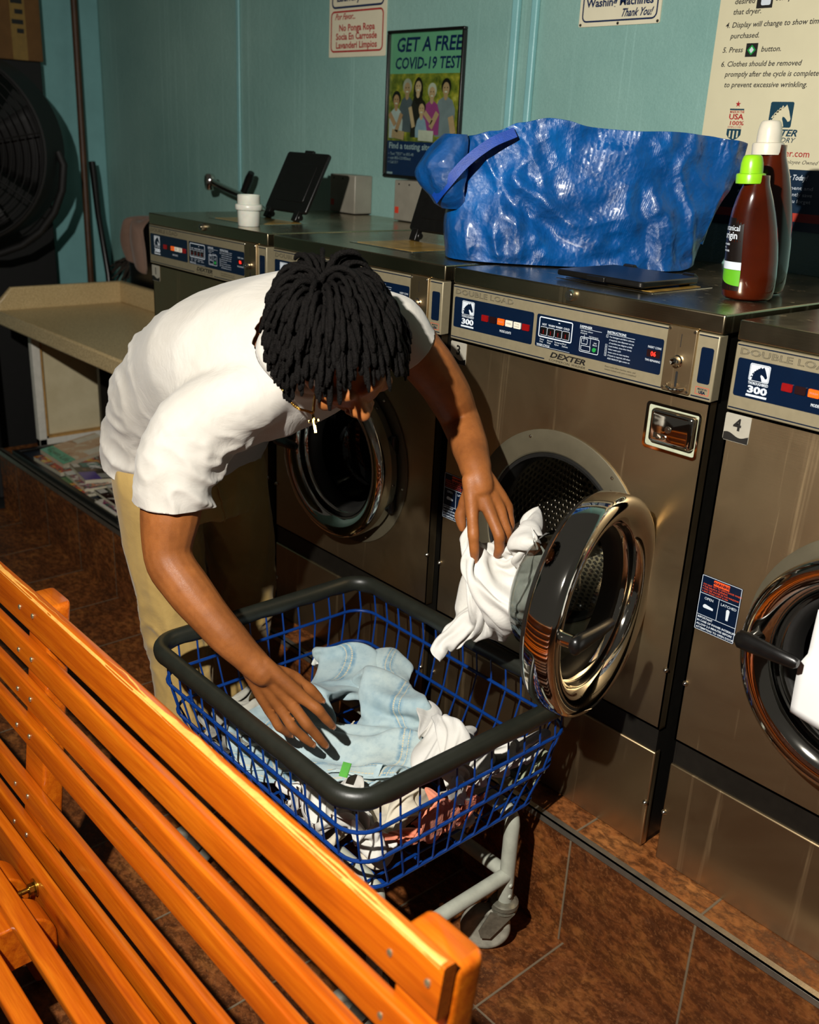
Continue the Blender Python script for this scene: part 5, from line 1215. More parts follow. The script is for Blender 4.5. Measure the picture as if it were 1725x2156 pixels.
for i, s_ in enumerate(('PLANT-BASED', 'FABRIC', 'CONDITIONER')): wrap_text(g, s_, LA-0.1, 0.1105-0.0065*i, 0.0052, (0.026, 0.014, 0.026)[i], bold=0.0001)
mk('label_lettering', g, M['white_print'], bt, world=True, smooth=False)
bt2, sf, body = bottle('larger amber detergent bottle with pearl white cap standing behind the green capped bottle', 0.530, 0.312, 1.10, M['pearl'], (-0.03, -0.03), 0.75)

# ------------------------------------------------------------------ the person
def remesh_to(g, voxel, it=4, fac=0.5):
    """fuse overlapping closed lofts into one smooth skin"""
    me = bpy.data.meshes.new('tmp'); me.from_pydata(g.v, [], g.f)
    ob = bpy.data.objects.new('tmp', me); COL.objects.link(ob)
    m = ob.modifiers.new('r', 'REMESH'); m.mode = 'VOXEL'; m.voxel_size = voxel; m.use_smooth_shade = True
    if it: s = ob.modifiers.new('s', 'SMOOTH'); s.factor = fac; s.iterations = it
    dg = bpy.context.evaluated_depsgraph_get(); dg.update()
    out = bpy.data.meshes.new_from_object(ob.evaluated_get(dg))
    bpy.data.objects.remove(ob); bpy.data.meshes.remove(me)
    return out
def link_mesh(name, me, mat, parent=None, loc=(0, 0, 0)):
    me.name = name; me.materials.clear(); me.materials.append(mat)
    off = Vector(loc)+(origin_of(parent) if parent else Vector())
    me.transform(Matrix.Translation(-off)); me.polygons.foreach_set('use_smooth', [True]*len(me.polygons))
    ob = bpy.data.objects.new(name, me); COL.objects.link(ob); ob.location = loc
    if parent: ob.parent = parent
    return ob
def capped(g, P, R, n=16, flat=1.0):
    """tapered limb with rounded ends; R radii, flat squashes along the ring's second axis"""
    P = [Vector(p) for p in P]; R = list(R)
    a = (P[0]-P[1]).normalized(); b = (P[-1]-P[-2]).normalized()
    r0, r1 = R[0], R[-1]
    P = [P[0]+a*r0*0.85, P[0]+a*r0*0.5]+P+[P[-1]+b*r1*0.5, P[-1]+b*r1*0.85]
    R = [r0*0.45, r0*0.85]+R+[r1*0.85, r1*0.45]
    return g.tube(P, R, n, sq=flat)
def limb(g, P, R, per=5, n=18, flat=1.0):
    C_ = catmull(P, per); m = len(P)-1; rr = []
    for i in range(len(C_)):
        t = i/per; k = min(int(t), m-1); rr.append(lerp(R[k], R[k+1], smooth(0, 1, t-k)))
    return capped(g, C_, rr, n, flat)
def station(c, l, s, a, b, n=28, pw=2.3, front=1.0):
    """torso ring: centre, left vector, spine vector, half width, half depth"""
    c = Vector(c); l = Vector(l).normalized(); s = Vector(s); nn = l.cross(s).normalized(); ring = []
    for k in range(n):
        t = 2*pi*k/n; ca, sa = cos(t), sin(t)
        ring.append(c+l*(a*math.copysign(abs(ca)**(2/pw), ca))+nn*(b*(front if sa > 0 else 1)*math.copysign(abs(sa)**(2/pw), sa)))
    return ring
HC = Vector((0.2650, -0.5200, 1.3140)); HR = Vector((-0.4828, -0.8042, -0.3467)); HU = Vector((0.5784, -0.5901, 0.5633)); HF = Vector((0.6575, -0.0714, -0.7500))
def hd(r, u, f): return HC+HR*r+HU*u+HF*f
def ellipsoid(g, c, ax, n=20, m=12):
    ax = [Vector(v) for v in ax]; rs = []
    for j in range(1, m):
        p = pi*j/m; rs.append([Vector(c)+ax[2]*cos(p)+(ax[0]*cos(2*pi*k/n)+ax[1]*sin(2*pi*k/n))*sin(p) for k in range(n)])
    return g.rings(rs)
B = G()
# trunk under the clothes
TS = [((-0.455, -0.405, 0.90), (0.05, 1, 0), (0.25, 0, 0.97), 0.150, 0.105), ((-0.44, -0.41, 1.00), (0.05, 1, 0), (0.45, 0, 0.9), 0.150, 0.105), ((-0.28, -0.425, 1.13), (0.08, 1, 0.05), (0.8, 0, 0.6), 0.150, 0.10),
      ((-0.13, -0.44, 1.20), (0.2, 0.95, 0.2), (0.9, -0.1, 0.4), 0.165, 0.10), ((-0.01, -0.45, 1.225), (0.38, 0.84, 0.36), (0.9, -0.1, 0.35), 0.17, 0.095), ((0.07, -0.455, 1.245), (0.45, 0.78, 0.42), (0.9, -0.1, 0.3), 0.14, 0.070)]
B.rings([station(*t) for t in TS])
RSH, LSH = Vector((-0.035, -0.612, 1.125)), Vector((0.150, -0.318, 1.318))
limb(B, [(0.02, -0.53, 1.19), RSH, (-0.052, -0.655, 1.040), (-0.043, -0.674, 0.963), (-0.029, -0.692, 0.874), (0.016, -0.680, 0.822), (0.083, -0.647, 0.750), (0.128, -0.609, 0.690), (0.148, -0.595, 0.668)],
     [0.060, 0.068, 0.066, 0.0625, 0.050, 0.0480, 0.0405, 0.0325, 0.030], flat=0.93)
limb(B, [(0.12, -0.39, 1.27), LSH, (0.176, -0.245, 1.248), (0.186, -0.190, 1.183), (0.188, -0.148, 1.118), (0.245, -0.176, 1.088), (0.305, -0.215, 1.064), (0.330, -0.230, 1.048), (0.340, -0.232, 1.033)],
     [0.052, 0.056, 0.052, 0.048, 0.042, 0.039, 0.033, 0.0285, 0.028], flat=0.95)
for sx, hip, kn, an in ((-1, (-0.44, -0.49, 0.88), (-0.41, -0.475, 0.50), (-0.335, -0.490, 0.09)), (1, (-0.42, -0.32, 0.88), (-0.465, -0.245, 0.50), (-0.545, -0.222, 0.09))):
    limb(B, [hip, kn, an], [0.080, 0.052, 0.040]); a = Vector(an); limb(B, [a+Vector((-0.02, 0, -0.035)), a+Vector((0.09, 0.0, -0.045)), a+Vector((0.16, 0.0, -0.055))], [0.034, 0.03, 0.022])
# neck and head
limb(B, [(0.075, -0.455, 1.245), (0.140, -0.466, 1.262), hd(0, -0.075, -0.02), hd(0, -0.03, 0.0)], [0.072, 0.0585, 0.057, 0.05])
ellipsoid(B, hd(0, 0.025, -0.012), (HR*0.074, HF*0.096, HU*0.094))
limb(B, [hd(0, -0.005, 0.05), hd(0, -0.055, 0.045), hd(0, -0.095, 0.058)], [0.062, 0.052, 0.030], flat=0.92)         # face and jaw
for s_ in (-1, 1):
    limb(B, [hd(0.058*s_, -0.045, 0.0), hd(0.046*s_, -0.082, 0.030), hd(0.010*s_, -0.103, 0.066)], [0.022, 0.018, 0.016])
    limb(B, [hd(0.012*s_, 0.022, 0.098), hd(0.036*s_, 0.026, 0.092), hd(0.056*s_, 0.018, 0.072)], [0.010, 0.011, 0.009], n=10)   # brow
    ellipsoid(B, hd(0.046*s_, -0.030, 0.074), (HR*0.022, HF*0.016, HU*0.018), 12, 8)                                           # cheek
    e0 = hd(0.076*s_, -0.010, -0.006)                                                                                         # ear
    ellipsoid(B, e0, (HR*0.007+HF*-0.004, HF*0.017, HU*0.030), 12, 8); ellipsoid(B, e0-HU*0.030+HF*0.003, (HR*0.006, HF*0.010, HU*0.010), 10, 8)
    ellipsoid(B, hd(0.011*s_, -0.026, 0.109), (HR*0.010, HF*0.011, HU*0.009), 10, 8)                                           # nostril
limb(B, [hd(0, 0.014, 0.096), hd(0, -0.012, 0.110), hd(0, -0.024, 0.120)], [0.009, 0.010, 0.0125], n=12)                       # nose
limb(B, [hd(-0.024, -0.060, 0.092), hd(-0.010, -0.054, 0.104), hd(0, -0.0555, 0.105), hd(0.010, -0.054, 0.104), hd(0.024, -0.060, 0.092)], [0.004, 0.0075, 0.0075, 0.0075, 0.004], n=10)
limb(B, [hd(-0.022, -0.064, 0.091), hd(0, -0.071, 0.102), hd(0.022, -0.064, 0.091)], [0.004, 0.009, 0.004], n=10)
# hands: knuckles and finger joints
RW = Vector((0.138, -0.603, 0.679))
RH = {'index': [(0.204, -0.545, 0.624), (0.230, -0.523, 0.599), (0.236, -0.507, 0.574), (0.237, -0.493, 0.554)],
      'middle': [(0.186, -0.558, 0.608), (0.217, -0.540, 0.566), (0.228, -0.521, 0.536), (0.232, -0.506, 0.513)],
      'ring': [(0.166, -0.571, 0.595), (0.194, -0.557, 0.553), (0.204, -0.536, 0.526), (0.208, -0.520, 0.507)],
      'pinky': [(0.147, -0.579, 0.576), (0.161, -0.567, 0.542), (0.163, -0.551, 0.524), (0.160, -0.539, 0.510)]}
RT = [(0.158, -0.580, 0.668), (0.170, -0.538, 0.648), (0.186, -0.510, 0.618), (0.194, -0.488, 0.589)]
LW = Vector((0.332, -0.231, 1.046))
LH = {'index': [(0.349, -0.259, 0.993), (0.373, -0.276, 0.957), (0.377, -0.274, 0.925), (0.373, -0.267, 0.903)],
      'middle': [(0.366, -0.232, 0.994), (0.400, -0.234, 0.953), (0.398, -0.228, 0.924), (0.389, -0.223, 0.907)],
      'ring': [(0.370, -0.206, 0.991), (0.395, -0.208, 0.951), (0.387, -0.198, 0.928), (0.374, -0.194, 0.918)],
      'pinky': [(0.367, -0.180, 0.989), (0.380, -0.183, 0.957), (0.368, -0.174, 0.936), (0.359, -0.173, 0.928)]}
LT = [(0.326, -0.232, 1.028), (0.317, -0.246, 0.998), (0.313, -0.253, 0.970), (0.322, -0.254, 0.946)]
FR = {'index': (0.0122, 0.0112, 0.0097, 0.0080), 'middle': (0.0124, 0.0114, 0.0099, 0.0082), 'ring': (0.0118, 0.0107, 0.0094, 0.0078), 'pinky': (0.0105, 0.0094, 0.0083, 0.0069)}
def hand(W_, H_, T_, fore):
    for k, J in H_.items():
        J = [Vector(p) for p in J]; r = FR[k]; k0 = list(H_).index(k)
        side = (Vector(H_['pinky'][0])-Vector(H_['index'][0])).normalized()
        root = W_+side*((k0-1.5)*0.0115)
        limb(B, [root, root.lerp(J[0], 0.55), J[0]], [0.0170, 0.0150, r[0]*1.10], per=4, n=12)
        P = [J[0], J[0].lerp(J[1], 0.5), J[1], J[1].lerp(J[2], 0.5), J[2], J[3]]
        limb(B, P, [r[0]*1.08, r[0]*0.93, r[1]*1.04, r[1]*0.92, r[2]*1.02, r[3]], per=3, n=12)
    T = [Vector(p) for p in T_]
    limb(B, [W_.lerp(T[0], 0.6), T[0].lerp(T[1], 0.5), T[1], T[1].lerp(T[2], 0.5), T[2], T[2].lerp(T[3], 0.6), T[3]], [0.016, 0.0165, 0.0130, 0.0112, 0.0118, 0.0102, 0.0078], per=3, n=12)
    limb(B, [T[0].lerp(T[1], 0.3), (T[1]*0.4+Vector(H_['index'][0])*0.6)], [0.012, 0.009], n=10)
hand(RW, RH, RT, None); hand(LW, LH, LT, None)
body_me = remesh_to(B, 0.0034, 3, 0.5)
PERSON = link_mesh('person', body_me, M['skin'], None, (-0.42, -0.40, 0.0))
tag(PERSON, 'person in white T-shirt and khaki trousers bending over the laundry cart', 'person')
def nailat(J, palm, name='fingernail', w=0.0062):
    a, b = Vector(J[2]), Vector(J[3]); d = (b-a).normalized(); up = Vector(palm); up = (up-d*up.dot(d)).normalized(); sd = d.cross(up); c = b+d*0.0015; rs = []
    for t, k, h in ((-0.006, 0.75, 0.0066), (-0.002, 1.0, 0.0072), (0.003, 0.98, 0.0068), (0.0068, 0.7, 0.0050)):
        rs.append([c+d*t+sd*(w*k*x)+up*(h-0.0028*x*x) for x in (-1, -0.6, -0.2, 0.2, 0.6, 1)])
    g = G().rings(rs, False, False, closed=False); o = mk(name, g, M['nail'], PERSON, world=True, angle=180); md = o.modifiers.new('t', 'SOLIDIFY'); md.thickness = 0.0008
for k in ('index', 'middle', 'ring', 'pinky'): nailat(RH[k], (0.35, -0.45, 0.82))
nailat(RT, (0.6, 0.1, 0.8)); nailat(LH['index'], (0.75, -0.6, 0.25))

# hair: a head of short locs falling from the crown
H_ = G(); random.seed(11)
capm = G(); 
WH = (HU*0.80-HF*0.55).normalized(); 
def skull(d, k=1.0): 
    a, b, c = d.dot(HR)/0.076, d.dot(HF)/0.098, d.dot(HU)/0.096
    return HC+HU*0.025-HF*0.012+d*(k/sqrt(a*a+b*b+c*c))
def inside(p, k):
    q = p-(HC+HU*0.025-HF*0.012); a, b, c = q.dot(HR)/0.076, q.dot(HF)/0.098, q.dot(HU)/0.096
    return sqrt(a*a+b*b+c*c)/k
roots = []; N = 1250; ga = pi*(3-sqrt(5))
for i in range(N):
    z = 1-2*(i+0.5)/N; rr = sqrt(1-z*z); a = ga*i; d = (HR*(rr*cos(a))+HF*(rr*sin(a))+HU*z).normalized()
    if d.dot(HF) > 0.42+0.45*max(0, d.dot(HU)) or d.dot(HU) < -0.42: continue
    if abs(d.dot(HR)) > 0.72 and d.dot(HU) < -0.12 and d.dot(HF) > -0.25: continue
    roots.append(d)
for d in roots:
    d = (d+Vector((random.uniform(-1, 1), random.uniform(-1, 1), random.uniform(-1, 1)))*0.06).normalized()
    p = skull(d, 0.97); tang = d-WH*d.dot(WH)
    tang = tang.normalized() if tang.length > 0.15 else Vector((random.uniform(-1, 1), random.uniform(-1, 1), 0)).normalized()
    v = (d*0.50+tang*0.85+Vector((random.uniform(-1, 1), random.uniform(-1, 1), random.uniform(-1, 1)))*0.22).normalized()
    Lh = (random.uniform(0.055, 0.092) if d.dot(HF) > 0.05 else random.uniform(0.055, 0.092)*(0.7 if d.dot(HU) < -0.05 else 1))*(0.72 if d.dot(HR) > 0.30 else 1.0); steps = 10; P = [p]; h = Lh/steps
    curl = Vector((random.uniform(-1, 1), random.uniform(-1, 1), random.uniform(-1, 1)))
    for s_ in range(steps):
        v = (v+Vector((0, 0, -1))*0.27+curl*0.26*sin(s_*1.9+d.x*9)).normalized(); q = P[-1]+v*h
        m = inside(q, 1.10+0.16*min(1, s_/5))
        if m < 1: c0 = HC+HU*0.025-HF*0.012; q = c0+(q-c0)*(1/m)
        v = (q-P[-1]).normalized(); P.append(q)
    r0 = random.uniform(0.0040, 0.0062)
    R_ = [r0*0.8]+[r0*(1.0+0.16*sin(j*2.6+d.y*20+d.x*50))*(1-0.25*j/steps) for j in range(1, steps)]+[r0*0.42]
    H_.tube(P, R_, 6)
ellipsoid(H_, HC+HU*0.026-HF*0.014, (HR*0.078, HF*0.094, HU*0.098), 24, 14)
mk('hair', H_, M['hair'], PERSON, world=True, angle=180)

# T-shirt
SH = G()
SS = [((-0.505, -0.405, 0.885), (0.05, 1, 0), (0.30, 0, 0.95), 0.190, 0.140), ((-0.465, -0.405, 0.955), (0.05, 1, 0), (0.42, 0, 0.90), 0.190, 0.143), ((-0.405, -0.412, 1.050), (0.05, 1, 0), (0.6, 0, 0.8), 0.186, 0.148),
      ((-0.29, -0.425, 1.150), (0.08, 1, 0.08), (0.8, 0, 0.6), 0.190, 0.150, 28, 2.3, 1.18), ((-0.14, -0.440, 1.225), (0.2, 0.95, 0.25), (0.9, -0.1, 0.4), 0.205, 0.148, 28, 2.3, 1.28), ((-0.02, -0.448, 1.258), (0.36, 0.84, 0.40), (0.9, -0.1, 0.35), 0.205, 0.132, 28, 2.3, 1.32),
      ((0.055, -0.452, 1.265), (0.42, 0.78, 0.45), (0.9, -0.1, 0.3), 0.165, 0.104, 28, 2.3, 1.25), ((0.105, -0.458, 1.262), (0.45, 0.78, 0.42), (0.9, -0.1, 0.3), 0.108, 0.084), ((0.150, -0.466, 1.262), (0.45, 0.78, 0.42), (0.9, -0.1, 0.3), 0.082, 0.070)]
SH.rings([station(*t) for t in SS])
RHEM, RDIR = Vector((-0.045, -0.672, 0.972)), Vector((0.05, -0.09, -0.99)).normalized()
limb(SH, [(0.03, -0.52, 1.19), RSH, (-0.050, -0.655, 1.050), RHEM, RHEM+RDIR*0.05], [0.075, 0.082, 0.081, 0.0775, 0.079], flat=0.97)
LHEM, LDIR = Vector((0.170, -0.272, 1.268)), Vector((0.15, 0.72, -0.66)).normalized()
limb(SH, [(0.11, -0.39, 1.27), LSH, LHEM, LHEM+LDIR*0.05], [0.066, 0.068, 0.064, 0.062], flat=0.97)
shm = remesh_to(SH, 0.0075, 6, 0.5)
bm = bmesh.new(); bm.from_mesh(shm)
def cut(bm, co, no, near, rad):
    co, no = Vector(co), Vector(no).normalized()
    fs = [f for f in bm.faces if (f.calc_center_median()-Vector(near)).length < rad]
    geom = list({e for f in fs for e in f.edges})+list({v for f in fs for v in f.verts})+fs
    bmesh.ops.bisect_plane(bm, geom=geom, plane_co=co, plane_no=no, dist=1e-5)
    dead = [f for f in bm.faces if (f.calc_center_median()-co).dot(no) > 1e-5 and (f.calc_center_median()-Vector(near)).length < rad]
    bmesh.ops.delete(bm, geom=dead, context='FACES')
cut(bm, RHEM, RDIR, RHEM+RDIR*0.03, 0.15)
cut(bm, LHEM, LDIR, LHEM+LDIR*0.03, 0.11)
NECKC, NECKN = Vector((0.092, -0.452, 1.262)), Vector((0.404, -0.111, 0.908)).normalized()
cut(bm, NECKC, NECKN, NECKC+NECKN*0.04+Vector((0.03, -0.01, 0)), 0.128)
cut(bm, (-0.505, -0.405, 0.905), (-0.36, 0.0, -0.93), (-0.53, -0.405, 0.87), 0.26)
bm.normal_update()
def fold(p):
    """soft drapery: long ridges hanging round the trunk, tighter creases near the armpits and sleeves"""
    a = 1-abs(mnoise.noise(Vector((p.x*5, p.y*9+p.x*4, p.z*9+p.x*3)))); b = 1-abs(mnoise.noise(Vector((p.x*13+3, p.y*17, p.z*22+p.y*6))))
    big = mnoise.noise(p*6.0)
    low = smooth(-0.20, -0.45, p.x); arm = exp(-((p-Vector((0.0, -0.60, 1.03))).length/0.10)**2); slv = exp(-((p-RHEM).length/0.09)**2); side = exp(-((p-Vector((-0.10, -0.56, 1.07))).length/0.13)**2)
    d = 0.006*big*(0.4+low)+(a**5)*(0.010*low+0.008*side)+(b**4)*(0.013*arm+0.008*slv+0.004*low)
    # long diagonal pulls from armpit across the chest
    for o, dr, w, h in ((Vector((0.00, -0.57, 1.07)), Vector((0.55, 0.55, 0.25)), 0.014, 0.013), (Vector((-0.02, -0.57, 1.05)), Vector((0.25, 0.7, 0.10)), 0.013, 0.012), (Vector((-0.05, -0.58, 1.04)), Vector((-0.5, 0.55, -0.2)), 0.016, 0.012)):
        dr = dr.normalized(); t = (p-o).dot(dr); q = (p-o-dr*t).length
        d += h*exp(-(q/w)**2)*smooth(-0.02, 0.04, t)*smooth(0.26, 0.08, t)
    return d-0.004
for v in bm.verts: v.co += v.normal*fold(v.co)*1.35
shm2 = bpy.data.meshes.new('t_shirt'); bm.to_mesh(shm2); bm.free()
TEE = link_mesh('t_shirt', shm2, M['tee'], PERSON)
md = TEE.modifiers.new('sub', 'SUBSURF'); md.levels = 1; md.render_levels = 1
md = TEE.modifiers.new('thick', 'SOLIDIFY'); md.thickness = 0.0028; md.offset = -1
def band(name, c, no, a, b, ref, w, th, mat, parent, n=56, flare=0.0):
    """knitted band round an opening"""
    c, no = Vector(c), Vector(no).normalized(); e1 = Vector(ref); e1 = (e1-no*e1.dot(no)).normalized(); e2 = no.cross(e1); rs = []
    for h, k in ((-w/2, 0), (-w/2, th), (0, th*1.3), (w/2, th), (w/2, 0)):
        rs.append([c+no*h+e1*((a+k+flare*h)*cos(2*pi*t/n))+e2*((b+k+flare*h)*sin(2*pi*t/n)) for t in range(n)])
    return mk(name, G().rings(rs, False, False), mat, parent, world=True, angle=180)
band('collar', NECKC+NECKN*0.004, NECKN, 0.092, 0.106, (-0.040, -0.080, 0.008), 0.020, 0.004, M['tee'], TEE, flare=-0.35)

# trousers
TRO = G()
TRO.rings([station((-0.435, -0.41, 0.79), (0.05, 1, 0), (0, 0, 1), 0.175, 0.118), station((-0.452, -0.41, 0.87), (0.05, 1, 0), (0.1, 0, 1), 0.183, 0.130), station((-0.462, -0.408, 0.95), (0.05, 1, 0), (0.3, 0, 0.95), 0.172, 0.125), station((-0.435, -0.41, 1.02), (0.05, 1, 0), (0.45, 0, 0.9), 0.160, 0.115)])
limb(TRO, [(-0.455, -0.495, 0.885), (-0.435, -0.490, 0.70), (-0.408, -0.478, 0.50), (-0.368, -0.484, 0.30), (-0.330, -0.490, 0.10), (-0.322, -0.490, 0.050)], [0.104, 0.093, 0.080, 0.076, 0.074, 0.074])
limb(TRO, [(-0.435, -0.325, 0.885), (-0.445, -0.280, 0.70), (-0.470, -0.245, 0.50), (-0.520, -0.230, 0.30), (-0.548, -0.222, 0.10), (-0.552, -0.222, 0.050)], [0.104, 0.093, 0.079, 0.074, 0.072, 0.072])
trm = remesh_to(TRO, 0.008, 5, 0.5); bm = bmesh.new(); bm.from_mesh(trm)
for c in ((-0.324, -0.490), (-0.551, -0.222)): cut(bm, (c[0], c[1], 0.060), (0, 0, -1), (c[0], c[1], 0.02), 0.13)
bm.normal_update()
for v in bm.verts:
    p = v.co; kn = exp(-((p.z-0.50)/0.10)**2); an = exp(-((p.z-0.13)/0.09)**2); cr = exp(-((p-Vector((-0.35, -0.40, 0.80))).length/0.11)**2)
    b = 1-abs(mnoise.noise(Vector((p.x*9, p.y*9, p.z*26+3*sin(p.x*20))))); a = 1-abs(mnoise.noise(Vector((p.x*16, p.y*16, p.z*3))))
    v.co += v.normal*((b**4)*(0.010*kn+0.014*an+0.010*cr)+(a**5)*0.006-0.004)
trm2 = bpy.data.meshes.new('trousers'); bm.to_mesh(trm2); bm.free()
TROU = link_mesh('trousers', trm2, M['khaki'], PERSON)
md = TROU.modifiers.new('sub', 'SUBSURF'); md.levels = 1; md.render_levels = 1
from mathutils.bvhtree import BVHTree
bvh = BVHTree.FromPolygons([v.co+origin_of(PERSON) for v in TROU.data.vertices], [tuple(p.vertices) for p in TROU.data.polygons])
def on_trousers(P): return [q[0]+q[1]*0.0012 for q in (bvh.find_nearest(Vector(p)) for p in P)]
for nm_, P in (('fly_seam', [(-0.30, -0.40, 0.95), (-0.30, -0.40, 0.90), (-0.30, -0.398, 0.85), (-0.32, -0.396, 0.79)]), ('pocket_edge', [(-0.46, -0.62, 0.945), (-0.49, -0.62, 0.91), (-0.53, -0.60, 0.87), (-0.55, -0.58, 0.83)])):
    P = on_trousers(catmull(P, 8)); mk(nm_, G().tube(P, 0.0022, 6), M['khaki'], TROU, world=True)
# sneakers
M['shoe'] = m_fabric('grey_white_shoe_leather', '#c4c2ba', '#a9a79f', 400, 0.15); M['sole'] = simple('white_shoe_sole', '#d4d2c8', 0.6, var=0.08, scale=40, bump=0.1)
def sneaker(heel, toe):
    h, t = Vector(heel), Vector(toe); d = (t-h); L_ = d.length; d.normalize(); s_ = Vector((-d.y, d.x, 0))
    def ring(x, w, z0, z1, k=0.75): return [h+d*(x*L_)+s_*(w*math.copysign(abs(cos(a))**k, cos(a)))+Z*(lerp(z0, z1, 0.5+0.5*math.copysign(abs(sin(a))**k, sin(a)))) for a in [2*pi*q/20 for q in range(20)]]
    up = G().rings([ring(x, w, 0.016, z1) for x, w, z1 in ((0.02, 0.020, 0.070), (0.06, 0.032, 0.094), (0.20, 0.037, 0.098), (0.34, 0.037, 0.092), (0.45, 0.038, 0.078), (0.60, 0.045, 0.060), (0.78, 0.046, 0.048), (0.92, 0.036, 0.040), (0.985, 0.018, 0.030))])
    u = mk('sneaker', up, M['shoe'], PERSON, world=True, angle=70)
    so = G().rings([ring(x, w, 0.002, 0.026, 0.4) for x, w in ((0.0, 0.018), (0.04, 0.034), (0.22, 0.039), (0.45, 0.039), (0.62, 0.047), (0.80, 0.048), (0.94, 0.036), (1.0, 0.015))]); mk('sole', so, M['sole'], u, world=True, angle=60)
    for k in range(5):
        x = 0.42+0.06*k; zz = lerp(0.085, 0.058, k/4); c = h+d*(x*L_)+Z*zz; mk('lace', G().tube([c-s_*0.024-Z*0.006, c+Z*0.003, c+s_*0.024-Z*0.006], 0.0026, 6), M['sole'], u, world=True)
sneaker((-0.385, -0.500, 0), (-0.085, -0.462, 0)); sneaker((-0.620, -0.225, 0), (-0.325, -0.245, 0))
# chain, cross and ear stud
NK = bpy.data.objects.new('necklace', None); COL.objects.link(NK); NK.parent = PERSON; NK.empty_display_size = 0.02
g = G(); pa = catmull([(0.045, -0.470, 1.335), (0.040, -0.512, 1.310), (0.0779, -0.5340, 1.2770), (0.1106, -0.5450, 1.2491), (0.1497, -0.5510, 1.2178), (0.1835, -0.5490, 1.1969), (0.2043, -0.5368, 1.1908), (0.2108, -0.5303, 1.1897), (0.2060, -0.5250, 1.1990), (0.1940, -0.5140, 1.2138), (0.1790, -0.5010, 1.2235)], 14)
for i in range(0, len(pa)-1):
    d = (pa[i+1]-pa[i]).normalized(); o = d.orthogonal().normalized(); o = o if i % 2 else d.cross(o); c = pa[i]; sd = d.cross(o)
    g.tube([c+d*(0.0030*cos(t))+o*(0.0018*sin(t)) for t in [2*pi*k/8 for k in range(8)]], 0.0009, 5, closed=True)
mk('chain', g, M['gold'], NK, world=True, angle=180)
cr = Vector((0.2180, -0.5327, 1.1735)); cz = Vector((0.12, -0.03, -0.25)).normalized(); cx_ = Vector((0.62, 0.75, 0.1)); cx_ = (cx_-cz*cx_.dot(cz)).normalized(); cn = cz.cross(cx_)
g = G(); g.obox(cr+cz*0.002, cz*0.0165, cx_*0.0024, cn*0.0011); g.obox(cr-cz*0.003, cx_*0.0095, cz*0.0024, cn*0.0011); g.tube([cr-cz*0.0145+cx_*(0.0022*cos(t))+cz*(0.0025*sin(t)) for t in [2*pi*k/10 for k in range(10)]], 0.0007, 5, closed=True)
mk('cross_pendant', g, M['gold'], NK, world=True, bevel=0.0004)
for s_ in (1, -1):
    e = hd(0.083*s_, -0.040, -0.002); mk('ear_stud', ellipsoid(G(), e, (HR*0.0028, HF*0.0035, HU*0.0035), 10, 8), M['chrome'], PERSON, world=True)

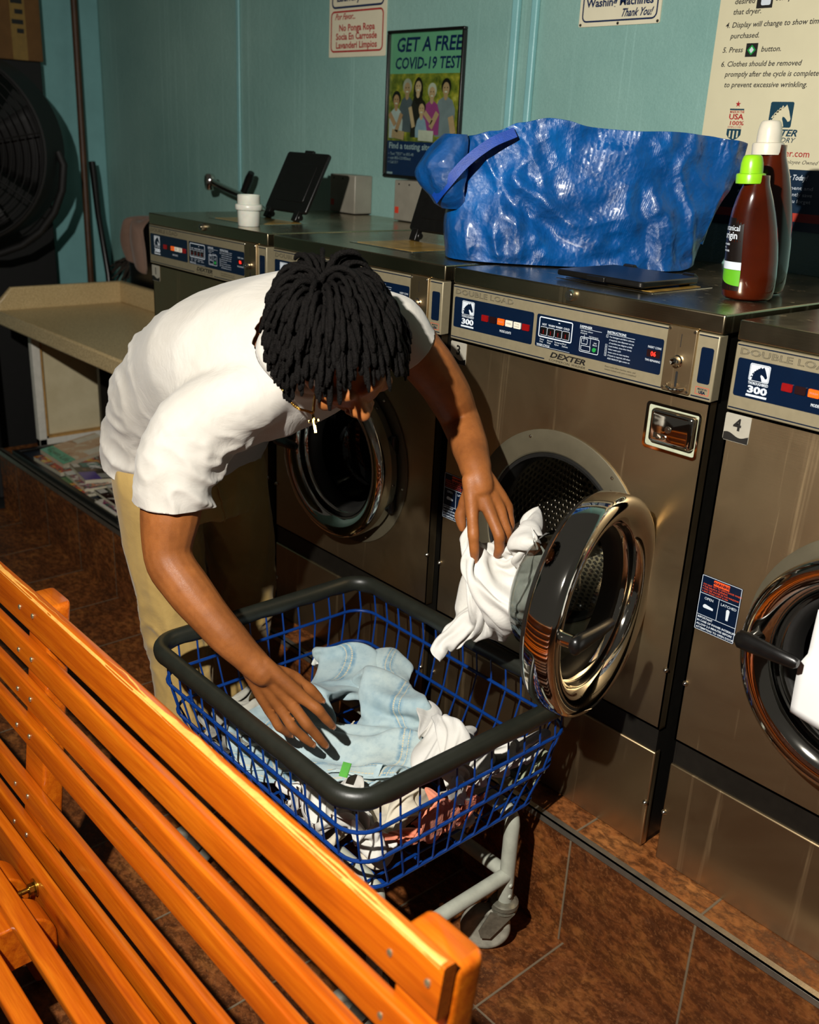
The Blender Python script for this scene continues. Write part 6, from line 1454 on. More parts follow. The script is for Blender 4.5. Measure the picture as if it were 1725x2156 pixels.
# ------------------------------------------------------------------ crumpled garment shapes: grid size and vertex steps
CLOTH = {}
CLOTH['cream'] = (34, 30, (
-55,-75,128,11,11,-11,2,-4,-14,1,6,-15,-4,3,-10,-3,5,0,-3,-2,9,-14,1,6,-16,4,3,-4,-2,5,8,-5,5,9,5,9,9,13,6,18,-17,-10,14,-18,-17,3,-11,-25,1,-11,-18,6,-4,-11,10,5,-5,17,11,5,10,22,18,6,5,27,23,-12,13,22,-4,6,14,-1,5,10,5,4,-12,8,
-4,-5,13,-21,-2,-5,-23,17,-9,-10,1,-4,-16,8,-2,-4,2,-1,11,4,9,14,6,-3,-4,-15,2,-4,5,2,-3,3,-8,0,6,2,2,2,3,1,-2,8,-1,4,0,6,3,-4,3,-5,8,-3,-6,5,3,5,-2,-5,6,-23,-10,-4,1,-5,-17,0,-3,-2,-5,3,5,-1,3,-2,-2,5,2,-1,10,-1,0,8,4,1,0,8,22,
-12,-6,11,7,-5,-3,7,0,-1,1,1,0,-4,16,-8,-10,-3,-5,2,-4,11,2,-6,3,-3,4,-5,13,-1,3,4,3,4,-2,-6,-1,2,7,5,-10,-9,-14,-2,-3,12,-2,-3,1,0,1,-10,1,3,-1,0,4,3,0,3,5,2,4,4,5,5,-3,6,-1,8,-3,0,-10,-6,5,-4,0,-13,0,-7,-1,-2,-3,-5,2,-1,-2,-3,2,
7,3,5,-2,-7,6,2,0,0,5,-3,-2,2,-2,2,-7,21,0,-7,13,4,1,1,-2,0,-4,-4,6,0,1,9,-9,1,-3,3,4,-4,-3,4,3,4,2,-5,2,8,2,1,0,0,0,2,-14,-7,-9,14,4,-8,-6,-1,-1,-5,3,1,0,2,2,6,-6,1,4,0,3,0,1,2,1,3,1,0,6,1,8,-9,1,2,7,5,-9,-2,-10,2,-3,0,1,-1,1,2,0,
-1,0,2,-1,-3,-9,4,3,6,-2,-7,6,-2,-2,2,-1,-5,0,-1,6,-5,-3,1,5,-3,-3,4,2,-2,-1,2,1,3,3,8,3,6,9,-8,4,-3,1,5,0,2,-1,-3,0,1,-8,4,5,10,-4,0,-11,5,-20,5,-3,1,1,-12,-1,-7,3,5,1,4,2,3,2,1,4,1,3,9,5,1,-2,-2,4,1,2,-1,-3,-1,3,2,-1,-4,-7,0,0,4,
-2,0,8,-4,3,1,-1,1,-1,1,4,1,4,-8,-1,0,1,-5,2,2,-10,4,-5,8,-4,-7,2,-8,0,-1,4,-4,-3,4,0,1,3,1,-4,8,5,2,-4,-1,10,-4,5,-2,0,0,-3,2,9,7,-5,2,-5,5,0,-6,3,3,1,10,-19,-13,-14,3,1,-1,0,8,0,0,-3,5,4,-2,1,4,-1,-2,5,2,-1,4,11,9,-1,-8,-2,1,2,4,
-1,-1,-1,-4,1,-2,0,-5,0,1,4,3,-1,5,-4,5,4,-1,-1,-1,3,4,2,4,-7,2,-3,0,-7,-1,1,-9,-1,5,5,0,-14,2,-9,-1,1,-2,-3,-4,4,-2,5,-11,1,-5,8,1,1,4,0,4,11,8,3,-3,-1,-3,-2,3,6,-10,6,-6,10,-3,-5,-2,-20,-5,2,4,1,6,7,1,-8,2,2,1,0,-2,3,8,8,2,-2,-6,
-1,1,1,3,0,7,4,1,-6,-1,1,-5,-3,-5,7,5,-1,0,0,2,2,1,0,1,-1,3,2,-1,0,1,2,6,-1,1,-3,1,1,-8,5,-5,4,-4,-1,-4,-8,0,5,-1,0,-8,-1,-7,-3,2,-9,0,2,1,-5,10,-6,5,2,1,11,-4,1,-11,-12,9,-1,10,6,-2,3,-2,4,1,-10,8,-9,2,-10,4,1,2,-3,1,3,4,2,0,6,0,
2,-4,2,2,1,-1,3,0,1,-1,-4,3,-2,5,1,1,6,0,2,-3,-1,6,-3,2,-4,1,1,-3,-6,1,-2,5,2,-1,4,0,3,2,-2,0,-7,1,6,0,0,-5,3,-3,-3,7,-4,0,-8,0,2,-4,-2,-2,-5,-4,-5,4,-7,1,5,-7,5,2,-1,2,4,-1,-3,5,0,4,4,4,-8,-21,10,-4,-1,6,-7,9,-5,1,-8,-5,-1,9,11,0,
-5,-2,0,3,6,3,-1,0,3,7,-1,-1,2,-5,-2,0,3,5,-5,6,-7,-1,-2,3,4,3,-2,2,-2,3,-5,-2,2,5,2,2,-1,5,-2,0,0,1,-1,1,-3,-2,1,-1,-4,-3,4,-1,0,-1,3,0,-1,-2,-7,4,2,0,-2,-1,-5,2,1,3,-4,-3,0,-7,-3,-8,-3,3,-5,-1,3,0,-4,5,-6,6,4,-2,6,2,3,-2,-10,14,
-14,-9,4,-3,-6,9,2,3,0,5,11,-4,4,-7,2,2,0,4,-3,8,-4,-6,-4,1,5,-1,3,-2,0,-1,-1,-3,3,-3,1,-1,-3,1,2,0,0,0,2,0,-1,6,2,1,-1,-1,1,-1,-2,2,-2,0,0,-2,-2,-1,1,4,-9,11,-2,-2,1,-2,1,1,0,-4,1,-2,2,-3,2,3,1,-3,0,-7,-5,3,-10,0,-9,-4,3,-6,-1,4,
2,-4,6,-3,1,7,-4,2,1,-2,4,-7,18,-14,4,16,-3,-2,-9,16,2,5,2,8,-5,-1,-5,0,-1,0,-1,-6,-9,3,-4,1,2,-5,8,-4,6,-3,3,-4,-3,-2,4,1,0,-4,5,0,7,-1,0,1,0,-1,3,-3,5,-5,-2,1,-1,1,0,-6,5,-2,0,-6,1,5,-2,-3,6,0,-1,2,-3,-10,1,7,0,2,-7,4,1,2,11,-1,
-6,-1,-7,-1,-1,-6,-1,-6,-7,4,-3,-3,4,-3,-3,6,-5,-3,4,-2,2,2,-1,-2,8,17,8,4,1,-5,-4,-9,13,1,-1,-2,4,-2,-3,-5,3,-6,-3,-3,0,-3,1,-12,3,-5,5,2,1,-1,-2,2,0,-2,-1,7,2,1,0,-1,2,-1,0,-1,3,0,1,1,-2,2,-2,-3,0,-4,-1,-3,0,-1,-1,1,0,-4,3,-1,-3,
4,7,7,1,-2,-3,5,0,1,1,-13,1,1,2,9,-1,-2,1,-5,2,-3,-2,-1,-3,-12,1,-1,-1,4,-3,-3,10,-7,-4,4,-2,-2,-6,-3,-6,-2,14,9,11,7,-5,3,-6,7,1,-5,4,-6,0,-1,6,-4,-7,-1,-5,2,-10,4,-11,8,-2,0,0,0,-1,-3,2,2,-2,3,1,-4,0,3,-1,0,2,2,1,1,1,1,0,1,0,0,
-2,-4,0,-2,-8,1,3,-1,-1,4,-3,1,-2,5,6,-1,0,4,5,-1,4,0,6,4,-11,5,0,-7,7,-5,1,1,-5,-2,-4,-4,5,-4,-3,1,-2,2,1,-2,-6,8,-4,-9,-22,-11,1,9,-3,2,4,8,5,4,14,-3,2,-3,-7,2,1,5,1,1,-10,11,-12,6,-4,-2,-5,-4,-4,-2,0,4,-3,-6,0,2,0,4,2,2,6,1,3,1,
5,-2,3,0,-2,1,-1,2,1,2,3,0,-7,-6,-2,-1,-7,-9,3,1,0,2,3,-1,4,4,4,5,4,-5,4,7,-2,3,2,5,6,-15,10,-3,-12,6,-5,0,-4,0,2,-1,-4,3,-1,-9,-1,-3,-1,1,-3,3,-21,7,1,1,-3,2,3,2,-2,8,1,-1,7,-3,-5,5,-7,-1,1,4,-3,2,-1,-6,5,-13,8,-5,-1,-1,-5,6,-2,1,
7,-2,-7,-3,5,1,3,2,5,8,3,-1,1,-1,2,1,4,3,0,3,2,0,-8,3,-3,-8,-11,0,-2,-7,0,1,-1,-2,5,2,-1,7,6,1,7,6,-6,3,2,-8,4,2,4,5,-14,14,-5,-12,6,-7,0,-4,-1,4,1,2,2,-1,-8,-1,-9,7,-16,4,2,3,2,-3,6,-4,-7,3,2,3,8,1,4,-2,-11,-8,4,-7,-1,0,2,-5,7,7,
2,-5,-4,0,-13,-3,-1,3,9,-1,6,6,4,-2,1,3,-1,5,4,-2,-3,3,5,0,-3,-3,-3,-4,0,6,11,7,2,-9,3,-6,-9,-18,1,-3,0,-1,1,3,0,3,-2,2,9,5,-1,6,8,-2,7,2,-9,5,-1,0,5,-7,13,-2,-17,4,-17,-1,-9,-3,4,-3,5,4,4,-10,-6,8,2,1,-3,-4,1,-2,-5,4,1,0,2,-1,1,7,
2,1,-4,-4,-3,-3,-7,-12,-1,-2,-1,4,5,10,5,-1,0,-12,-6,0,-4,10,2,4,6,0,-1,3,5,8,-1,4,2,-4,3,-3,4,-9,3,-6,-2,-1,6,8,8,2,-5,-2,-5,-11,-22,3,-5,0,1,4,5,-4,2,2,-4,7,1,6,6,7,1,8,2,-9,3,4,-2,5,-8,12,-1,-13,8,-14,0,-8,1,-3,-8,-3,1,7,2,2,2,
-2,-1,-3,-6,2,-5,1,1,6,2,0,2,-3,-14,-9,3,0,-6,7,2,0,-15,13,-3,-3,1,9,5,-5,3,1,-10,-2,1,1,4,3,-1,2,0,5,3,5,3,-2,3,2,1,-2,4,-7,-8,0,-9,-2,3,12,1,14,-3,3,-13,3,-8,-20,3,-10,1,1,3,4,0,6,6,-11,2,-1,9,10,7,-4,8,2,-5,2,-2,-5,1,-3,8,-2,-3,
11,-6,5,-10,3,13,-2,-1,-7,9,-4,-1,2,6,-2,-2,-6,0,0,1,-7,-8,-4,-4,3,5,-2,-1,-6,7,-5,3,4,2,-6,9,-1,6,-1,6,0,-7,4,-2,-7,3,10,-2,-3,-2,-3,2,-1,4,2,10,5,-2,1,1,-2,-4,4,2,-16,3,-6,-3,7,6,-1,8,-1,2,-23,2,-7,-8,2,-1,3,-7,0,3,4,7,3,-7,1,4,
6,10,-3,0,4,7,-1,3,-1,-15,2,0,6,-4,-2,10,-8,16,1,-9,-5,3,0,-7,5,8,-4,0,-3,-3,-4,-1,-3,-1,1,-1,-1,0,-1,1,-1,0,0,2,4,-2,-6,6,1,-1,4,3,3,0,4,4,-9,3,0,-2,4,6,-4,-2,4,-3,-2,4,6,-2,2,5,0,-4,2,1,-6,5,-1,-5,-6,2,-8,15,-2,-3,3,-3,-4,-27,6,
-4,-3,-2,4,5,-6,0,7,-2,3,-2,5,5,1,-1,5,-5,-7,4,4,5,-2,8,-5,6,2,3,-2,10,12,-12,1,-7,2,-8,3,2,-6,0,6,-4,-4,-1,-1,1,1,8,3,-3,-1,4,-1,1,-3,-1,-5,1,10,5,-1,-8,4,1,5,-4,3,-6,-3,3,3,-3,3,4,-1,3,3,-6,-3,5,3,-6,7,-5,2,-12,8,-2,1,2,-3,-4,9,
-1,-8,-2,0,-4,13,3,2,-5,-5,-13,-15,-2,6,-5,8,7,1,-4,4,1,-8,-6,5,5,4,4,2,2,1,-4,5,-2,2,-5,7,-1,8,0,21,1,1,-8,-5,0,-8,-6,-7,-2,3,-5,1,0,7,9,4,7,-4,-4,0,7,7,0,-1,-1,2,-5,-4,-9,2,4,5,0,0,-3,-1,7,0,6,-9,-3,2,3,1,4,3,-5,1,3,-4,-5,7,1,-1,
-1,-2,-3,-8,6,-2,-1,2,-3,0,7,0,-9,4,-3,-3,7,2,7,-15,6,-8,-3,-19,-9,0,4,3,-1,-2,3,1,-4,4,1,5,2,8,8,5,-1,0,0,1,0,-3,3,2,-13,-2,8,14,0,-2,1,-6,-2,-9,-7,0,0,-2,3,9,10,11,-3,8,-7,7,-7,1,4,-4,0,-8,5,-5,-8,-1,-2,8,9,4,4,-2,3,-6,-6,3,-1,
-2,2,7,-1,4,-1,-4,0,0,1,-3,13,-3,-6,-1,-3,0,-14,5,-3,-7,4,-3,4,11,-2,2,0,-3,-6,-2,9,-5,-7,3,0,-3,-11,-2,2,0,2,-4,-4,-2,7,2,4,2,1,5,7,-2,8,-1,2,-4,-15,3,-2,12,4,-3,3,3,10,-1,5,0,-3,5,-3,-11,-5,3,-2,1,-2,4,3,-1,9,-2,-1,-1,-2,-3,0,-9,
7,1,2,-9,12,0,3,-2,1,2,-2,4,-3,-2,3,5,0,5,-1,-4,2,-4,-3,-8,17,3,-5,10,-6,-2,-7,-5,2,-7,5,-2,-5,2,2,-3,8,-6,-5,3,4,1,-3,4,-5,-2,-1,0,-3,-3,1,5,-1,2,0,-2,1,0,0,-2,1,0,1,5,-8,8,-6,8,-4,7,0,-2,-2,6,7,8,-2,11,-5,5,2,5,2,-6,-8,-10,11,-3,
6,-14,0,-1,-9,3,-4,5,1,-3,-5,9,-8,1,-2,2,-8,0,-1,4,3,4,5,-5,5,1,1,3,1,-3,3,2,-6,3,-13,0,-3,22,-1,-11,14,-1,-4,-4,-6,10,-13,3,-5,-9,10,4,6,2,-6,-3,-2,2,3,1,3,-8,3,-4,5,-5,4,-5,2,-4,2,1,1,5,-2,0,-4,1,1,0,-2,10,-2,1,1,-1,6,1,1,-15,-5,
12,8,-1,8,0,10,-4,-1,-5,1,6,-13,3,0,3,-5,-3,7,-11,-3,-2,-7,4,-8,-3,3,-4,-3,9,1,7,-3,-4,6,0,9,-7,-1,5,3,-1,2,6,-5,5,1,-5,4,-15,1,-4,15,-2,-17,14,-2,2,0,-3,6,-4,3,3,-7,9,-3,-6,0,-1,3,-4,-2,2,5,5,-7,0,-4,1,-5,5,-3,-3,-2,-2,1,-2,11,2,
2,-3,1,12,2,3,-2,0,-7,-2,2,0,4,4,-3,-3,3,-3,1,0,8,3,-1,1,-5,3,-2,1,-7,2,-4,-4,2,5,-3,-4,-3,-7,6,-12,4,8,-9,-2,2,2,-1,-2,3,0,-5,5,-1,0,5,5,-1,3,5,-11,3,-5,-2,2,-6,11,7,11,0,-27,8,-4,4,0,-2,4,0,7,1,-5,1,-3,-10,-3,2,11,-2,-5,-2,5,7,
-2,2,1,3,-10,7,-2,-4,-2,-8,0,1,12,6,12,-2,-3,-2,2,-3,0,3,4,0,-1,-6,2,3,5,-8,5,-2,7,-10,-6,-4,-3,1,-2,1,5,0,4,-1,7,0,-1,0,-1,4,-7,-15,4,-23,5,10,2,-1,-4,3,-1,-4,5,-2,-8,0,4,6,8,5,0,2,9,-7,4,-10,-7,-3,-2,10,4,10,3,-14,6,-2,-6,-7,0,5,
3,5,6,-2,0,0,0,-3,-3,-2,1,0,-5,1,3,10,-3,3,7,-11,6,-14,-2,-1,-8,4,11,2,-3,-3,-5,7,-2,-1,-5,-1,-2,3,2,-2,0,2,4,1,-5,-1,-13,-2,-3,4,1,-2,1,8,6,2,3,6,4,2,-3,-5,-3,7,1,0,-13,5,-29,-15,7,-3,8,-1,7,-1,-6,4,1,-7,1,3,6,7,5,0,2,9,-3,4,-7,
-3,-1,-1,5,-3,7,-1,-7,3,-2,-3,-2,4,10,6,4,-4,-12,3,4,-2,-5,-9,5,0,0,-6,3,-3,7,-2,6,15,-15,13,-16,-1,10,-2,0,-2,-1,2,-10,-7,9,0,1,0,-4,1,-5,7,-5,-7,-1,4,1,0,-3,2,0,5,-3,14,4,4,0,6,-2,2,0,2,1,-1,2,3,2,-2,-7,-2,8,-33,-19,-2,3,0,6,10,
3,-10,-2,1,-6,0,3,6,8,7,-1,3,9,0,3,-6,0,-1,-5,3,-1,5,-5,-3,4,-3,-5,4,5,3,-6,0,2,-9,6,-4,5,-2,5,-3,-1,-15,0,4,-1,11,-2,7,9))
CLOTH['white'] = (35, 34, (
-74,-97,106,7,1,-4,1,5,-3,-2,6,-3,-4,-3,4,7,-3,4,-5,9,9,-8,-3,17,-12,0,17,-9,6,12,2,12,3,8,-1,2,3,-4,-6,12,5,-12,11,-5,-19,14,2,-18,8,0,-18,2,0,-12,-3,1,-12,-4,-12,1,3,-15,5,11,-14,11,10,-11,-2,13,2,3,4,2,2,-10,0,-7,-14,9,-11,22,
15,-1,29,5,8,20,10,17,21,4,7,11,4,8,-3,-4,6,-8,-4,-3,-15,3,-7,-9,11,0,-2,-9,2,8,-8,-2,4,-3,-3,1,7,-2,-10,3,3,5,-2,1,0,6,-6,0,-4,-4,2,1,-2,3,-12,4,-2,7,-5,5,9,-2,-1,-5,-1,5,9,3,-3,0,-1,-1,-2,1,2,-3,3,-1,-6,4,-7,6,0,6,1,5,-8,-6,-2,5,
2,12,-4,-6,-1,3,-2,-1,10,5,1,-3,-8,1,-21,3,-8,-1,6,-6,4,-2,-6,-3,2,4,2,1,-3,2,5,3,2,2,4,3,-7,11,0,4,6,-7,0,-7,-2,-4,0,6,-7,4,-1,-1,-6,-1,5,-5,1,2,-4,1,4,0,2,0,-4,5,0,0,1,3,0,2,-9,-1,3,-1,0,3,4,-3,-6,1,-2,-6,5,1,1,3,2,0,0,4,3,0,5,0,
-8,-1,-4,3,4,3,6,9,-8,-6,1,0,-2,1,-1,0,3,6,2,1,9,-1,-2,-10,-11,-6,-12,9,-1,0,1,-8,0,-1,-1,-2,1,2,2,1,-2,-1,1,4,0,-6,-2,6,-2,4,-5,-3,-3,-1,0,-8,3,-1,1,6,3,-2,2,1,-1,-12,-6,-4,0,2,-2,0,12,-2,4,2,1,2,-1,-2,4,2,2,-1,-9,-3,2,-5,2,-5,1,
-7,-4,-1,0,-6,9,5,2,2,3,10,2,4,4,-2,5,-13,0,2,-2,3,5,5,-2,-2,-5,0,3,0,-1,-1,0,-3,3,4,1,1,2,-4,0,-4,-6,-2,-10,7,0,-3,-1,-4,-2,-1,-2,0,-5,-1,8,-9,-3,4,0,2,-8,-6,0,10,-4,-4,-2,3,-2,-8,13,-7,4,-7,1,6,-5,-1,7,4,1,-3,-1,-1,8,1,2,0,1,-3,
-3,-5,-2,-1,1,-3,1,12,0,-11,9,-2,-5,-3,2,-4,-5,-1,1,-10,8,0,4,-1,2,2,0,10,0,3,5,0,0,-8,6,5,-3,-2,0,0,-6,-4,-3,4,2,-2,-6,0,4,2,2,1,3,7,4,-8,3,-4,-4,-1,-4,-1,-6,-5,-4,0,-2,-1,-2,-1,11,2,10,21,2,-7,-8,-11,4,2,-3,7,9,-1,-2,3,-3,0,6,3,
2,-7,0,4,-2,7,5,0,2,1,-3,1,-4,-2,-9,3,9,2,-3,-5,-5,-9,2,-2,-6,-5,-1,-1,5,4,-2,4,6,2,-6,-1,5,-6,2,-3,8,-1,3,0,0,11,1,1,-7,4,-3,-6,2,3,-3,-2,3,-5,-10,-7,-2,2,-2,-2,2,10,17,2,10,-2,0,1,-1,-4,-1,-5,3,-1,-2,-4,-3,4,8,0,0,10,4,7,2,-8,4,
-1,-19,-1,5,-2,5,2,2,4,-2,2,-8,1,0,-1,6,6,3,-4,1,3,-5,2,-4,2,-3,7,-8,9,-7,3,-11,-4,14,4,-9,-9,-6,3,8,4,2,-9,7,0,-13,5,1,4,-10,-1,3,-1,-4,3,2,9,6,-2,2,3,3,2,-5,-4,-5,9,4,-1,3,-3,1,-1,2,-2,0,1,9,2,3,1,-3,1,-7,-1,-1,-4,-6,-2,-3,-1,3,
6,4,1,3,4,1,1,3,1,5,-9,4,0,1,-20,8,8,-1,-5,2,2,3,-2,5,6,-6,4,-7,1,1,-3,2,2,4,-1,4,-1,1,3,-5,6,-4,1,-5,-5,-6,2,-1,7,3,3,3,-2,-2,-12,-11,6,2,6,-5,0,4,5,0,-1,7,3,-1,-8,0,3,3,1,-1,-3,5,-2,-3,0,4,-1,3,6,3,4,4,0,3,-2,1,0,-1,-1,-7,2,-1,
-1,-7,-7,0,-7,-2,-1,-3,6,0,-2,2,-3,7,4,9,0,4,-19,-10,7,9,10,-22,-1,2,3,2,-4,5,-3,-2,5,1,-1,4,-7,3,1,-4,-5,2,-1,3,1,0,2,-3,8,-2,1,-8,4,3,3,-10,-6,11,3,2,-8,-8,-6,-3,14,9,5,0,-1,0,-5,3,-4,0,0,1,-1,8,1,5,-3,-3,0,-5,8,-3,-8,-1,0,-4,-1,
5,-3,1,7,0,6,-2,0,-2,0,-3,-6,0,-2,1,2,5,-5,-3,2,1,-8,1,-5,-1,11,11,-3,-4,-1,-9,11,-10,17,-7,10,11,-18,1,2,6,-3,-6,3,-1,-5,4,-10,3,3,0,-3,8,-4,0,1,1,1,0,7,2,1,-4,1,-9,8,-3,2,-3,4,0,-2,-11,-4,5,5,7,1,5,-7,1,-1,7,1,2,1,-7,-5,-3,4,-8,
10,-1,1,0,-1,8,-3,-5,5,-6,5,0,-8,3,3,-3,1,3,-5,-8,2,0,-4,-9,-8,10,-10,-2,-5,2,-1,5,7,6,-4,-3,3,-8,2,7,0,0,9,10,2,-7,4,1,12,11,11,-12,-2,-1,7,-3,-2,6,-10,-2,0,-3,-3,5,-4,0,2,7,4,5,3,2,-3,11,-3,-4,1,-1,-1,-9,0,-4,-3,-1,-1,1,1,5,-4,0,
6,13,-4,-6,2,-2,3,-6,1,6,8,6,-3,-1,-2,-1,-12,-6,5,-3,-5,-2,6,6,-2,3,2,-5,-1,3,-3,-10,2,-3,5,2,-10,6,2,-3,-5,2,-6,2,-7,0,1,-5,1,2,2,6,-1,4,2,-16,-5,10,4,5,-6,7,-6,1,7,9,-2,-5,-7,8,-4,1,3,-9,-3,-2,4,2,7,5,7,3,4,0,0,8,-1,-3,2,-9,-4,
-13,4,0,-1,1,-3,1,3,-3,-3,2,-1,8,-10,-5,2,4,14,-3,10,-5,11,-3,-2,-3,-11,12,-8,1,2,7,3,-6,-1,-1,0,0,-2,-3,-6,7,-5,3,-3,-11,-6,3,9,-9,-5,-11,-2,0,-6,3,6,19,6,3,2,5,-2,-13,3,-2,-5,0,0,1,-2,-10,1,-12,8,3,15,-2,0,2,-2,5,-3,4,1,-10,1,3,
1,5,8,3,4,2,13,-3,2,6,3,-4,-3,-10,0,-7,4,-3,3,1,-5,0,-2,-3,3,-4,-1,-1,-3,1,-2,5,2,0,-16,-9,2,-2,13,-4,8,7,1,3,1,3,-6,-2,-5,8,4,0,4,-5,-2,-2,-3,5,0,-6,1,1,-2,1,2,-14,-11,3,2,5,4,12,1,-6,-16,-6,0,4,1,7,10,1,-1,-12,3,-12,-2,5,-5,-1,
-3,-1,0,0,1,-2,-6,-2,3,-7,3,0,0,5,8,9,5,11,5,2,2,4,-3,0,6,1,-7,1,1,-5,-3,-4,-5,1,-5,-3,-2,-5,0,-2,-4,-2,-4,11,-2,0,-4,6,2,6,4,-5,-8,5,1,-6,0,5,10,3,-1,1,3,-4,-11,-5,2,2,-2,1,7,-1,-1,-2,-4,1,4,-2,-2,-2,-8,1,6,5,-3,-2,-10,2,0,5,0,1,
4,-3,-4,-10,4,4,8,3,-5,-4,-4,-5,-8,-2,-8,4,-3,-4,-1,-13,0,4,4,9,10,7,3,8,13,-2,1,4,1,-1,0,1,-4,-8,-4,1,-3,3,-8,-1,-1,-2,1,-4,-7,-3,1,0,5,-5,3,-2,2,1,0,2,0,2,2,2,1,-4,2,-10,-7,6,0,-9,-2,-1,7,1,4,5,0,0,-3,-3,-4,4,-3,3,4,1,-5,-4,-5,
13,-1,-3,1,1,2,-9,7,0,-1,-4,3,4,0,-13,5,0,5,1,-2,8,0,-3,-2,-1,-3,-6,-4,-5,-4,-1,6,-7,-4,15,18,0,-3,7,9,0,-1,5,3,-1,3,-2,-4,-5,2,-4,-8,-3,-2,-1,-3,-4,-1,-3,-6,-1,0,-1,8,-2,-7,-9,1,3,7,1,6,0,0,-4,-1,-3,7,2,3,1,-2,-1,3,-2,-1,1,0,-8,
-2,0,2,1,0,0,-1,4,1,-2,-4,2,-2,-5,-1,-1,4,2,3,6,1,-4,3,-4,4,-2,9,-9,-1,-3,4,-9,-6,12,-4,-3,-2,4,3,-8,8,5,-2,0,-8,-5,0,-8,-1,7,14,20,1,-1,3,-3,0,2,-1,-2,-1,-10,-3,-3,2,2,-8,7,-1,-6,-2,-2,-5,0,1,-4,-7,-5,0,3,1,-1,-3,2,-1,2,-4,1,2,4,
3,2,1,2,-1,-3,2,3,2,2,-2,0,1,0,-1,-5,1,-1,1,-1,1,0,-3,-4,-2,1,3,2,4,-1,3,0,-3,2,8,-3,2,1,-2,-2,-4,2,9,-1,-4,2,-3,-2,-2,-3,1,-2,3,3,-2,0,11,-13,1,-3,-5,-4,-9,0,2,15,22,10,-3,-2,1,-1,-2,-19,-1,-2,2,-2,-3,-1,-4,-7,3,3,-8,2,0,-3,-4,0,
-3,1,-3,-2,-9,-2,3,15,2,-4,-5,-3,0,-5,5,10,3,0,-2,3,1,2,4,-2,0,-1,1,2,1,0,-1,-3,-2,-8,-1,4,3,-2,-3,0,0,-1,2,5,1,5,1,-9,3,0,1,5,0,-6,4,6,-6,-3,5,3,3,4,2,-2,-1,4,0,-2,7,-8,-2,0,-1,-8,-1,-7,-4,-2,-2,1,10,22,-2,1,-1,-4,-2,-7,2,0,-4,-1,
0,-7,3,-5,-3,0,-1,-7,-8,-3,-4,-4,-3,-2,7,9,-3,1,-6,0,0,0,2,1,5,3,-1,-3,6,-3,3,5,7,2,-3,0,0,-1,2,0,-4,-2,-1,-2,-4,-2,0,-1,-1,-4,6,2,0,0,-4,2,0,4,7,1,0,5,3,-8,5,3,-1,6,1,-5,5,-2,4,6,3,7,-4,8,6,-14,-1,2,-4,-3,-8,3,-4,0,-5,-11,2,-6,2,
13,16,-2,-2,-6,-7,-4,-3,12,-6,-9,0,4,-2,2,3,0,-7,-4,-9,-5,-2,-5,-7,-2,1,-1,-3,0,9,10,-2,-3,-5,4,-1,2,5,6,0,-2,0,0,3,-4,2,5,7,4,-4,-2,0,-1,1,0,-3,-2,0,-2,1,-2,-3,-1,-2,1,5,-4,1,-1,2,4,-2,-1,6,0,-2,8,2,-5,7,3,2,4,6,4,-7,6,0,6,-1,3,
-5,-3,3,-4,-2,2,-6,-2,-4,1,-7,3,-2,6,12,5,-8,-3,2,7,-2,-2,-3,-1,-11,3,0,-5,-4,-3,-7,-13,-2,0,3,2,-4,3,-2,-1,-5,-9,5,4,-1,3,-1,14,4,2,-3,1,-2,-2,4,1,4,-1,2,3,-1,-1,2,1,4,3,-4,2,1,-1,6,2,-2,-2,0,-1,3,-2,1,-4,4,4,-4,-11,0,4,0,5,-1,-3,
4,-1,-3,9,6,1,2,6,3,-6,0,5,0,0,-6,5,0,-2,-1,-3,2,-3,-2,7,-4,-3,1,0,-1,10,3,5,-2,-5,0,1,-3,-1,0,-1,0,-6,-11,-6,-5,-6,-6,0,2,-6,-5,3,2,6,-2,5,2,1,0,0,4,5,-2,4,-2,2,4,4,4,-2,-3,-3,2,-1,3,0,1,2,-2,-1,-1,-4,-1,3,-2,2,2,-2,3,0,-1,-4,-7,
0,-2,-2,1,3,4,5,-2,-4,4,7,0,0,3,1,5,0,0,6,2,0,5,3,2,-8,0,2,3,1,-2,2,-2,3,0,-3,2,-1,1,-1,-3,4,10,0,-1,-3,-6,3,0,-6,0,1,-2,-8,-6,-3,-5,-2,-5,0,-5,0,-8,2,4,3,-4,3,5,6,0,1,6,9,-1,-1,5,0,-9,2,1,6,-1,9,3,-6,-1,-3,-4,-7,-1,1,2,1,-2,-3,-3,
-1,0,-6,0,-1,-3,-4,-1,7,-5,-1,-1,3,-1,-1,6,5,6,0,4,5,6,2,-1,0,-3,-2,4,1,2,3,1,-1,5,1,4,-3,1,-1,0,-2,-1,3,0,-1,2,1,0,0,3,0,-12,-3,-1,-2,-6,-3,-3,0,3,-2,-3,0,-1,-5,-1,3,7,1,-3,0,2,3,-2,-2,5,3,5,7,1,2,2,3,0,4,1,-5,4,1,-5,2,-4,6,-3,4,
2,-4,1,-1,-5,-6,-4,1,-1,2,-4,-3,-3,-4,1,5,0,-3,9,2,4,-4,-3,5,-3,-3,-8,-2,10,6,3,-2,0,2,4,-4,-5,0,2,-5,-2,0,4,0,-1,2,5,0,1,0,1,-6,5,1,2,0,2,7,0,-4,0,-13,4,2,-3,-6,0,-2,-6,-5,1,5,2,-1,-6,0,6,3,1,0,9,0,0,-1,7,6,5,-2,7,-2,-4,3,-2,1,3,
2,4,0,-1,-4,3,1,-1,-1,0,4,-5,-2,2,0,3,-2,-4,-6,-3,-3,-3,0,-5,0,-1,-3,5,5,3,2,7,7,-3,0,-2,-5,-8,-7,-1,1,4,5,4,0,-5,-6,2,-2,-3,4,0,-3,-4,0,1,2,-1,4,2,2,4,-4,1,-5,6,2,2,1,-7,0,-15,2,3,0,5,-1,-2,-7,4,3,-3,-4,2,2,3,0,-3,-1,7,9,1,2,7,1,
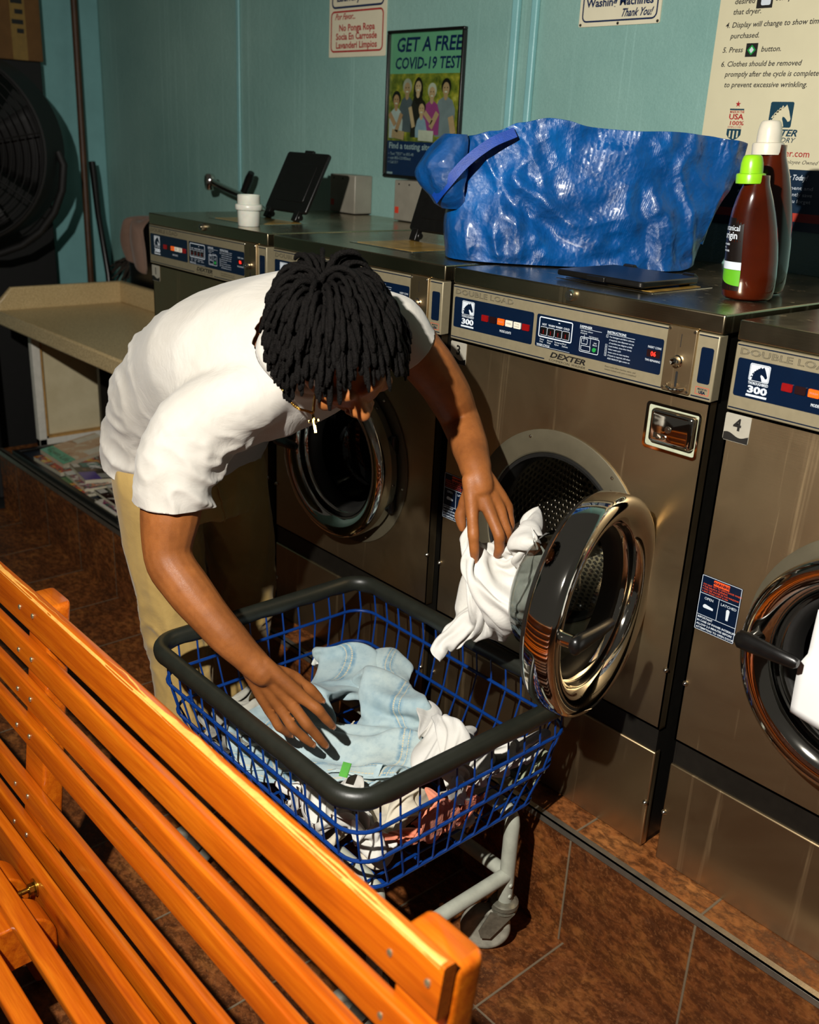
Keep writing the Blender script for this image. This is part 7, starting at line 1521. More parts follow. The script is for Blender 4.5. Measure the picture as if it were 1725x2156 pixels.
0,-2,-6,9,0,-2,5,0,0,2,2,11,-6,-1,5,1,2,-3,-1,0,0,-4,-1,-2,-1,-3,-2,1,3,-3,-2,-6,2,-1,-2,0,-2,0,-1,0,1,3,1,2,2,5,-2,-5,-6,-8,-6,0,5,7,-4,-4,-2,-1,-5,-2,4,-1,0,4,0,-4,-7,1,-3,1,0,10,5,1,5,-1,3,-2,3,-5,3,-14,0,1,0,4,0,1,3,-2,1,-5,5,
5,1,2,0,5,-1,4,1,0,7,2,2,1,-2,3,-1,-2,0,6,2,-1,3,4,-1,-1,8,-2,-19,-2,4,1,-5,0,5,4,-3,-3,-5,-1,6,-9,1,2,7,-6,2,-4,-1,3,-9,-1,-4,1,-1,-1,-1,1,-1,10,4,0,-8,-2,-7,-2,-1,-4,0,4,1,-6,-4,3,-2,-5,-5,-1,-3,0,-2,6,6,-1,-3,4,1,3,3,8,3,3,-1,3,
-14,-3,1,5,2,1,0,7,-3,1,-2,7,2,3,1,2,2,-1,5,-1,1,8,1,0,4,1,4,-4,6,0,-1,-2,2,2,2,0,-10,0,0,-5,2,-10,-5,1,0,2,-4,6,4,-1,-2,-1,-5,3,6,-7,0,3,7,-11,4,-5,-2,2,-3,-8,-9,-4,2,1,-1,2,-1,3,3,1,-2,7,-2,-1,1,-5,-6,-3,-1,-4,-2,1,-2,3,-4,-1,-4,
0,1,1,2,8,5,4,12,1,1,6,-1,-7,-3,6,1,2,2,6,3,1,-2,3,0,0,1,2,2,-2,4,-2,-3,0,7,0,-4,11,-1,0,2,1,7,-11,9,-5,-16,2,1,9,3,-5,5,-3,4,-9,0,-5,-4,-2,1,0,-1,0,2,1,-2,3,-15,9,3,-1,-5,5,4,-13,5,-2,0,0,-3,-8,-8,0,4,4,2,3,3,-4,2,-4,5,5,-6,-7,5,
-1,-5,1,2,-6,-4,-1,4,5,-7,10,2,0,14,-11,-1,0,-8,6,-2,6,-3,9,-1,0,-1,5,3,2,3,4,6,-4,-2,1,2,1,1,2,-1,0,-1,-9,-2,4,4,1,0,5,3,-6,-4,-1,4,-2,0,-5,1,-2,6,3,2,-5,4,-3,-4,-9,-1,-5,-7,-2,5,2,6,-5,4,0,8,6,-20,5,0,11,-5,3,4,-2,5,1,-1,3,-2,1,
0,-9,-1,-1,-5,-6,0,3,1,-8,2,4,-5,-6,4,3,5,3,1,4,2,2,6,-9,0,-3,-4,-4,-8,0,-11,3,9,8,2,4,-10,2,2,1,-1,2,8,7,-4,2,2,-1,-2,1,1,-1,0,1,-7,2,-6,-7,-2,4,2,-1,0,11,1,-4,-5,-3,0,-9,0,-3,2,0,-1,1,-4,0,-2,3,-2,2,-8,2,-10,7,5,9,4,-10,2,-1,7,4,
-10,4,11,-11,-8,7,4,0,-2,1,3,1,7,3,-3,3,-6,-6,-4,3,-7,-6,1,-2,1,0,-1,5,-1,5,6,-1,6,3,-2,-12,-17,-4,-5,5,-4,-2,8,10,9,2,4,1,3,0,-10,1,1,0,-4,-1,11,6,-4,-1,-1,0,-1,-3,3,-3,-1,0,-7,1,-7,-8,-2,2,1,-2,2,6,0,-7,-3,-3,-9,-4,-8,12,-2,8,1,
7,-5,-3,-6,5,4,2,-4,-2,-6,12,-13,10,1,9,2,-5,1,-11,2,4,6,-3,5,7,2,-2,-3,2,-5,-8,-10,-1,-3,-2,7,7,7,-5,-1,0,-4,1,-8,1,9,4,-6,2,0,-4,-2,3,6,-10,-14,-3,6,7,16,1,0,-1,7,-7,6,-4,3,-1,-7,2,-1,4,5,-8,8,-1,0,-3,-1,0,-1,-1,0,-2,-3,-2,-6,0,
-6,-7,0,2,6,-1,3,3,-5,-3,-7,5,-8,0,-1,1,1,1,1,0,-6,0,0,1,3,1,3,3,-5,8,-6,5,1,2,3,-1,1,-12,0,-5,-2,0,-2,0,0,6,3,3,10,6,0,-2,3,-2,0,-2,-3,-6,-4,-7,2,6,-7,-5,7,4,-6,2,6,-3,-3,-4,7,-9,1,17,6,-3,0,-9,4,-4,14,-2,3,-5,6,-1,-8,-3,-3,-1,7,
-11,7,-1,4,-3,-7,6,-2,-3,0,-1,-3,-4,-5,0,-9,-3,1,7,4,0,4,2,-1,-6,-1,-2,-2,-3,-2,0,3,9,-3,2,-6,2,-2,-1,3,2,9,1,1,6,-3,5,1,2,-7,0,3,-5,0,-2,-3,3,1,3,4,-3,2,-11,5,-7,1,5,4,4,-2,3,-4,-8,-3,-18,0,8,1,-2,6,8,-6,3,0,4,0))
CLOTH['tee'] = (30, 29, (
-71,-7,29,-4,-8,15,12,-22,-2,15,7,-13,0,-8,-9,-3,-7,0,9,-4,-6,11,6,4,6,-7,14,7,2,13,4,2,8,-6,0,4,-4,7,-3,7,-7,-12,5,-6,-13,8,-6,-7,3,-2,-11,4,-4,-5,-2,-4,11,-1,-12,14,5,-10,16,-1,5,15,1,3,13,5,6,4,8,-5,3,9,0,-4,6,1,-3,5,-5,-5,3,-4,
-3,4,-8,1,4,-3,17,7,-9,-23,0,16,-9,-2,-8,5,-8,2,2,6,4,6,-5,-3,8,-2,2,0,1,3,1,-1,-8,-1,-1,-2,-1,3,5,0,1,-2,-5,-4,6,-4,1,0,0,-5,-4,1,3,2,4,3,6,-1,4,-4,0,-1,2,0,1,0,-1,6,-7,-3,-1,5,-7,0,-10,-1,0,9,-4,-3,-4,1,1,2,2,-2,9,9,-1,-3,3,-3,1,
7,11,-18,5,2,19,-9,1,3,-4,-16,-2,-2,9,0,5,-4,-4,0,-4,4,11,1,-6,5,1,5,1,-4,-4,-1,5,-1,-4,3,2,-3,-5,2,1,4,1,0,-3,4,-4,0,1,-3,-4,0,3,4,-1,6,-1,-3,-2,7,1,-4,-1,2,-3,1,-5,-5,5,-1,-4,-2,9,-2,0,-7,-4,0,9,4,0,-3,2,-3,-1,1,-1,1,6,-5,0,5,2,
9,-12,6,-2,2,-10,-3,3,7,-2,4,1,-1,0,-2,5,6,-2,-3,3,-2,-7,6,-3,-2,1,4,6,-1,-1,2,1,5,-1,-6,3,-2,-4,-11,5,2,4,-4,4,4,4,0,1,-4,-1,-4,-3,3,-4,1,-1,0,4,0,0,0,-5,3,5,-9,4,-5,-5,2,5,-2,1,4,2,1,-3,-4,-4,3,2,2,-2,1,-2,0,4,1,-3,3,1,12,-9,-2,
-5,2,5,0,6,0,0,3,0,0,5,1,-2,2,-4,1,1,-4,-3,4,3,-6,-1,0,8,0,-3,-1,-2,-1,-2,-1,4,1,-1,0,-2,-3,-1,7,-1,1,0,2,3,-3,5,-3,-6,2,3,1,-1,-5,-3,-2,3,10,-7,0,2,-4,-2,-4,-6,6,-4,-3,-1,11,6,0,-1,-5,3,-5,-5,-3,2,2,1,2,3,-2,0,2,9,2,2,-2,5,2,-5,
-1,2,-2,-2,5,0,1,3,-6,2,-1,7,-3,2,6,0,-1,-7,0,1,3,-6,-2,2,3,-4,-5,2,-1,-6,-6,-1,4,4,2,2,-1,0,-4,-3,-2,-2,0,-1,-1,1,4,4,3,4,9,6,-6,0,-3,-2,-5,4,0,-4,0,-4,2,-5,-8,0,1,-2,3,3,3,-2,2,-2,6,-3,-2,-3,3,2,-4,1,-1,5,-4,8,-3,4,3,-2,3,1,-3,1,
0,3,0,2,4,-7,1,-6,2,-1,-1,3,-2,7,5,-3,-4,-1,0,1,-2,0,-1,-3,-2,2,3,0,3,-3,0,-3,-3,2,0,4,0,-2,2,0,0,1,3,9,1,-7,0,-4,6,-2,1,-1,-4,-1,-1,-3,5,0,-7,-3,-5,10,-8,-10,-5,8,3,3,1,-2,-3,3,-1,-1,-2,-3,0,1,-1,-1,-2,9,1,0,3,4,4,2,0,0,0,-9,-2,
-1,8,3,0,-1,-2,-2,-6,-1,0,2,2,-4,2,4,-2,-2,2,-2,-1,-3,-1,-1,-2,-3,6,1,2,-1,0,-1,0,2,-1,0,-1,5,5,0,-1,-2,0,7,2,1,-2,1,-9,3,2,1,1,-6,5,-1,-10,3,-3,-4,-7,-10,7,-1,-1,-3,7,4,2,0,-2,1,-2,-3,0,0,-5,-4,0,14,-3,1,-1,1,2,-1,2,0,1,2,1,-2,-7,
-2,-5,7,5,0,2,2,-3,-4,-1,0,-1,-3,-5,0,1,-2,6,0,-1,-1,1,1,-5,-6,-3,2,4,2,1,-2,2,5,0,0,0,-6,-1,2,5,5,0,0,8,4,3,-3,0,-10,1,2,-3,1,-6,7,2,-18,4,-4,4,-6,-9,3,2,6,-2,4,-2,2,0,-2,3,-3,-5,-4,5,14,-3,-6,-1,-3,2,-4,4,5,0,2,1,-3,-2,-1,-2,4,0,
-6,1,2,-2,1,1,-3,-3,-4,-2,-4,-6,0,4,6,1,10,1,0,-3,2,2,2,-2,2,0,-3,3,-4,-5,-2,3,2,-2,-2,0,2,3,2,1,0,-1,9,1,0,0,0,-6,0,2,-1,3,-4,11,5,-16,-4,-10,1,-7,-8,4,-2,5,1,7,-1,3,1,-5,7,12,2,-6,-4,8,-4,-7,1,-1,2,-6,4,6,-1,3,2,0,1,-5,-9,-2,1,
-5,-1,-3,-2,1,4,0,-4,-1,0,1,0,2,7,0,1,-4,-4,0,-3,0,-3,-6,-1,5,7,2,0,-5,4,9,5,-3,-3,1,-5,-5,2,1,2,6,-1,4,-3,-2,7,2,-2,-2,-1,2,8,-6,4,2,-9,0,-11,-1,-10,-4,5,1,-5,2,13,4,4,2,4,1,5,-7,-5,2,3,-5,-3,-4,-1,-2,-4,6,9,-1,0,2,4,-3,-9,-8,-1,
0,-2,1,4,3,4,-1,0,-2,-3,-1,1,1,1,-1,-7,2,-10,-7,5,8,2,-8,-3,6,0,4,9,0,-4,-1,8,0,0,6,3,-4,-6,0,-1,1,10,-3,2,-1,-1,5,1,-7,-5,-3,9,13,-8,-1,-1,-1,9,-12,1,-2,0,3,0,1,-7,2,2,5,4,-3,1,-4,-5,2,3,-3,-3,-3,-1,0,0,-6,-2,9,3,5,5,6,-1,-6,-4,
-1,-2,0,4,2,2,-4,-2,-1,-7,-10,3,-1,-4,1,4,-5,0,-1,0,0,5,4,-6,3,1,-7,-3,-2,1,-1,14,7,-4,-4,4,3,2,4,1,2,-1,4,-3,5,1,-1,3,6,-2,-2,-5,2,5,-9,-3,0,1,0,-3,0,3,-3,-7,5,-3,3,0,-3,-3,-7,-4,-2,4,0,-1,0,-1,0,-3,-2,0,5,-1,4,6,3,1,-1,2,2,-3,-2,
2,4,6,-1,-4,0,-7,-6,3,7,2,-5,1,0,-4,-5,1,1,-2,4,7,5,-1,-5,3,-2,-9,-9,-2,2,2,1,3,1,-1,4,4,6,5,-2,0,1,0,-3,4,6,-1,-1,5,-1,-1,-6,0,6,-5,-1,-3,4,-9,-2,-6,5,-7,1,-3,-3,-2,-1,0,0,-2,-2,4,8,-1,-1,-2,0,1,-7,-1,-4,0,3,7,8,3,-1,3,5,-1,-4,-2,
-2,0,2,4,2,-4,3,-5,5,4,3,-2,-7,2,1,-1,-8,-6,-4,0,1,2,9,-4,1,-6,-2,-4,14,10,0,0,1,-7,-10,-1,9,1,2,4,1,0,-6,-6,-1,3,3,4,2,-1,1,0,-1,0,-3,0,-1,0,-3,-11,-8,3,1,1,5,1,2,-7,0,-1,3,-1,0,0,0,3,0,0,2,-1,0,-3,3,6,5,3,-2,2,2,3,3,-2,2,-2,3,-2,
-1,-1,7,4,-4,2,-4,6,0,-4,2,-7,-5,-1,4,3,-2,-10,-1,-3,-5,-4,4,3,-2,2,-1,8,2,4,-5,-5,0,-1,-4,2,2,0,1,4,-2,-3,-1,1,0,-2,-4,0,4,3,-1,-9,2,-3,1,-4,0,4,6,-3,2,3,2,-3,-6,-1,5,3,-1,0,-2,1,-1,4,4,1,1,4,0,-2,0,-2,1,-10,5,4,5,6,0,7,-4,0,7,0,
4,-3,-1,-5,-4,-6,-1,3,1,-2,-18,-3,0,4,3,4,-3,-2,-5,-3,1,6,2,-2,-1,-2,6,1,2,0,0,2,-5,-1,3,-2,-4,2,12,-5,-4,-4,4,-1,-7,-7,-1,-4,8,-5,1,-2,4,0,1,3,1,2,1,4,0,2,-1,-1,0,-2,-1,1,1,-1,-2,1,-1,-2,2,0,1,4,1,6,-3,5,-4,2,3,2,1,0,0,-10,-3,4,2,
-2,-5,6,1,-5,-2,0,1,-2,-3,-2,-1,1,-3,-1,-4,-5,-3,3,-2,3,2,0,0,-1,0,5,-3,-2,2,-6,0,-2,3,5,-5,5,-1,6,-1,0,2,2,-1,0,8,-3,-1,-1,4,8,-5,6,-5,-3,1,1,-3,2,-2,2,3,0,8,-6,-2,0,0,3,-2,-9,2,2,-2,-4,1,10,3,-3,6,0,7,-4,2,3,-1,0,0,0,6,-7,-2,-5,
-1,3,-2,-8,2,-1,5,-6,1,-4,-10,1,6,2,-4,0,-3,-1,3,-1,1,0,-1,-4,-2,2,4,-2,-1,3,-3,-3,-1,9,6,-4,2,-1,5,2,2,-1,9,-3,7,0,0,3,3,8,0,1,3,-4,2,-1,-2,-5,2,-3,-6,1,4,-1,-15,-2,3,4,0,-1,2,1,1,-1,-6,2,6,1,-2,6,3,6,-6,10,-1,-1,1,-3,3,-4,-4,-3,
-4,2,-6,-2,1,4,-1,-1,1,2,-3,-12,0,-2,3,-6,-2,-4,-1,7,0,6,2,1,-4,1,5,11,-5,3,1,-2,-3,-4,6,6,-8,6,0,-2,7,-7,10,5,4,1,3,1,4,-3,10,0,-1,1,-4,3,-9,-2,-5,2,-5,-4,5,-2,-1,-7,-1,0,-1,0,2,0,1,2,2,1,-5,7,0,4,-6,-6,4,-2,2,-1,3,9,-3,3,1,-2,2,
-4,-7,4,-2,8,-10,1,-2,-3,0,3,-3,2,0,6,0,-1,0,-3,5,-1,2,1,-5,1,-3,7,6,-11,-4,1,6,-3,0,3,6,5,9,-5,-2,1,16,3,2,-1,3,2,-3,4,-3,1,-3,-1,2,-3,-1,-9,-6,-4,2,-3,-2,3,-2,0,-3,7,-3,-9,3,-1,1,-2,6,3,1,-3,4,-2,4,0,-2,3,-1,-5,2,0,10,-1,3,-5,-1,
-7,0,-5,11,-1,2,-7,2,-3,-6,-2,6,5,-4,-2,8,4,1,2,3,1,-1,-3,2,-11,6,-7,11,5,-4,-3,-2,-3,-11,9,6,0,-1,6,1,-2,2,4,-1,-1,1,1,-2,0,4,-5,-5,-4,-1,-2,-3,-3,-6,-4,2,3,-6,-1,2,-3,0,5,7,0,-6,3,-3,-4,2,4,2,2,-4,6,3,1,1,-8,3,-5,-4,4,-2,5,-3,-2,
2,-2,0,-2,2,11,-1,2,0,-3,2,0,-2,-1,2,1,0,3,1,2,2,-1,2,-2,2,1,-8,12,-13,5,1,0,-3,5,9,-1,-3,2,4,-1,-1,3,1,-1,0,0,0,-2,-1,0,-2,-1,-4,-4,-4,-2,-2,4,-5,-7,0,-4,1,-6,4,-1,-1,3,1,3,3,-1,-2,-4,3,7,3,2,3,2,5,2,-5,5,-4,3,-2,0,3,-1,0,-2,-5,0,
-1,0,-7,1,7,1,3,-1,-2,1,3,-2,-1,2,4,2,5,2,1,2,-2,3,-8,-1,-1,-5,16,-11,7,4,5,-2,1,-3,-1,-2,4,1,-1,2,1,-2,-1,0,-5,-3,1,0,-2,-2,9,-1,-6,2,-2,-1,1,1,-3,-3,-12,3,-6,-2,-2,-3,8,1,1,6,0,-2,-1,5,1,5,1,5,-1,5,3,-1,3,0,3,0,-4,-1,-1,2,2,-6,
-1,-4,0,-4,-6,4,4,9,-7,-8,1,4,-2,1,3,0,4,4,-3,-1,5,2,2,-3,0,0,-6,1,3,-5,0,-3,0,1,-1,-3,1,3,0,-6,0,2,-3,-1,2,6,-1,-2,9,-1,3,-5,-5,-5,-2,1,-4,1,1,-4,-4,-7,6,0,-5,4,-1,12,-4,2,9,2,-6,-4,3,3,2,-1,1,1,2,2,-2,-1,2,3,1,-4,1,4,8,-2,-3,-6,
0,-1,-2,-2,2,0,3,-4,-5,0,4,-1,1,6,-1,5,1,-4,-3,3,2,4,3,-3,2,-6,-2,2,-6,3,-4,0,-1,-4,0,4,-1,3,4,2,0,3,1,3,-4,4,-3,-11,2,6,-7,-5,4,2,-2,-7,4,-3,-2,2,-7,1,4,1,3,2,8,-4,6,4,6,-1,2,2,-5,2,-4,-3,-3,-1,5,2,-2,-1,2,1,-2,1,0,12,-2,-2,-13,
-4,3,2,3,0,-4,1,2,-4,-1,5,0,5,4,-3,4,-2,-2,-1,1,1,-12,-3,-1,6,-11,-3,-1,-1,-5,-2,4,6,5,-2,11,-1,6,0,4,0,-6,-1,-1,-8,4,5,-1,-5,0,-1,-2,3,5,3,-8,-1,-3,-1,3,-3,4,-2,2,-1,4,6,1,4,1,6,0,0,1,-2,5,-3,-1,0,-3,6,-7,0,-3,8,-1,-1,2,-2,8,-6,0,
-12,-3,3,-1,4,0,-3,2,2,-2,-3,8,0,4,3,-5,0,-3,-3,-15,-7,2,0,-4,4,6,-2,-4,2,-2,-1,-1,5,3,12,1,4,-2,3,-2,-4,12,4,-3,-11,-6,5,-4,-1,-1,1,-3,-6,4,2,8,-5,-1,0,2,5,-6,3,-3,1,3,2,7,-2,-2,-7,8,4,7,-1,1,5,-3,1,-5,-7,3,-11,2,-3,8,-6,5,6,5,1,
-5,-4,-10,-5,1,-3,7,2,-3,1,7,1,-1,6,-1,3,2))
CLOTH['coral'] = (30, 30, (
-6,-73,65,10,-9,-3,13,-5,1,12,-1,2,4,3,6,-6,4,9,3,11,11,-4,17,10,-3,10,18,-1,12,10,1,9,1,2,5,-3,-4,-6,0,10,-4,1,8,10,1,7,10,-4,7,2,4,-1,-4,3,2,-2,-9,0,-5,5,1,6,7,1,7,0,-1,8,-3,6,-4,-8,-6,2,-17,-1,16,-14,0,14,-12,4,-7,-10,10,-4,-1,
8,-9,-7,-12,1,8,2,7,3,0,0,1,-2,-3,2,0,5,-10,9,4,-5,-9,-7,3,0,-6,4,1,2,-4,1,2,-2,-1,-1,4,2,1,3,7,6,-8,-4,-9,-3,-1,-9,-2,3,-2,4,-3,7,-6,0,8,2,-1,-4,12,0,0,-2,-1,-2,1,2,-1,4,2,-3,-3,-4,10,-4,13,-8,2,2,-2,0,-2,0,-2,-3,9,-3,-3,-1,-4,4,
4,6,-10,3,11,-1,0,2,0,4,0,1,4,-2,0,-2,-3,-3,-1,-5,2,0,-3,3,-4,0,1,0,-4,0,0,-3,-2,-1,2,-2,-1,4,3,2,3,-2,0,-2,3,-6,-5,0,-1,2,2,-3,-2,0,1,-3,-2,6,6,-1,4,6,2,2,-4,-4,-3,1,4,1,6,3,-2,3,0,6,-4,12,-10,-2,-4,-2,0,1,-1,-1,-4,7,-5,-3,2,-6,
-8,3,14,-1,-3,-1,-2,5,-4,1,5,-3,0,-3,-1,-1,-3,-3,4,5,-3,3,-3,-5,1,-4,-4,-5,-5,5,1,1,-1,-1,2,0,2,0,2,1,6,0,-3,1,0,0,-4,2,1,-11,1,3,0,-3,-3,3,0,3,10,-2,1,4,0,-5,-1,1,-2,-2,5,6,1,8,3,3,2,0,-1,-3,12,-11,-7,-6,7,1,5,-5,1,-7,10,-2,-6,3,
12,-1,0,0,1,1,-1,-4,1,-8,-1,-4,-1,0,4,0,5,-8,-5,2,5,-6,3,-1,-1,3,-1,2,-4,-1,0,-3,-1,-1,-1,-1,2,1,6,1,1,1,2,1,-1,-5,-3,-3,1,2,-1,0,3,4,-3,-1,-2,2,-3,2,1,5,6,2,-7,-1,2,-5,0,3,5,-2,8,0,3,0,4,1,-1,7,-5,-6,-10,6,-2,3,-1,7,-4,2,13,0,4,
-5,-5,-1,-8,3,-2,-1,-1,0,-3,2,0,2,1,4,-4,3,-5,-2,-6,-4,3,1,-2,-2,7,1,-2,-2,0,0,-3,4,1,1,-1,-1,1,1,1,0,-1,-3,-2,-1,2,2,-4,-1,4,3,-1,-3,4,0,-4,1,3,-1,0,1,3,-1,0,-6,3,0,-1,-5,2,0,-5,5,-3,10,3,5,-1,1,2,4,-1,-4,-6,-5,2,9,6,-1,0,-3,-6,
-4,-4,0,-6,-4,4,6,-1,0,-5,-3,-4,2,2,2,-3,-1,0,1,-1,-2,-2,1,7,-1,-1,1,0,1,-2,0,0,-3,3,-1,1,2,-1,-3,-7,4,2,7,-5,-2,-4,1,1,0,-1,1,1,-1,-5,0,4,0,-5,5,-1,6,-1,5,-4,-5,-4,6,1,0,-10,5,-2,0,2,-4,7,0,4,-3,-1,0,-4,2,4,10,-1,2,-2,0,1,-2,-3,
-12,-2,-3,0,-3,0,5,-1,-2,-2,-1,-1,-4,3,3,4,-1,-1,-3,-3,0,-2,-1,3,5,-1,0,0,0,-3,0,5,2,0,-3,0,-2,-3,-2,-2,5,-1,-1,-1,-1,2,-3,-2,-1,0,4,4,-6,5,-4,10,-5,1,2,-2,0,2,2,-1,-4,-1,-1,-4,2,0,-6,3,0,1,1,-3,2,1,0,2,-3,1,4,-7,-1,3,-1,3,-2,1,1,
3,-1,-8,-3,0,0,-3,-1,2,0,0,-3,0,2,0,1,0,0,-4,0,-5,1,3,1,-2,1,3,0,0,5,-2,-4,-5,-3,6,0,3,-7,-1,3,-1,2,0,-2,0,-2,0,-1,0,0,-1,-2,1,2,1,1,1,2,-2,0,-3,0,0,-1,2,-2,1,2,1,-2,0,-1,0,3,1,-1,0,-3,4,0,4,9,-6,-7,-5,-5,-3,-2,2,1,3,1,2,1,0,-3,-3,
1,1,0,0,0,2,0,0,-3,1,-1,5,2,-3,-3,1,0,0,0,1,-6,-2,0,4,4,-2,-2,-4,1,-2,-1,2,-3,-2,0,4,-1,0,2,-1,0,-3,1,1,1,-1,-2,-5,2,5,-3,1,1,0,-3,-2,-2,5,-2,9,-2,-1,6,1,0,-6,0,-1,-3,2,4,-2,0,-6,0,-12,6,5,0,-6,-3,0,0,-7,1,1,3,2,-1,7,3,2,-2,4,0,3,
-1,3,2,6,-5,0,-3,-4,-2,0,1,-1,-3,1,2,2,0,-5,6,0,1,-8,1,-1,-1,-1,-2,-2,0,4,-1,-1,-2,3,1,-7,2,4,7,-8,5,0,-3,-1,-6,1,0,-6,7,-1,2,-4,-1,11,-2,-2,-8,-1,1,0,5,2,1,5,-1,0,0,-3,1,-13,0,1,0,1,2,1,-3,-2,1,3,-4,3,5,0,5,-2,6,-3,-3,0,6,-5,3,2,
-2,0,-5,0,0,1,-1,2,2,-1,-1,-1,1,-5,2,6,5,-3,3,1,3,-4,-5,1,-3,0,-2,-1,-1,-2,3,0,-3,7,-8,1,2,2,-7,-2,1,-1,0,1,-4,2,3,1,4,-6,2,-2,-2,3,-3,2,2,1,0,4,4,5,6,-3,7,-11,-1,-5,0,6,1,2,-3,2,1,2,-1,2,0,0,0,-8,-3,8,5,5,0,-3,2,-4,8,0,7,-5,2,-11,
-3,0,3,3,-2,5,3,-1,-4,-1,1,6,-2,2,-2,-3,-4,4,-2,-2,-2,1,0,-4,10,-3,-5,0,1,-2,-4,-3,-3,5,-1,-2,-2,-2,-2,1,-1,-1,0,-2,1,7,7,5,-5,-6,-1,-7,1,0,4,0,8,-2,5,-10,-1,-2,3,-1,-2,1,9,4,3,-2,1,0,-3,1,3,-6,0,1,2,-2,4,5,3,1,-9,1,-12,1,-4,0,3,
-2,-1,-1,3,5,0,2,5,8,0,-1,-8,1,-4,6,0,1,4,-2,9,-1,-3,-3,-7,3,-7,1,-3,-7,7,-3,0,-3,1,-3,2,1,3,-3,-4,-4,-2,0,1,-3,-14,7,10,3,2,-3,2,-3,-10,7,-2,-1,3,-7,0,-1,0,-2,-1,2,2,3,5,0,2,2,-3,3,-1,7,-1,4,-4,2,0,-6,-5,-4,1,4,-6,7,1,8,1,-6,-3,
-6,2,2,3,2,-4,-2,0,-1,4,-3,5,2,5,-3,3,-2,1,-7,-3,8,4,1,-5,-3,7,-6,0,-5,1,3,-4,1,-3,-2,-6,2,3,-1,-5,-9,0,3,0,-6,2,-4,5,7,1,7,-2,2,1,-4,5,-5,0,-3,1,2,2,-2,0,-6,1,-2,6,7,5,1,3,4,5,-1,-7,-1,0,-6,0,-3,4,0,1,-2,-5,-3,3,2,1,9,-5,-5,-4,6,
2,2,-2,5,2,-1,2,-2,0,2,-7,4,-7,12,1,-4,0,1,9,-1,-4,6,0,-1,-4,-6,-1,-2,0,4,-6,-4,-5,-6,2,0,-3,1,0,0,-2,-3,0,4,0,3,2,-1,5,-2,7,-3,0,0,3,0,-1,1,-1,2,-1,0,-3,4,1,3,0,2,-1,-1,0,-1,-3,-3,-1,1,2,1,5,2,0,1,0,-2,-3,1,2,-5,0,-7,-10,-3,5,2,
-2,0,4,5,-1,6,4,-1,1,-5,6,2,-1,-5,3,2,-9,3,-2,7,0,1,4,-5,-4,0,-6,-3,-5,0,3,4,-7,0,1,0,1,2,4,0,0,-2,-2,-2,3,-4,7,-4,1,-2,3,5,0,6,-3,2,-1,5,-1,-6,-7,-4,5,-4,3,-1,3,-2,-4,6,1,-1,3,-4,9,5,3,-4,-1,3,-7,-2,-3,0,-5,-4,-3,-3,1,1,1,8,2,-2,
-3,-2,2,5,7,2,-7,12,-2,-5,0,0,9,-2,0,-2,-1,0,-2,-4,7,2,0,-7,4,-5,-1,1,-1,-1,1,1,-1,1,-2,-5,-5,6,6,-5,3,-8,3,-1,3,1,-3,0,0,-1,5,1,10,-2,2,-3,-1,-1,-2,-4,-5,2,3,1,-6,2,-5,2,3,5,-7,6,3,1,5,-1,5,-6,-4,-11,2,-4,6,-4,-2,1,-1,6,1,-1,5,9,
-1,-1,5,7,0,-7,-5,6,7,2,-8,0,1,-4,0,-2,6,-1,-6,1,-3,8,2,0,-3,-7,6,-3,12,-4,-2,-1,4,-4,-5,-1,4,3,-12,-9,1,-2,2,2,1,4,4,-1,1,-1,-1,0,-1,7,3,1,-2,-4,-1,-6,-1,1,3,8,0,-3,6,-7,-1,1,1,-4,0,-1,-4,2,-3,3,-8,0,-1,-1,-4,3,-1,2,1,-2,11,3,0,0,
10,1,5,-1,3,-2,-2,-1,-1,-3,2,-1,-1,1,-5,0,3,3,4,-5,0,6,-7,7,-1,-6,-6,-1,4,3,-1,11,7,-1,-1,-4,8,-3,3,-7,3,3,5,-3,0,3,0,0,-4,0,-2,0,3,0,2,4,3,-5,-1,-1,3,4,1,0,2,-7,-4,-1,-7,-5,1,2,-2,0,1,3,-3,-1,-1,-1,0,1,0,2,5,0,2,1,-4,9,0,-1,1,6,7,
-2,-6,0,-2,-1,-7,1,-2,-2,2,4,3,-1,3,-2,0,2,8,0,6,3,1,4,-5,6,-4,0,2,0,-10,1,1,2,1,-6,-1,7,5,2,-2,0,-4,1,6,3,-2,-9,-3,-1,-2,9,0,5,1,-1,-5,3,-1,1,-2,1,-6,-2,-5,-1,-8,-8,-1,2,7,0,6,4,4,-1,-1,0,0,-3,4,0,2,1,-4,-5,1,-2,1,-7,-6,3,0,-1,10,
3,2,2,0,1,-2,0,-4,-10,5,11,9,4,-5,2,1,1,1,6,0,3,1,-7,3,-3,1,-2,-4,5,-7,-2,-4,7,-5,-4,9,3,3,-2,-1,4,-3,3,4,-1,-4,-4,0,-1,5,-2,2,1,0,-2,0,-4,0,-8,3,-5,0,-1,-1,-2,-4,2,3,5,1,0,3,3,-1,2,1,-4,-4,1,6,0,-4,-7,0,1,-3,5,-2,-3,-1,-1,4,3,2,6,
-4,-1,-2,0,1,-3,-3,5,0,7,2,1,2,-5,-3,1,6,-1,-3,1,14,-1,-12,13,-4,-4,-3,2,-1,-5,3,-1,0,6,2,-4,-1,2,3,0,-5,2,-1,0,4,-6,-1,-2,0,0,-2,-1,-1,-5,0,-1,-2,3,0,1,5,6,2,-2,0,1,3,0,-7,-1,1,5,0,1,-1,1,-1,2,-9,-3,2,0,-2,-1,0,-4,-1,-4,-4,-5,1,4,
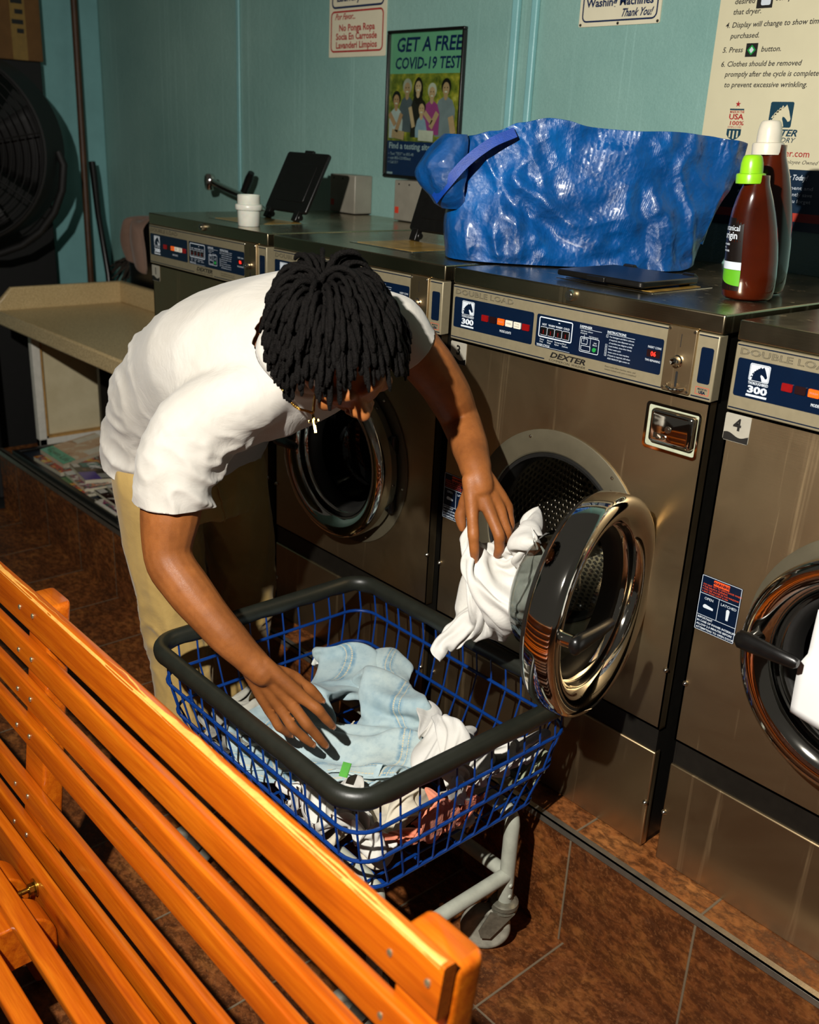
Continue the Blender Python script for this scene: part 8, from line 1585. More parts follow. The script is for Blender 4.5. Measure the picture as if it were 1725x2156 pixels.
-4,0,6,2,0,3,3,4,-1,-4,7,7,2,3,-2,10,-1,-1,-5,0,-7,5,9,-7,3,-8,-2,2,0,3,-5,-3,0,-8,10,8,1,1,-3,8,-2,-7,-4,-2,3,2,-6,-3,-10,7,3,7,-1,-1,0,0,-1,-2,-4,0,-5,2,7,0,5,3,8,0,-1,-2,-3,-2,1,0,-5,0,3,-1,-2,-9,-6,-2,-1,-2,-4,-1,0,-3,-4,2,4,2,
2,1,-2,4,2,3,4,-3,6,0,4,0,4,5,5,-4,1,-7,5,6,11,-3,-3,-2,-1,3,-3,2,-9,6,2,9,-3,-1,2,1,5,-5,1,-3,2,-6,0,-7,3,-3,4,-1,-5,-6,-1,3,5,3,3,-1,1,2,-4,-1,3,0,1,0,2,-4,-1,4,0,-5,1,-6,-5,-1,4,-3,-4,0,-3,-6,-6,-1,4,-1,0,-2,4,0,1,0,3,1,-4,4,6,
-3,4,0,5,-3,-4,3,1,-2,0,1,2,4,-1,3,12,-6,-4,-2,9,0,-1,-1,3,-3,6,5,-1,-1,-1,2,2,1,-11,1,-1,12,-9,-9,0,-3,3,1,0,-2,0,2,1,0,1,-4,0,3,6,5,0,6,-4,-1,-4,1,-3,3,-4,-4,0,-2,2,-5,-5,-5,-6,2,-1,4,-1,-4,-9,-6,11,8,-3,-1,-3,7,-8,2,2,1,2,-6,4,
6,-1,0,-1,2,0,-6,0,-1,-8,5,3,12,2,-1,-6,0,-3,-9,8,8,14,-5,-2,-3,2,2,-1,-8,3,-1,8,-2,-3,-8,1,1,7,-8,-10,0,5,9,3,-1,-4,-4,6,6,5,-4,0,-1,-5,-5,1,4,5,-3,3,-7,-5,2,1,0,-2,3,1,-4,-3,1,-6,-5,-6,0,4,-6,-1,3,0,3,0,1,1,-4,10,-7,-4,-4,5,1,-2,
3,2,-1,-7,0,-4,3,6,-3,0,-4,4,-1,10,4,5,4,-3,2,-4,2,5,0,3,-9,-2,1,-2,3,-2,3,-2,-2,-4,-6,0,5,5,0,-4,0,-2,3,-1,4,1,3,1,-4,-5,-3,10,2,-5,-1,-7,-5,-8,-2,-2,-3,-2,4,3,6,6,3,4,-4,-7,-3,0,-2,1,-3,-1,-1,-3,3,4,0,1,-1,7,-1,-3,2,1,-3,-8,4,-2,
-3,-5,-2,2,-5,1,-2,-2,-3,8,-1,0,-2,7,12,0,0,-3,4,3,0,-4,-5,-5,3,-7,4,-4,7,-6,-2,-5,4,1,1,2,3,1,-1,-1,-1,1,-4,-3,-6,3,13,10,4,-5,-12,-6,-7,-6,-3,-3,4,-1,-2,-1,-3,2,4,3,10,5,0,0,2,2,-7,-4,1,-3,-5,0,1,2,-1,1,5,-5,4,2,6,-5,-8,-3,-1,3,
-5,-1,0,-4,1,-7,-1,-2))
CLOTH['held'] = (35, 35, (
-28,-40,-238,-6,3,4,3,-9,5,4,-6,6,9,1,2,8,5,2,8,5,3,4,8,1,4,3,8,3,3,8,5,7,3,2,8,1,6,6,4,4,4,6,4,-5,7,5,3,10,4,3,13,4,2,13,3,4,13,2,5,10,1,4,7,0,5,5,-2,0,5,6,-1,-2,-1,9,-6,-10,8,0,5,15,-5,5,17,-4,5,17,-5,6,16,-4,5,14,-4,3,14,-4,-11,
6,0,-12,-1,5,-11,-2,4,4,9,4,2,-7,1,0,5,2,3,2,-3,-9,-3,7,-2,-3,3,-1,2,-2,-1,0,1,-1,6,-8,0,3,-4,-1,-6,5,0,-6,5,-2,-1,-2,0,-4,-4,-1,6,2,-2,1,-1,0,-1,-1,0,1,0,1,-1,-1,-1,-3,1,1,3,-6,4,1,-4,0,-1,0,-4,-5,5,10,-3,9,7,6,-3,-8,1,4,-4,0,-1,
1,0,2,1,-2,0,2,0,0,1,-2,0,7,4,-3,1,4,-3,0,1,0,5,7,6,-1,-3,0,0,0,-4,1,6,3,-3,1,2,-8,-2,2,0,-1,1,1,0,0,1,-1,1,1,3,-4,2,3,-4,-2,-4,2,-2,-6,4,1,7,-3,0,1,-3,-4,-5,2,1,2,-2,1,2,-1,-2,-1,-1,-2,-2,0,3,-2,-2,1,-3,-2,5,5,0,-6,1,5,-1,-6,3,12,
-3,5,2,1,-2,-3,1,1,-8,0,0,1,-1,1,0,-2,0,2,0,0,5,1,-1,5,4,-3,1,3,0,2,2,9,-1,2,0,-6,1,0,-1,0,1,8,8,-7,-4,-2,3,-4,-6,6,3,-1,0,-3,3,-1,0,0,-1,1,2,-2,3,3,-3,-4,-2,2,1,-6,3,0,6,-6,4,3,-2,-7,-5,3,-1,-3,1,2,5,-2,3,2,-2,-2,-3,-5,0,-1,-1,0,
-3,1,0,1,-1,-2,2,6,5,-6,6,6,-1,1,1,-1,-1,0,-1,-1,-9,1,1,1,-1,1,0,-2,0,0,0,0,9,3,0,4,4,-1,-9,0,-4,6,5,4,-2,0,6,-4,4,-1,2,-1,1,9,1,-1,-4,0,2,-1,-5,4,7,-4,2,-5,1,0,-5,2,-2,0,6,-4,6,1,-1,-4,-3,4,-1,-1,0,-1,5,-6,6,2,-3,-4,-3,-3,-6,-8,4,
2,5,-7,0,1,2,-1,0,-1,1,-1,2,7,2,2,1,0,-1,-6,-4,6,6,-4,3,-1,-2,0,5,-1,0,-2,-1,-1,-8,1,1,0,-1,1,3,0,2,-1,0,1,10,4,-1,2,5,2,-9,-2,-5,1,5,2,0,-3,7,1,1,0,4,5,-3,4,1,0,-8,-3,5,-2,-3,0,5,-2,2,-1,0,1,-5,0,-2,1,5,-2,1,-1,1,2,-5,4,-4,2,-2,
-1,1,-1,-1,-1,-4,5,1,-6,-2,-2,0,-3,2,3,0,1,-1,4,2,-5,3,1,3,2,0,0,-3,-2,2,1,-7,6,5,-2,2,-6,-1,-1,8,-1,0,-2,-1,1,-7,2,2,0,-1,1,2,0,1,2,-1,1,1,4,6,0,-1,0,3,3,-4,-7,4,-4,-3,-5,6,2,1,1,-2,0,-1,3,5,-1,-4,-4,3,-2,1,-4,3,-8,7,1,1,3,-4,4,
-2,3,1,-2,-2,-4,2,0,-3,2,-4,3,-2,5,-5,0,-2,5,-4,0,-2,3,5,-1,2,2,0,0,-2,0,-5,-1,11,-6,2,-1,1,1,0,-1,-2,-6,5,5,-4,3,-2,-3,1,-3,1,0,8,-1,1,-2,-1,2,-4,1,2,0,-1,1,-3,1,-1,-4,-1,-3,10,3,7,-2,1,2,1,2,-5,-4,2,1,-6,-1,1,-3,-2,-2,2,-8,-4,-3,
7,3,0,-3,8,0,3,-1,3,-6,5,-1,3,-1,-1,3,1,-1,-4,-2,2,-3,1,4,-1,1,1,2,-1,5,-7,-3,-1,2,1,-2,1,1,1,-2,-1,1,4,2,-6,5,-3,0,8,-6,4,1,-3,-3,-2,1,1,-9,8,6,0,2,-7,-1,2,0,-2,1,7,1,1,-3,0,1,-3,0,0,-3,1,0,-4,5,3,5,0,-1,4,-1,2,-1,1,1,-2,1,-2,-8,
-3,-2,-3,-6,0,0,-1,4,5,-3,1,-1,0,2,-2,4,-1,-1,2,2,1,-2,4,-1,2,-1,2,-3,-2,6,-5,0,-2,0,1,1,4,1,3,-2,-1,3,-2,-4,-3,1,0,0,3,2,-5,5,1,4,0,-3,-6,3,-2,1,4,-4,2,1,-3,-3,-3,3,3,-8,10,2,-1,1,-6,1,0,2,-2,3,-1,-1,-2,2,2,2,-3,-1,-1,-1,3,3,-1,3,
0,4,1,-3,1,1,4,-2,0,-1,-1,-6,2,-4,2,1,-3,-5,0,2,-5,0,1,-1,2,6,-2,1,-2,1,0,1,-2,1,-2,4,3,3,4,1,-3,-6,-3,6,-1,-3,0,4,3,-3,-2,-1,2,-3,-3,-1,2,1,-5,6,3,5,2,-3,4,-2,-3,-9,-2,1,-6,5,-2,1,3,-3,1,5,-2,-1,-4,4,4,-9,10,-5,4,-1,1,-6,1,2,2,1,
1,0,-1,-2,-1,-1,5,3,4,-6,3,-1,-1,1,-3,-4,-3,0,0,-3,4,5,0,3,5,-5,1,-6,5,0,-3,-3,1,6,-6,0,-1,-1,1,4,1,-1,-1,-1,1,-2,-2,1,1,7,2,2,2,1,0,-7,-5,0,1,0,-2,2,2,-2,-2,-3,2,2,-1,4,2,-2,1,-2,-5,-1,1,4,-2,-1,1,-9,-1,0,-5,5,-1,-1,2,-2,-3,-1,-4,
3,1,3,2,-6,8,0,1,1,4,-1,2,1,0,0,2,-1,-3,6,2,4,-6,2,-6,-7,-3,5,1,-3,2,1,0,0,0,-1,1,1,3,2,9,2,0,-3,0,0,-3,-1,2,0,-7,0,3,-3,-1,3,1,1,-3,-2,-1,-1,3,2,1,4,1,-1,-4,-1,0,-3,-3,0,2,2,1,1,-1,4,-1,-4,1,0,-4,-1,4,6,-4,-2,0,-1,0,-3,1,-4,1,-1,
1,0,-3,-2,0,-2,11,-1,-5,5,-10,4,-3,4,-5,-4,5,4,-2,3,1,0,1,8,2,2,3,4,2,-2,1,-1,-5,-7,0,2,-5,2,-1,4,1,3,2,2,-3,3,0,3,-1,1,6,4,0,0,0,0,-5,-2,2,0,-7,0,2,-7,-3,6,5,-2,-4,-3,2,-3,3,5,0,4,0,-1,-8,-4,-1,6,3,1,2,0,4,-5,-7,2,2,1,-3,-2,1,-3,
-2,3,0,-1,-8,2,-1,1,1,-1,4,-5,4,5,2,3,0,-6,-1,-6,2,8,-9,-4,1,-2,4,-3,-1,-1,-2,2,0,-1,5,3,3,5,-1,0,0,-3,3,-3,-4,-5,0,1,-4,1,2,5,1,4,0,3,-4,-3,-1,1,2,0,0,0,1,2,1,1,-2,-2,-1,0,-1,4,4,-9,-6,1,-2,0,-1,1,0,-3,4,5,0,2,-1,-1,1,-1,2,1,0,3,
1,1,-2,-2,0,-7,-3,-2,-5,-1,-8,-1,2,1,0,7,-2,2,-3,-2,2,2,-2,3,-2,0,2,-4,11,2,0,-1,-7,8,-8,1,0,2,0,-2,0,0,1,1,-1,4,-4,4,-1,7,-2,2,0,-1,2,-1,-3,-5,0,-2,-1,1,8,1,1,-6,-1,0,1,-5,1,-1,0,-1,1,0,0,4,7,1,1,2,-3,-8,-3,8,1,-3,-2,-1,-5,-1,0,1,
2,1,7,1,2,-1,-4,3,1,4,-3,-1,-2,-5,-4,-2,-1,-4,1,2,0,-1,3,0,-1,0,3,-5,-4,5,0,3,0,-4,3,-1,-2,-3,2,2,0,-4,4,4,-5,5,-6,5,-2,1,0,2,-3,1,-3,-2,4,-7,1,-1,4,6,1,5,-2,2,1,-2,1,0,-4,-3,-1,-2,-3,-1,5,1,3,-2,-7,-2,4,0,-2,0,0,1,-4,3,2,-1,5,2,7,
1,0,-3,2,2,-1,1,2,-2,-4,1,0,3,0,1,-3,-4,-1,-5,-5,-7,3,8,-3,-7,-4,4,2,-4,6,2,6,8,-1,1,1,-1,-5,-5,1,1,-3,0,0,-3,2,-3,0,5,-7,0,1,0,-1,-5,3,-1,-5,6,-3,2,0,-2,1,-3,-2,5,-4,-4,-6,-1,3,4,2,10,-1,4,0,0,-1,-1,1,0,-4,2,1,1,0,1,-3,-1,1,-3,-8,
-2,3,-1,-3,1,-1,3,-5,3,2,2,7,0,2,-1,1,1,1,2,0,4,2,-3,-4,3,3,-1,-3,-7,4,-6,-1,-1,-5,0,-2,6,2,-5,-9,2,2,0,-1,2,8,-1,-2,2,9,-7,0,0,3,2,-11,-1,-2,5,0,3,-7,3,-3,4,10,-4,-4,-6,2,-3,-3,2,-2,-2,-5,4,5,5,-6,-3,-7,-4,-5,-2,0,4,0,9,2,2,3,-4,
0,-2,4,2,1,0,-2,-1,3,1,-5,1,4,-5,-4,-1,1,-7,-1,4,-5,0,-6,5,1,-1,5,-1,2,2,1,3,1,2,3,0,2,-3,2,-2,4,-1,-2,1,-1,-5,-2,3,5,1,4,5,-6,-2,-7,-3,-1,-3,-3,-6,11,1,3,-7,-2,1,-3,5,-5,8,-3,0,-2,-3,-3,-1,2,-3,2,-1,3,-1,-2,2,-1,-1,-4,-3,5,4,4,-2,
2,-2,-6,-4,-5,-3,-2,-1,0,1,2,5,4,1,5,-1,-2,-2,3,3,1,0,-1,2,1,-1,-4,1,2,-3,-3,-1,-6,-6,0,1,-5,2,0,6,-1,1,4,-2,4,-2,-2,1,1,-3,-1,-1,3,3,1,1,2,1,-1,-11,4,0,2,-3,3,3,-3,13,-5,-7,-5,4,7,-11,-7,4,4,1,0,-3,-2,-6,2,1,-5,3,3,-1,3,-1,-2,3,0,
2,-3,-5,2,-5,-1,-1,-1,1,9,-3,4,-2,6,-3,2,-4,3,-6,-3,-5,2,-1,-6,1,1,-2,-2,1,0,0,0,0,0,1,3,3,0,5,2,1,1,-1,0,3,-2,0,-9,-1,-3,3,-6,2,3,3,-4,0,-1,-3,-2,3,-2,2,1,2,-7,-5,2,-1,-3,1,4,4,-2,2,3,4,-8,-5,6,1,3,1,1,2,0,-1,-4,3,-3,1,-5,1,6,-2,
2,-9,1,4,-7,6,0,0,1,-7,5,-6,-1,0,-2,-2,0,0,-1,9,-4,4,-1,3,1,-2,2,-10,0,-3,0,-8,-3,-1,0,0,-1,1,-1,0,-1,0,-1,2,1,-1,-2,0,2,-1,-1,0,0,0,0,2,1,9,4,1,-2,0,0,-1,-3,0,0,2,-4,0,0,-1,3,2,-2,-3,-4,3,-5,-2,4,4,-1,-4,-2,4,0,2,1,1,-4,-1,9,-1,0,
0,-1,-2,-2,0,-1,-1,2,1,1,0,4,3,-2,-6,1,0,-1,0,0,1,2,0,-1,-6,-2,-1,-2,-3,9,-2,4,0,2,6,-5,6,-2,-2,-3,-8,-1,-6,1,-7,-4,-1,-1,0,-2,3,-2,2,0,0,-3,0,1,-2,1,0,0,1,2,0,0,1,-1,-1,3,2,7,-3,1,0,-1,-1,0,-1,4,-7,-2,-6,2,3,5,7,2,-3,-5,1,0,-1,-1,
0,2,1,5,5,-4,-4,-10,3,-3,-3,1,3,0,2,-2,1,3,0,1,0,2,0,0,-3,3,-2,0,-2,1,0,0,-4,-1,1,5,1,0,-1,-1,9,-2,-4,-4,-3,2,1,2,6,1,5,0,-1,2,-7,-3,-8,-2,-6,-4,1,-2,1,-2,2,0,3,-1,-2,-1,0,2,-3,2,0,0,5,1,1,-1,-1,4,-4,-3,1,-4,0,-1,0,0,-1,5,-1,-4,6,
5,-2,1,12,4,6,-3,3,-6,0,-2,-1,-3,0,-3,0,3,5,-7,-9,-11,5,3,-3,-1,1,0,6,-2,3,-4,4,-5,-3,-3,5,2,1,-2,1,1,1,-1,0,0,1,-2,5,2,1,6,5,-4,1,-6,-2,-1,-5,-1,-2,-1,4,2,4,2,2,5,-5,1,-3,0,-4,-3,-1,-4,-1,-2,2,1,-2,0,0,2,2,1,5,-2,-3,2,0,-4,0,-9,0,
-1,2,0,0,2,-1,-6,3,7,0,-3,5,-1,9,-8,8,0,7,7,-1,4,-9,-8,1,-2,2,-11,8,6,6,2,0,-5,-4,2,0,-4,-10,-5,0,-6,4,-2,1,2,2,-2,-1,-3,1,0,0,2,1,0,2,4,0,0,3,5,-4,8,-2,8,-1,-4,3,-5,-2,0,-3,0,-3,-4,1,4,1,4,3,4,-2,-1,0,-4,-1,-1,-5,-4,-2,3,2,0,3,0,
-2,-4,-1,3,5,-5,-9,-2,2,1,-4,-2,3,-2,1,3,-2,2,3,5,1,-7,4,-10,-2,-6,6,3,-2,2,7,2,1,1,7,1,-1,2,-1,-6,2,0,1,-1,3,3,2,-3,1,-5,-7,-5,-5,-2,-3,3,-2,2,-1,0,0,-2,-2,4,2,0,1,7,3,2,4,-6,7,1,0,-1,-1,6,1,-6,9,-7,-3,-2,-5,-1,-3,0,1,1,1,-2,0,-1,
0,-2,-2,3,4,4,3,2,-1,-2,-1,-1,-5,-3,-1,0,1,7,3,2,-7,1,0,-2,-4,0,3,-1,-1,-1,4,-7,-4,3,3,-2,4,-1,0,-3,3,0,-4,-3,6,0,-6,3,-3,5,-2,5,6,5,1,-5,-2,3,7,3,-1,1,1,-1,-6,-5,-6,-8,-6,0,-2,0,1,-2,7,-3,-1,3,1,2,-1,5,-4,7,-2,-1,-2,1,-1,-1,0,2,4,
-4,10,-3,-2,2,-6,-2,-6,-3,0,0,-2,-1,4,3,3,4,0,-1,-2,-1,-3,-1,1,0,0,-1,-2,-1,-2,-2,-2,1,-1,1,0,0,1,-1,5,-1,-4,3,-1,-1,-2,2,5,0,2,1,5,0,-2,3,0,0,-12,-6,5,1,-5,4,4,0,2,1,8,-9,-1,-1,1,1,-5,-2,2,5,6,1,5,0,-5,-7,-10,-2,-3,-1,0,-4,4,-7,0,
11,4,2,4,1,2,1,-1,1,-2,1,-1,-2,-2,1,1,-1,2,0,-2,1,-1,-4,0,-2,1,1,0,-1,-1,0,0,0,0,-2,0,-3,-1,0,-1,0,0,-1,-1,-2,0,2,1,-2,2,0,0,0,-2,-3,-2,1,5,-1,3,4,-3,-2,3,1,0,-5,6,2,2,3,2,0,-4,-6,3,0,-4,3,-3,0,-2,-1,-4,-3,6,-2,0,-1,2,0,3,6,1,3,2,
1,-4,-3,-8,-1,0,-4,-3,-2,5,5,6,-1,-1,-1,-2,-1,1,2,0,0,0,2,0,0,-4,1,3,-3,2,-4,3,-1,3,-1,0,-1,1,-1,-3,-5,1,1,-2,-1,-1,1,1,-2,0,-1,-3,-1,2,1,-2,-1,1,-1,-6,1,3,3,0,1,4,0,-4,-2,4,-2,-2,-1,-1,-1,1,2,-2,1,8,8,0,3,3,1,-6,-11,-9,-2,-8,9,-1,
0,-1,5,7,5,0,2,-7,0,-1,0,7,6,6,0,-7,-2,-3,4,-12,6,1,1,4,4,3,0,1,-1,0,0,-3,0,2,-1,2,-5,6,1,-2,0,-1,3,1,-1,2,-3,0,3,1,-10,-1,-1,-2,-1,-4,0,2,-1,2,-1,-1,-1,1,1,-1,2,3,-4,-5,0,3,5,-2,2,-1,0,0,2,-1,1,0,0,-4,-6,4,-1,0,5,1,3,-5,-4,-9,0,4,
-5,-4,0,6,3,4,-7,0,2,0,3,-5,5,-6,7,5,4,3,1,0,-6,0,-3,8,2,10,0,-2,-1,-5,1,-10,2,-5,2,0,1,2,1,1,1,0,2,0,1,6,-1,1,0,1,-2,0,-1,-4,4,-3,1,-3,0,0,2,1,-7,-1,-6,0,0,1,1,1,-1,-2,0,4,0,0,-2,0,1,2,2,1,-3,1,1,-1,-1,-1,2,-2,-1,3,1,1,0,-3,-2,2,
0,-5,5,-3,-3,-7,3,3,2,2,-4,0,-2,-2,-1,5,-2,3,2,1,0,-3,4,-2,2,4,-1,3,0,2,2,4,-2,1,-7,7,-5,-7,1,4,-1,5,0,-2,1,-1,0,0,-1,-1,1,2,9,-4,-4,3,-4,-1,1,0,-2,-1,0,-3,-2,-4,1,3,1,1,1,3,3,-1,0,5,-1,-5,-5,0,2,-8,-1,4,3,3,-3,4,-3,-5,-3,1,4,-2,0,
8,4,3,-2,-1,1,1,-5,-4,2,2,2,-6,3,-2,9,-3,-7,2,9,5,3,-9,5,-7,-1,-7,1,6,-3,4,-2,0,-5,-5,1,-3,9,7,-2,-5,-1,-3,6,-1,4,4,-12,4,3,7,-2,1,2,2,0,-1,-1,1,0,3,-4,-8,5,3,3,0,1,-2,0,2,-2,-1,-4,10,-4,-3,0,-4,4,0,3,0,-1,-4,-2,0,0,-3,-1,0,-2,1,
-2,2,0,1,-4,1,5,-2,-3,7,-1,2,-3,0,-1,1,5,3,0,3,3,0,-2,-4,4,0,1,-1,-1,1,-1,1,-1,-4,9,-1,4,-8,4,-6,-8,-5,0,5,-6,7,2,-1,1,-10,2,-6,4,5,-1,3,-2,1,15,-6,-1,2,6,-6,1,1,1,1,1,6,2,-2,3,0,-4,1,-1,-5,1,1,-2,-3,-1,3,2,1,2,-1,1,6,-1,-1,-1,-3,
0,0,-4,-2,0,0,2,1,1,-1,3,-1,0,0,-1,-7,-1,8,-4,0,1,-2,-1,3,0,1,-1,-1,-5,1,4,3,-1,-1,1,2,1,3,0,-1,0,-1,0,-2,2,9,0,2,3,2,-1,-7,4,-7,-4,-7,0,0,-5,-2,-4,-2,3,-1,-3,2,7,0,2,8,5,-1,2,8,-4,3,-1,6,2,-4,4,0,-5,0,-1,-4,-4,0,-1,0,0,3,3,-1,1,0,
1,-1,1,4,4,-6,0,1,-1,-4,2,-4,-1,3,0,1,1,0,1,1,2,-8,2,2,4,2,1,-3,0,2,-6,-4,4,-1,-1,2,0,-2,0,-3,-8,1,-2,7,-3,2,1,1,7,5,2,-1,-1,3,0,-1,0,5,-8,2,7,5,-5,-8,7,-8,-2,-10,5,1,-2,-1,3,-5,4,2,-4,-4,1,7,1))
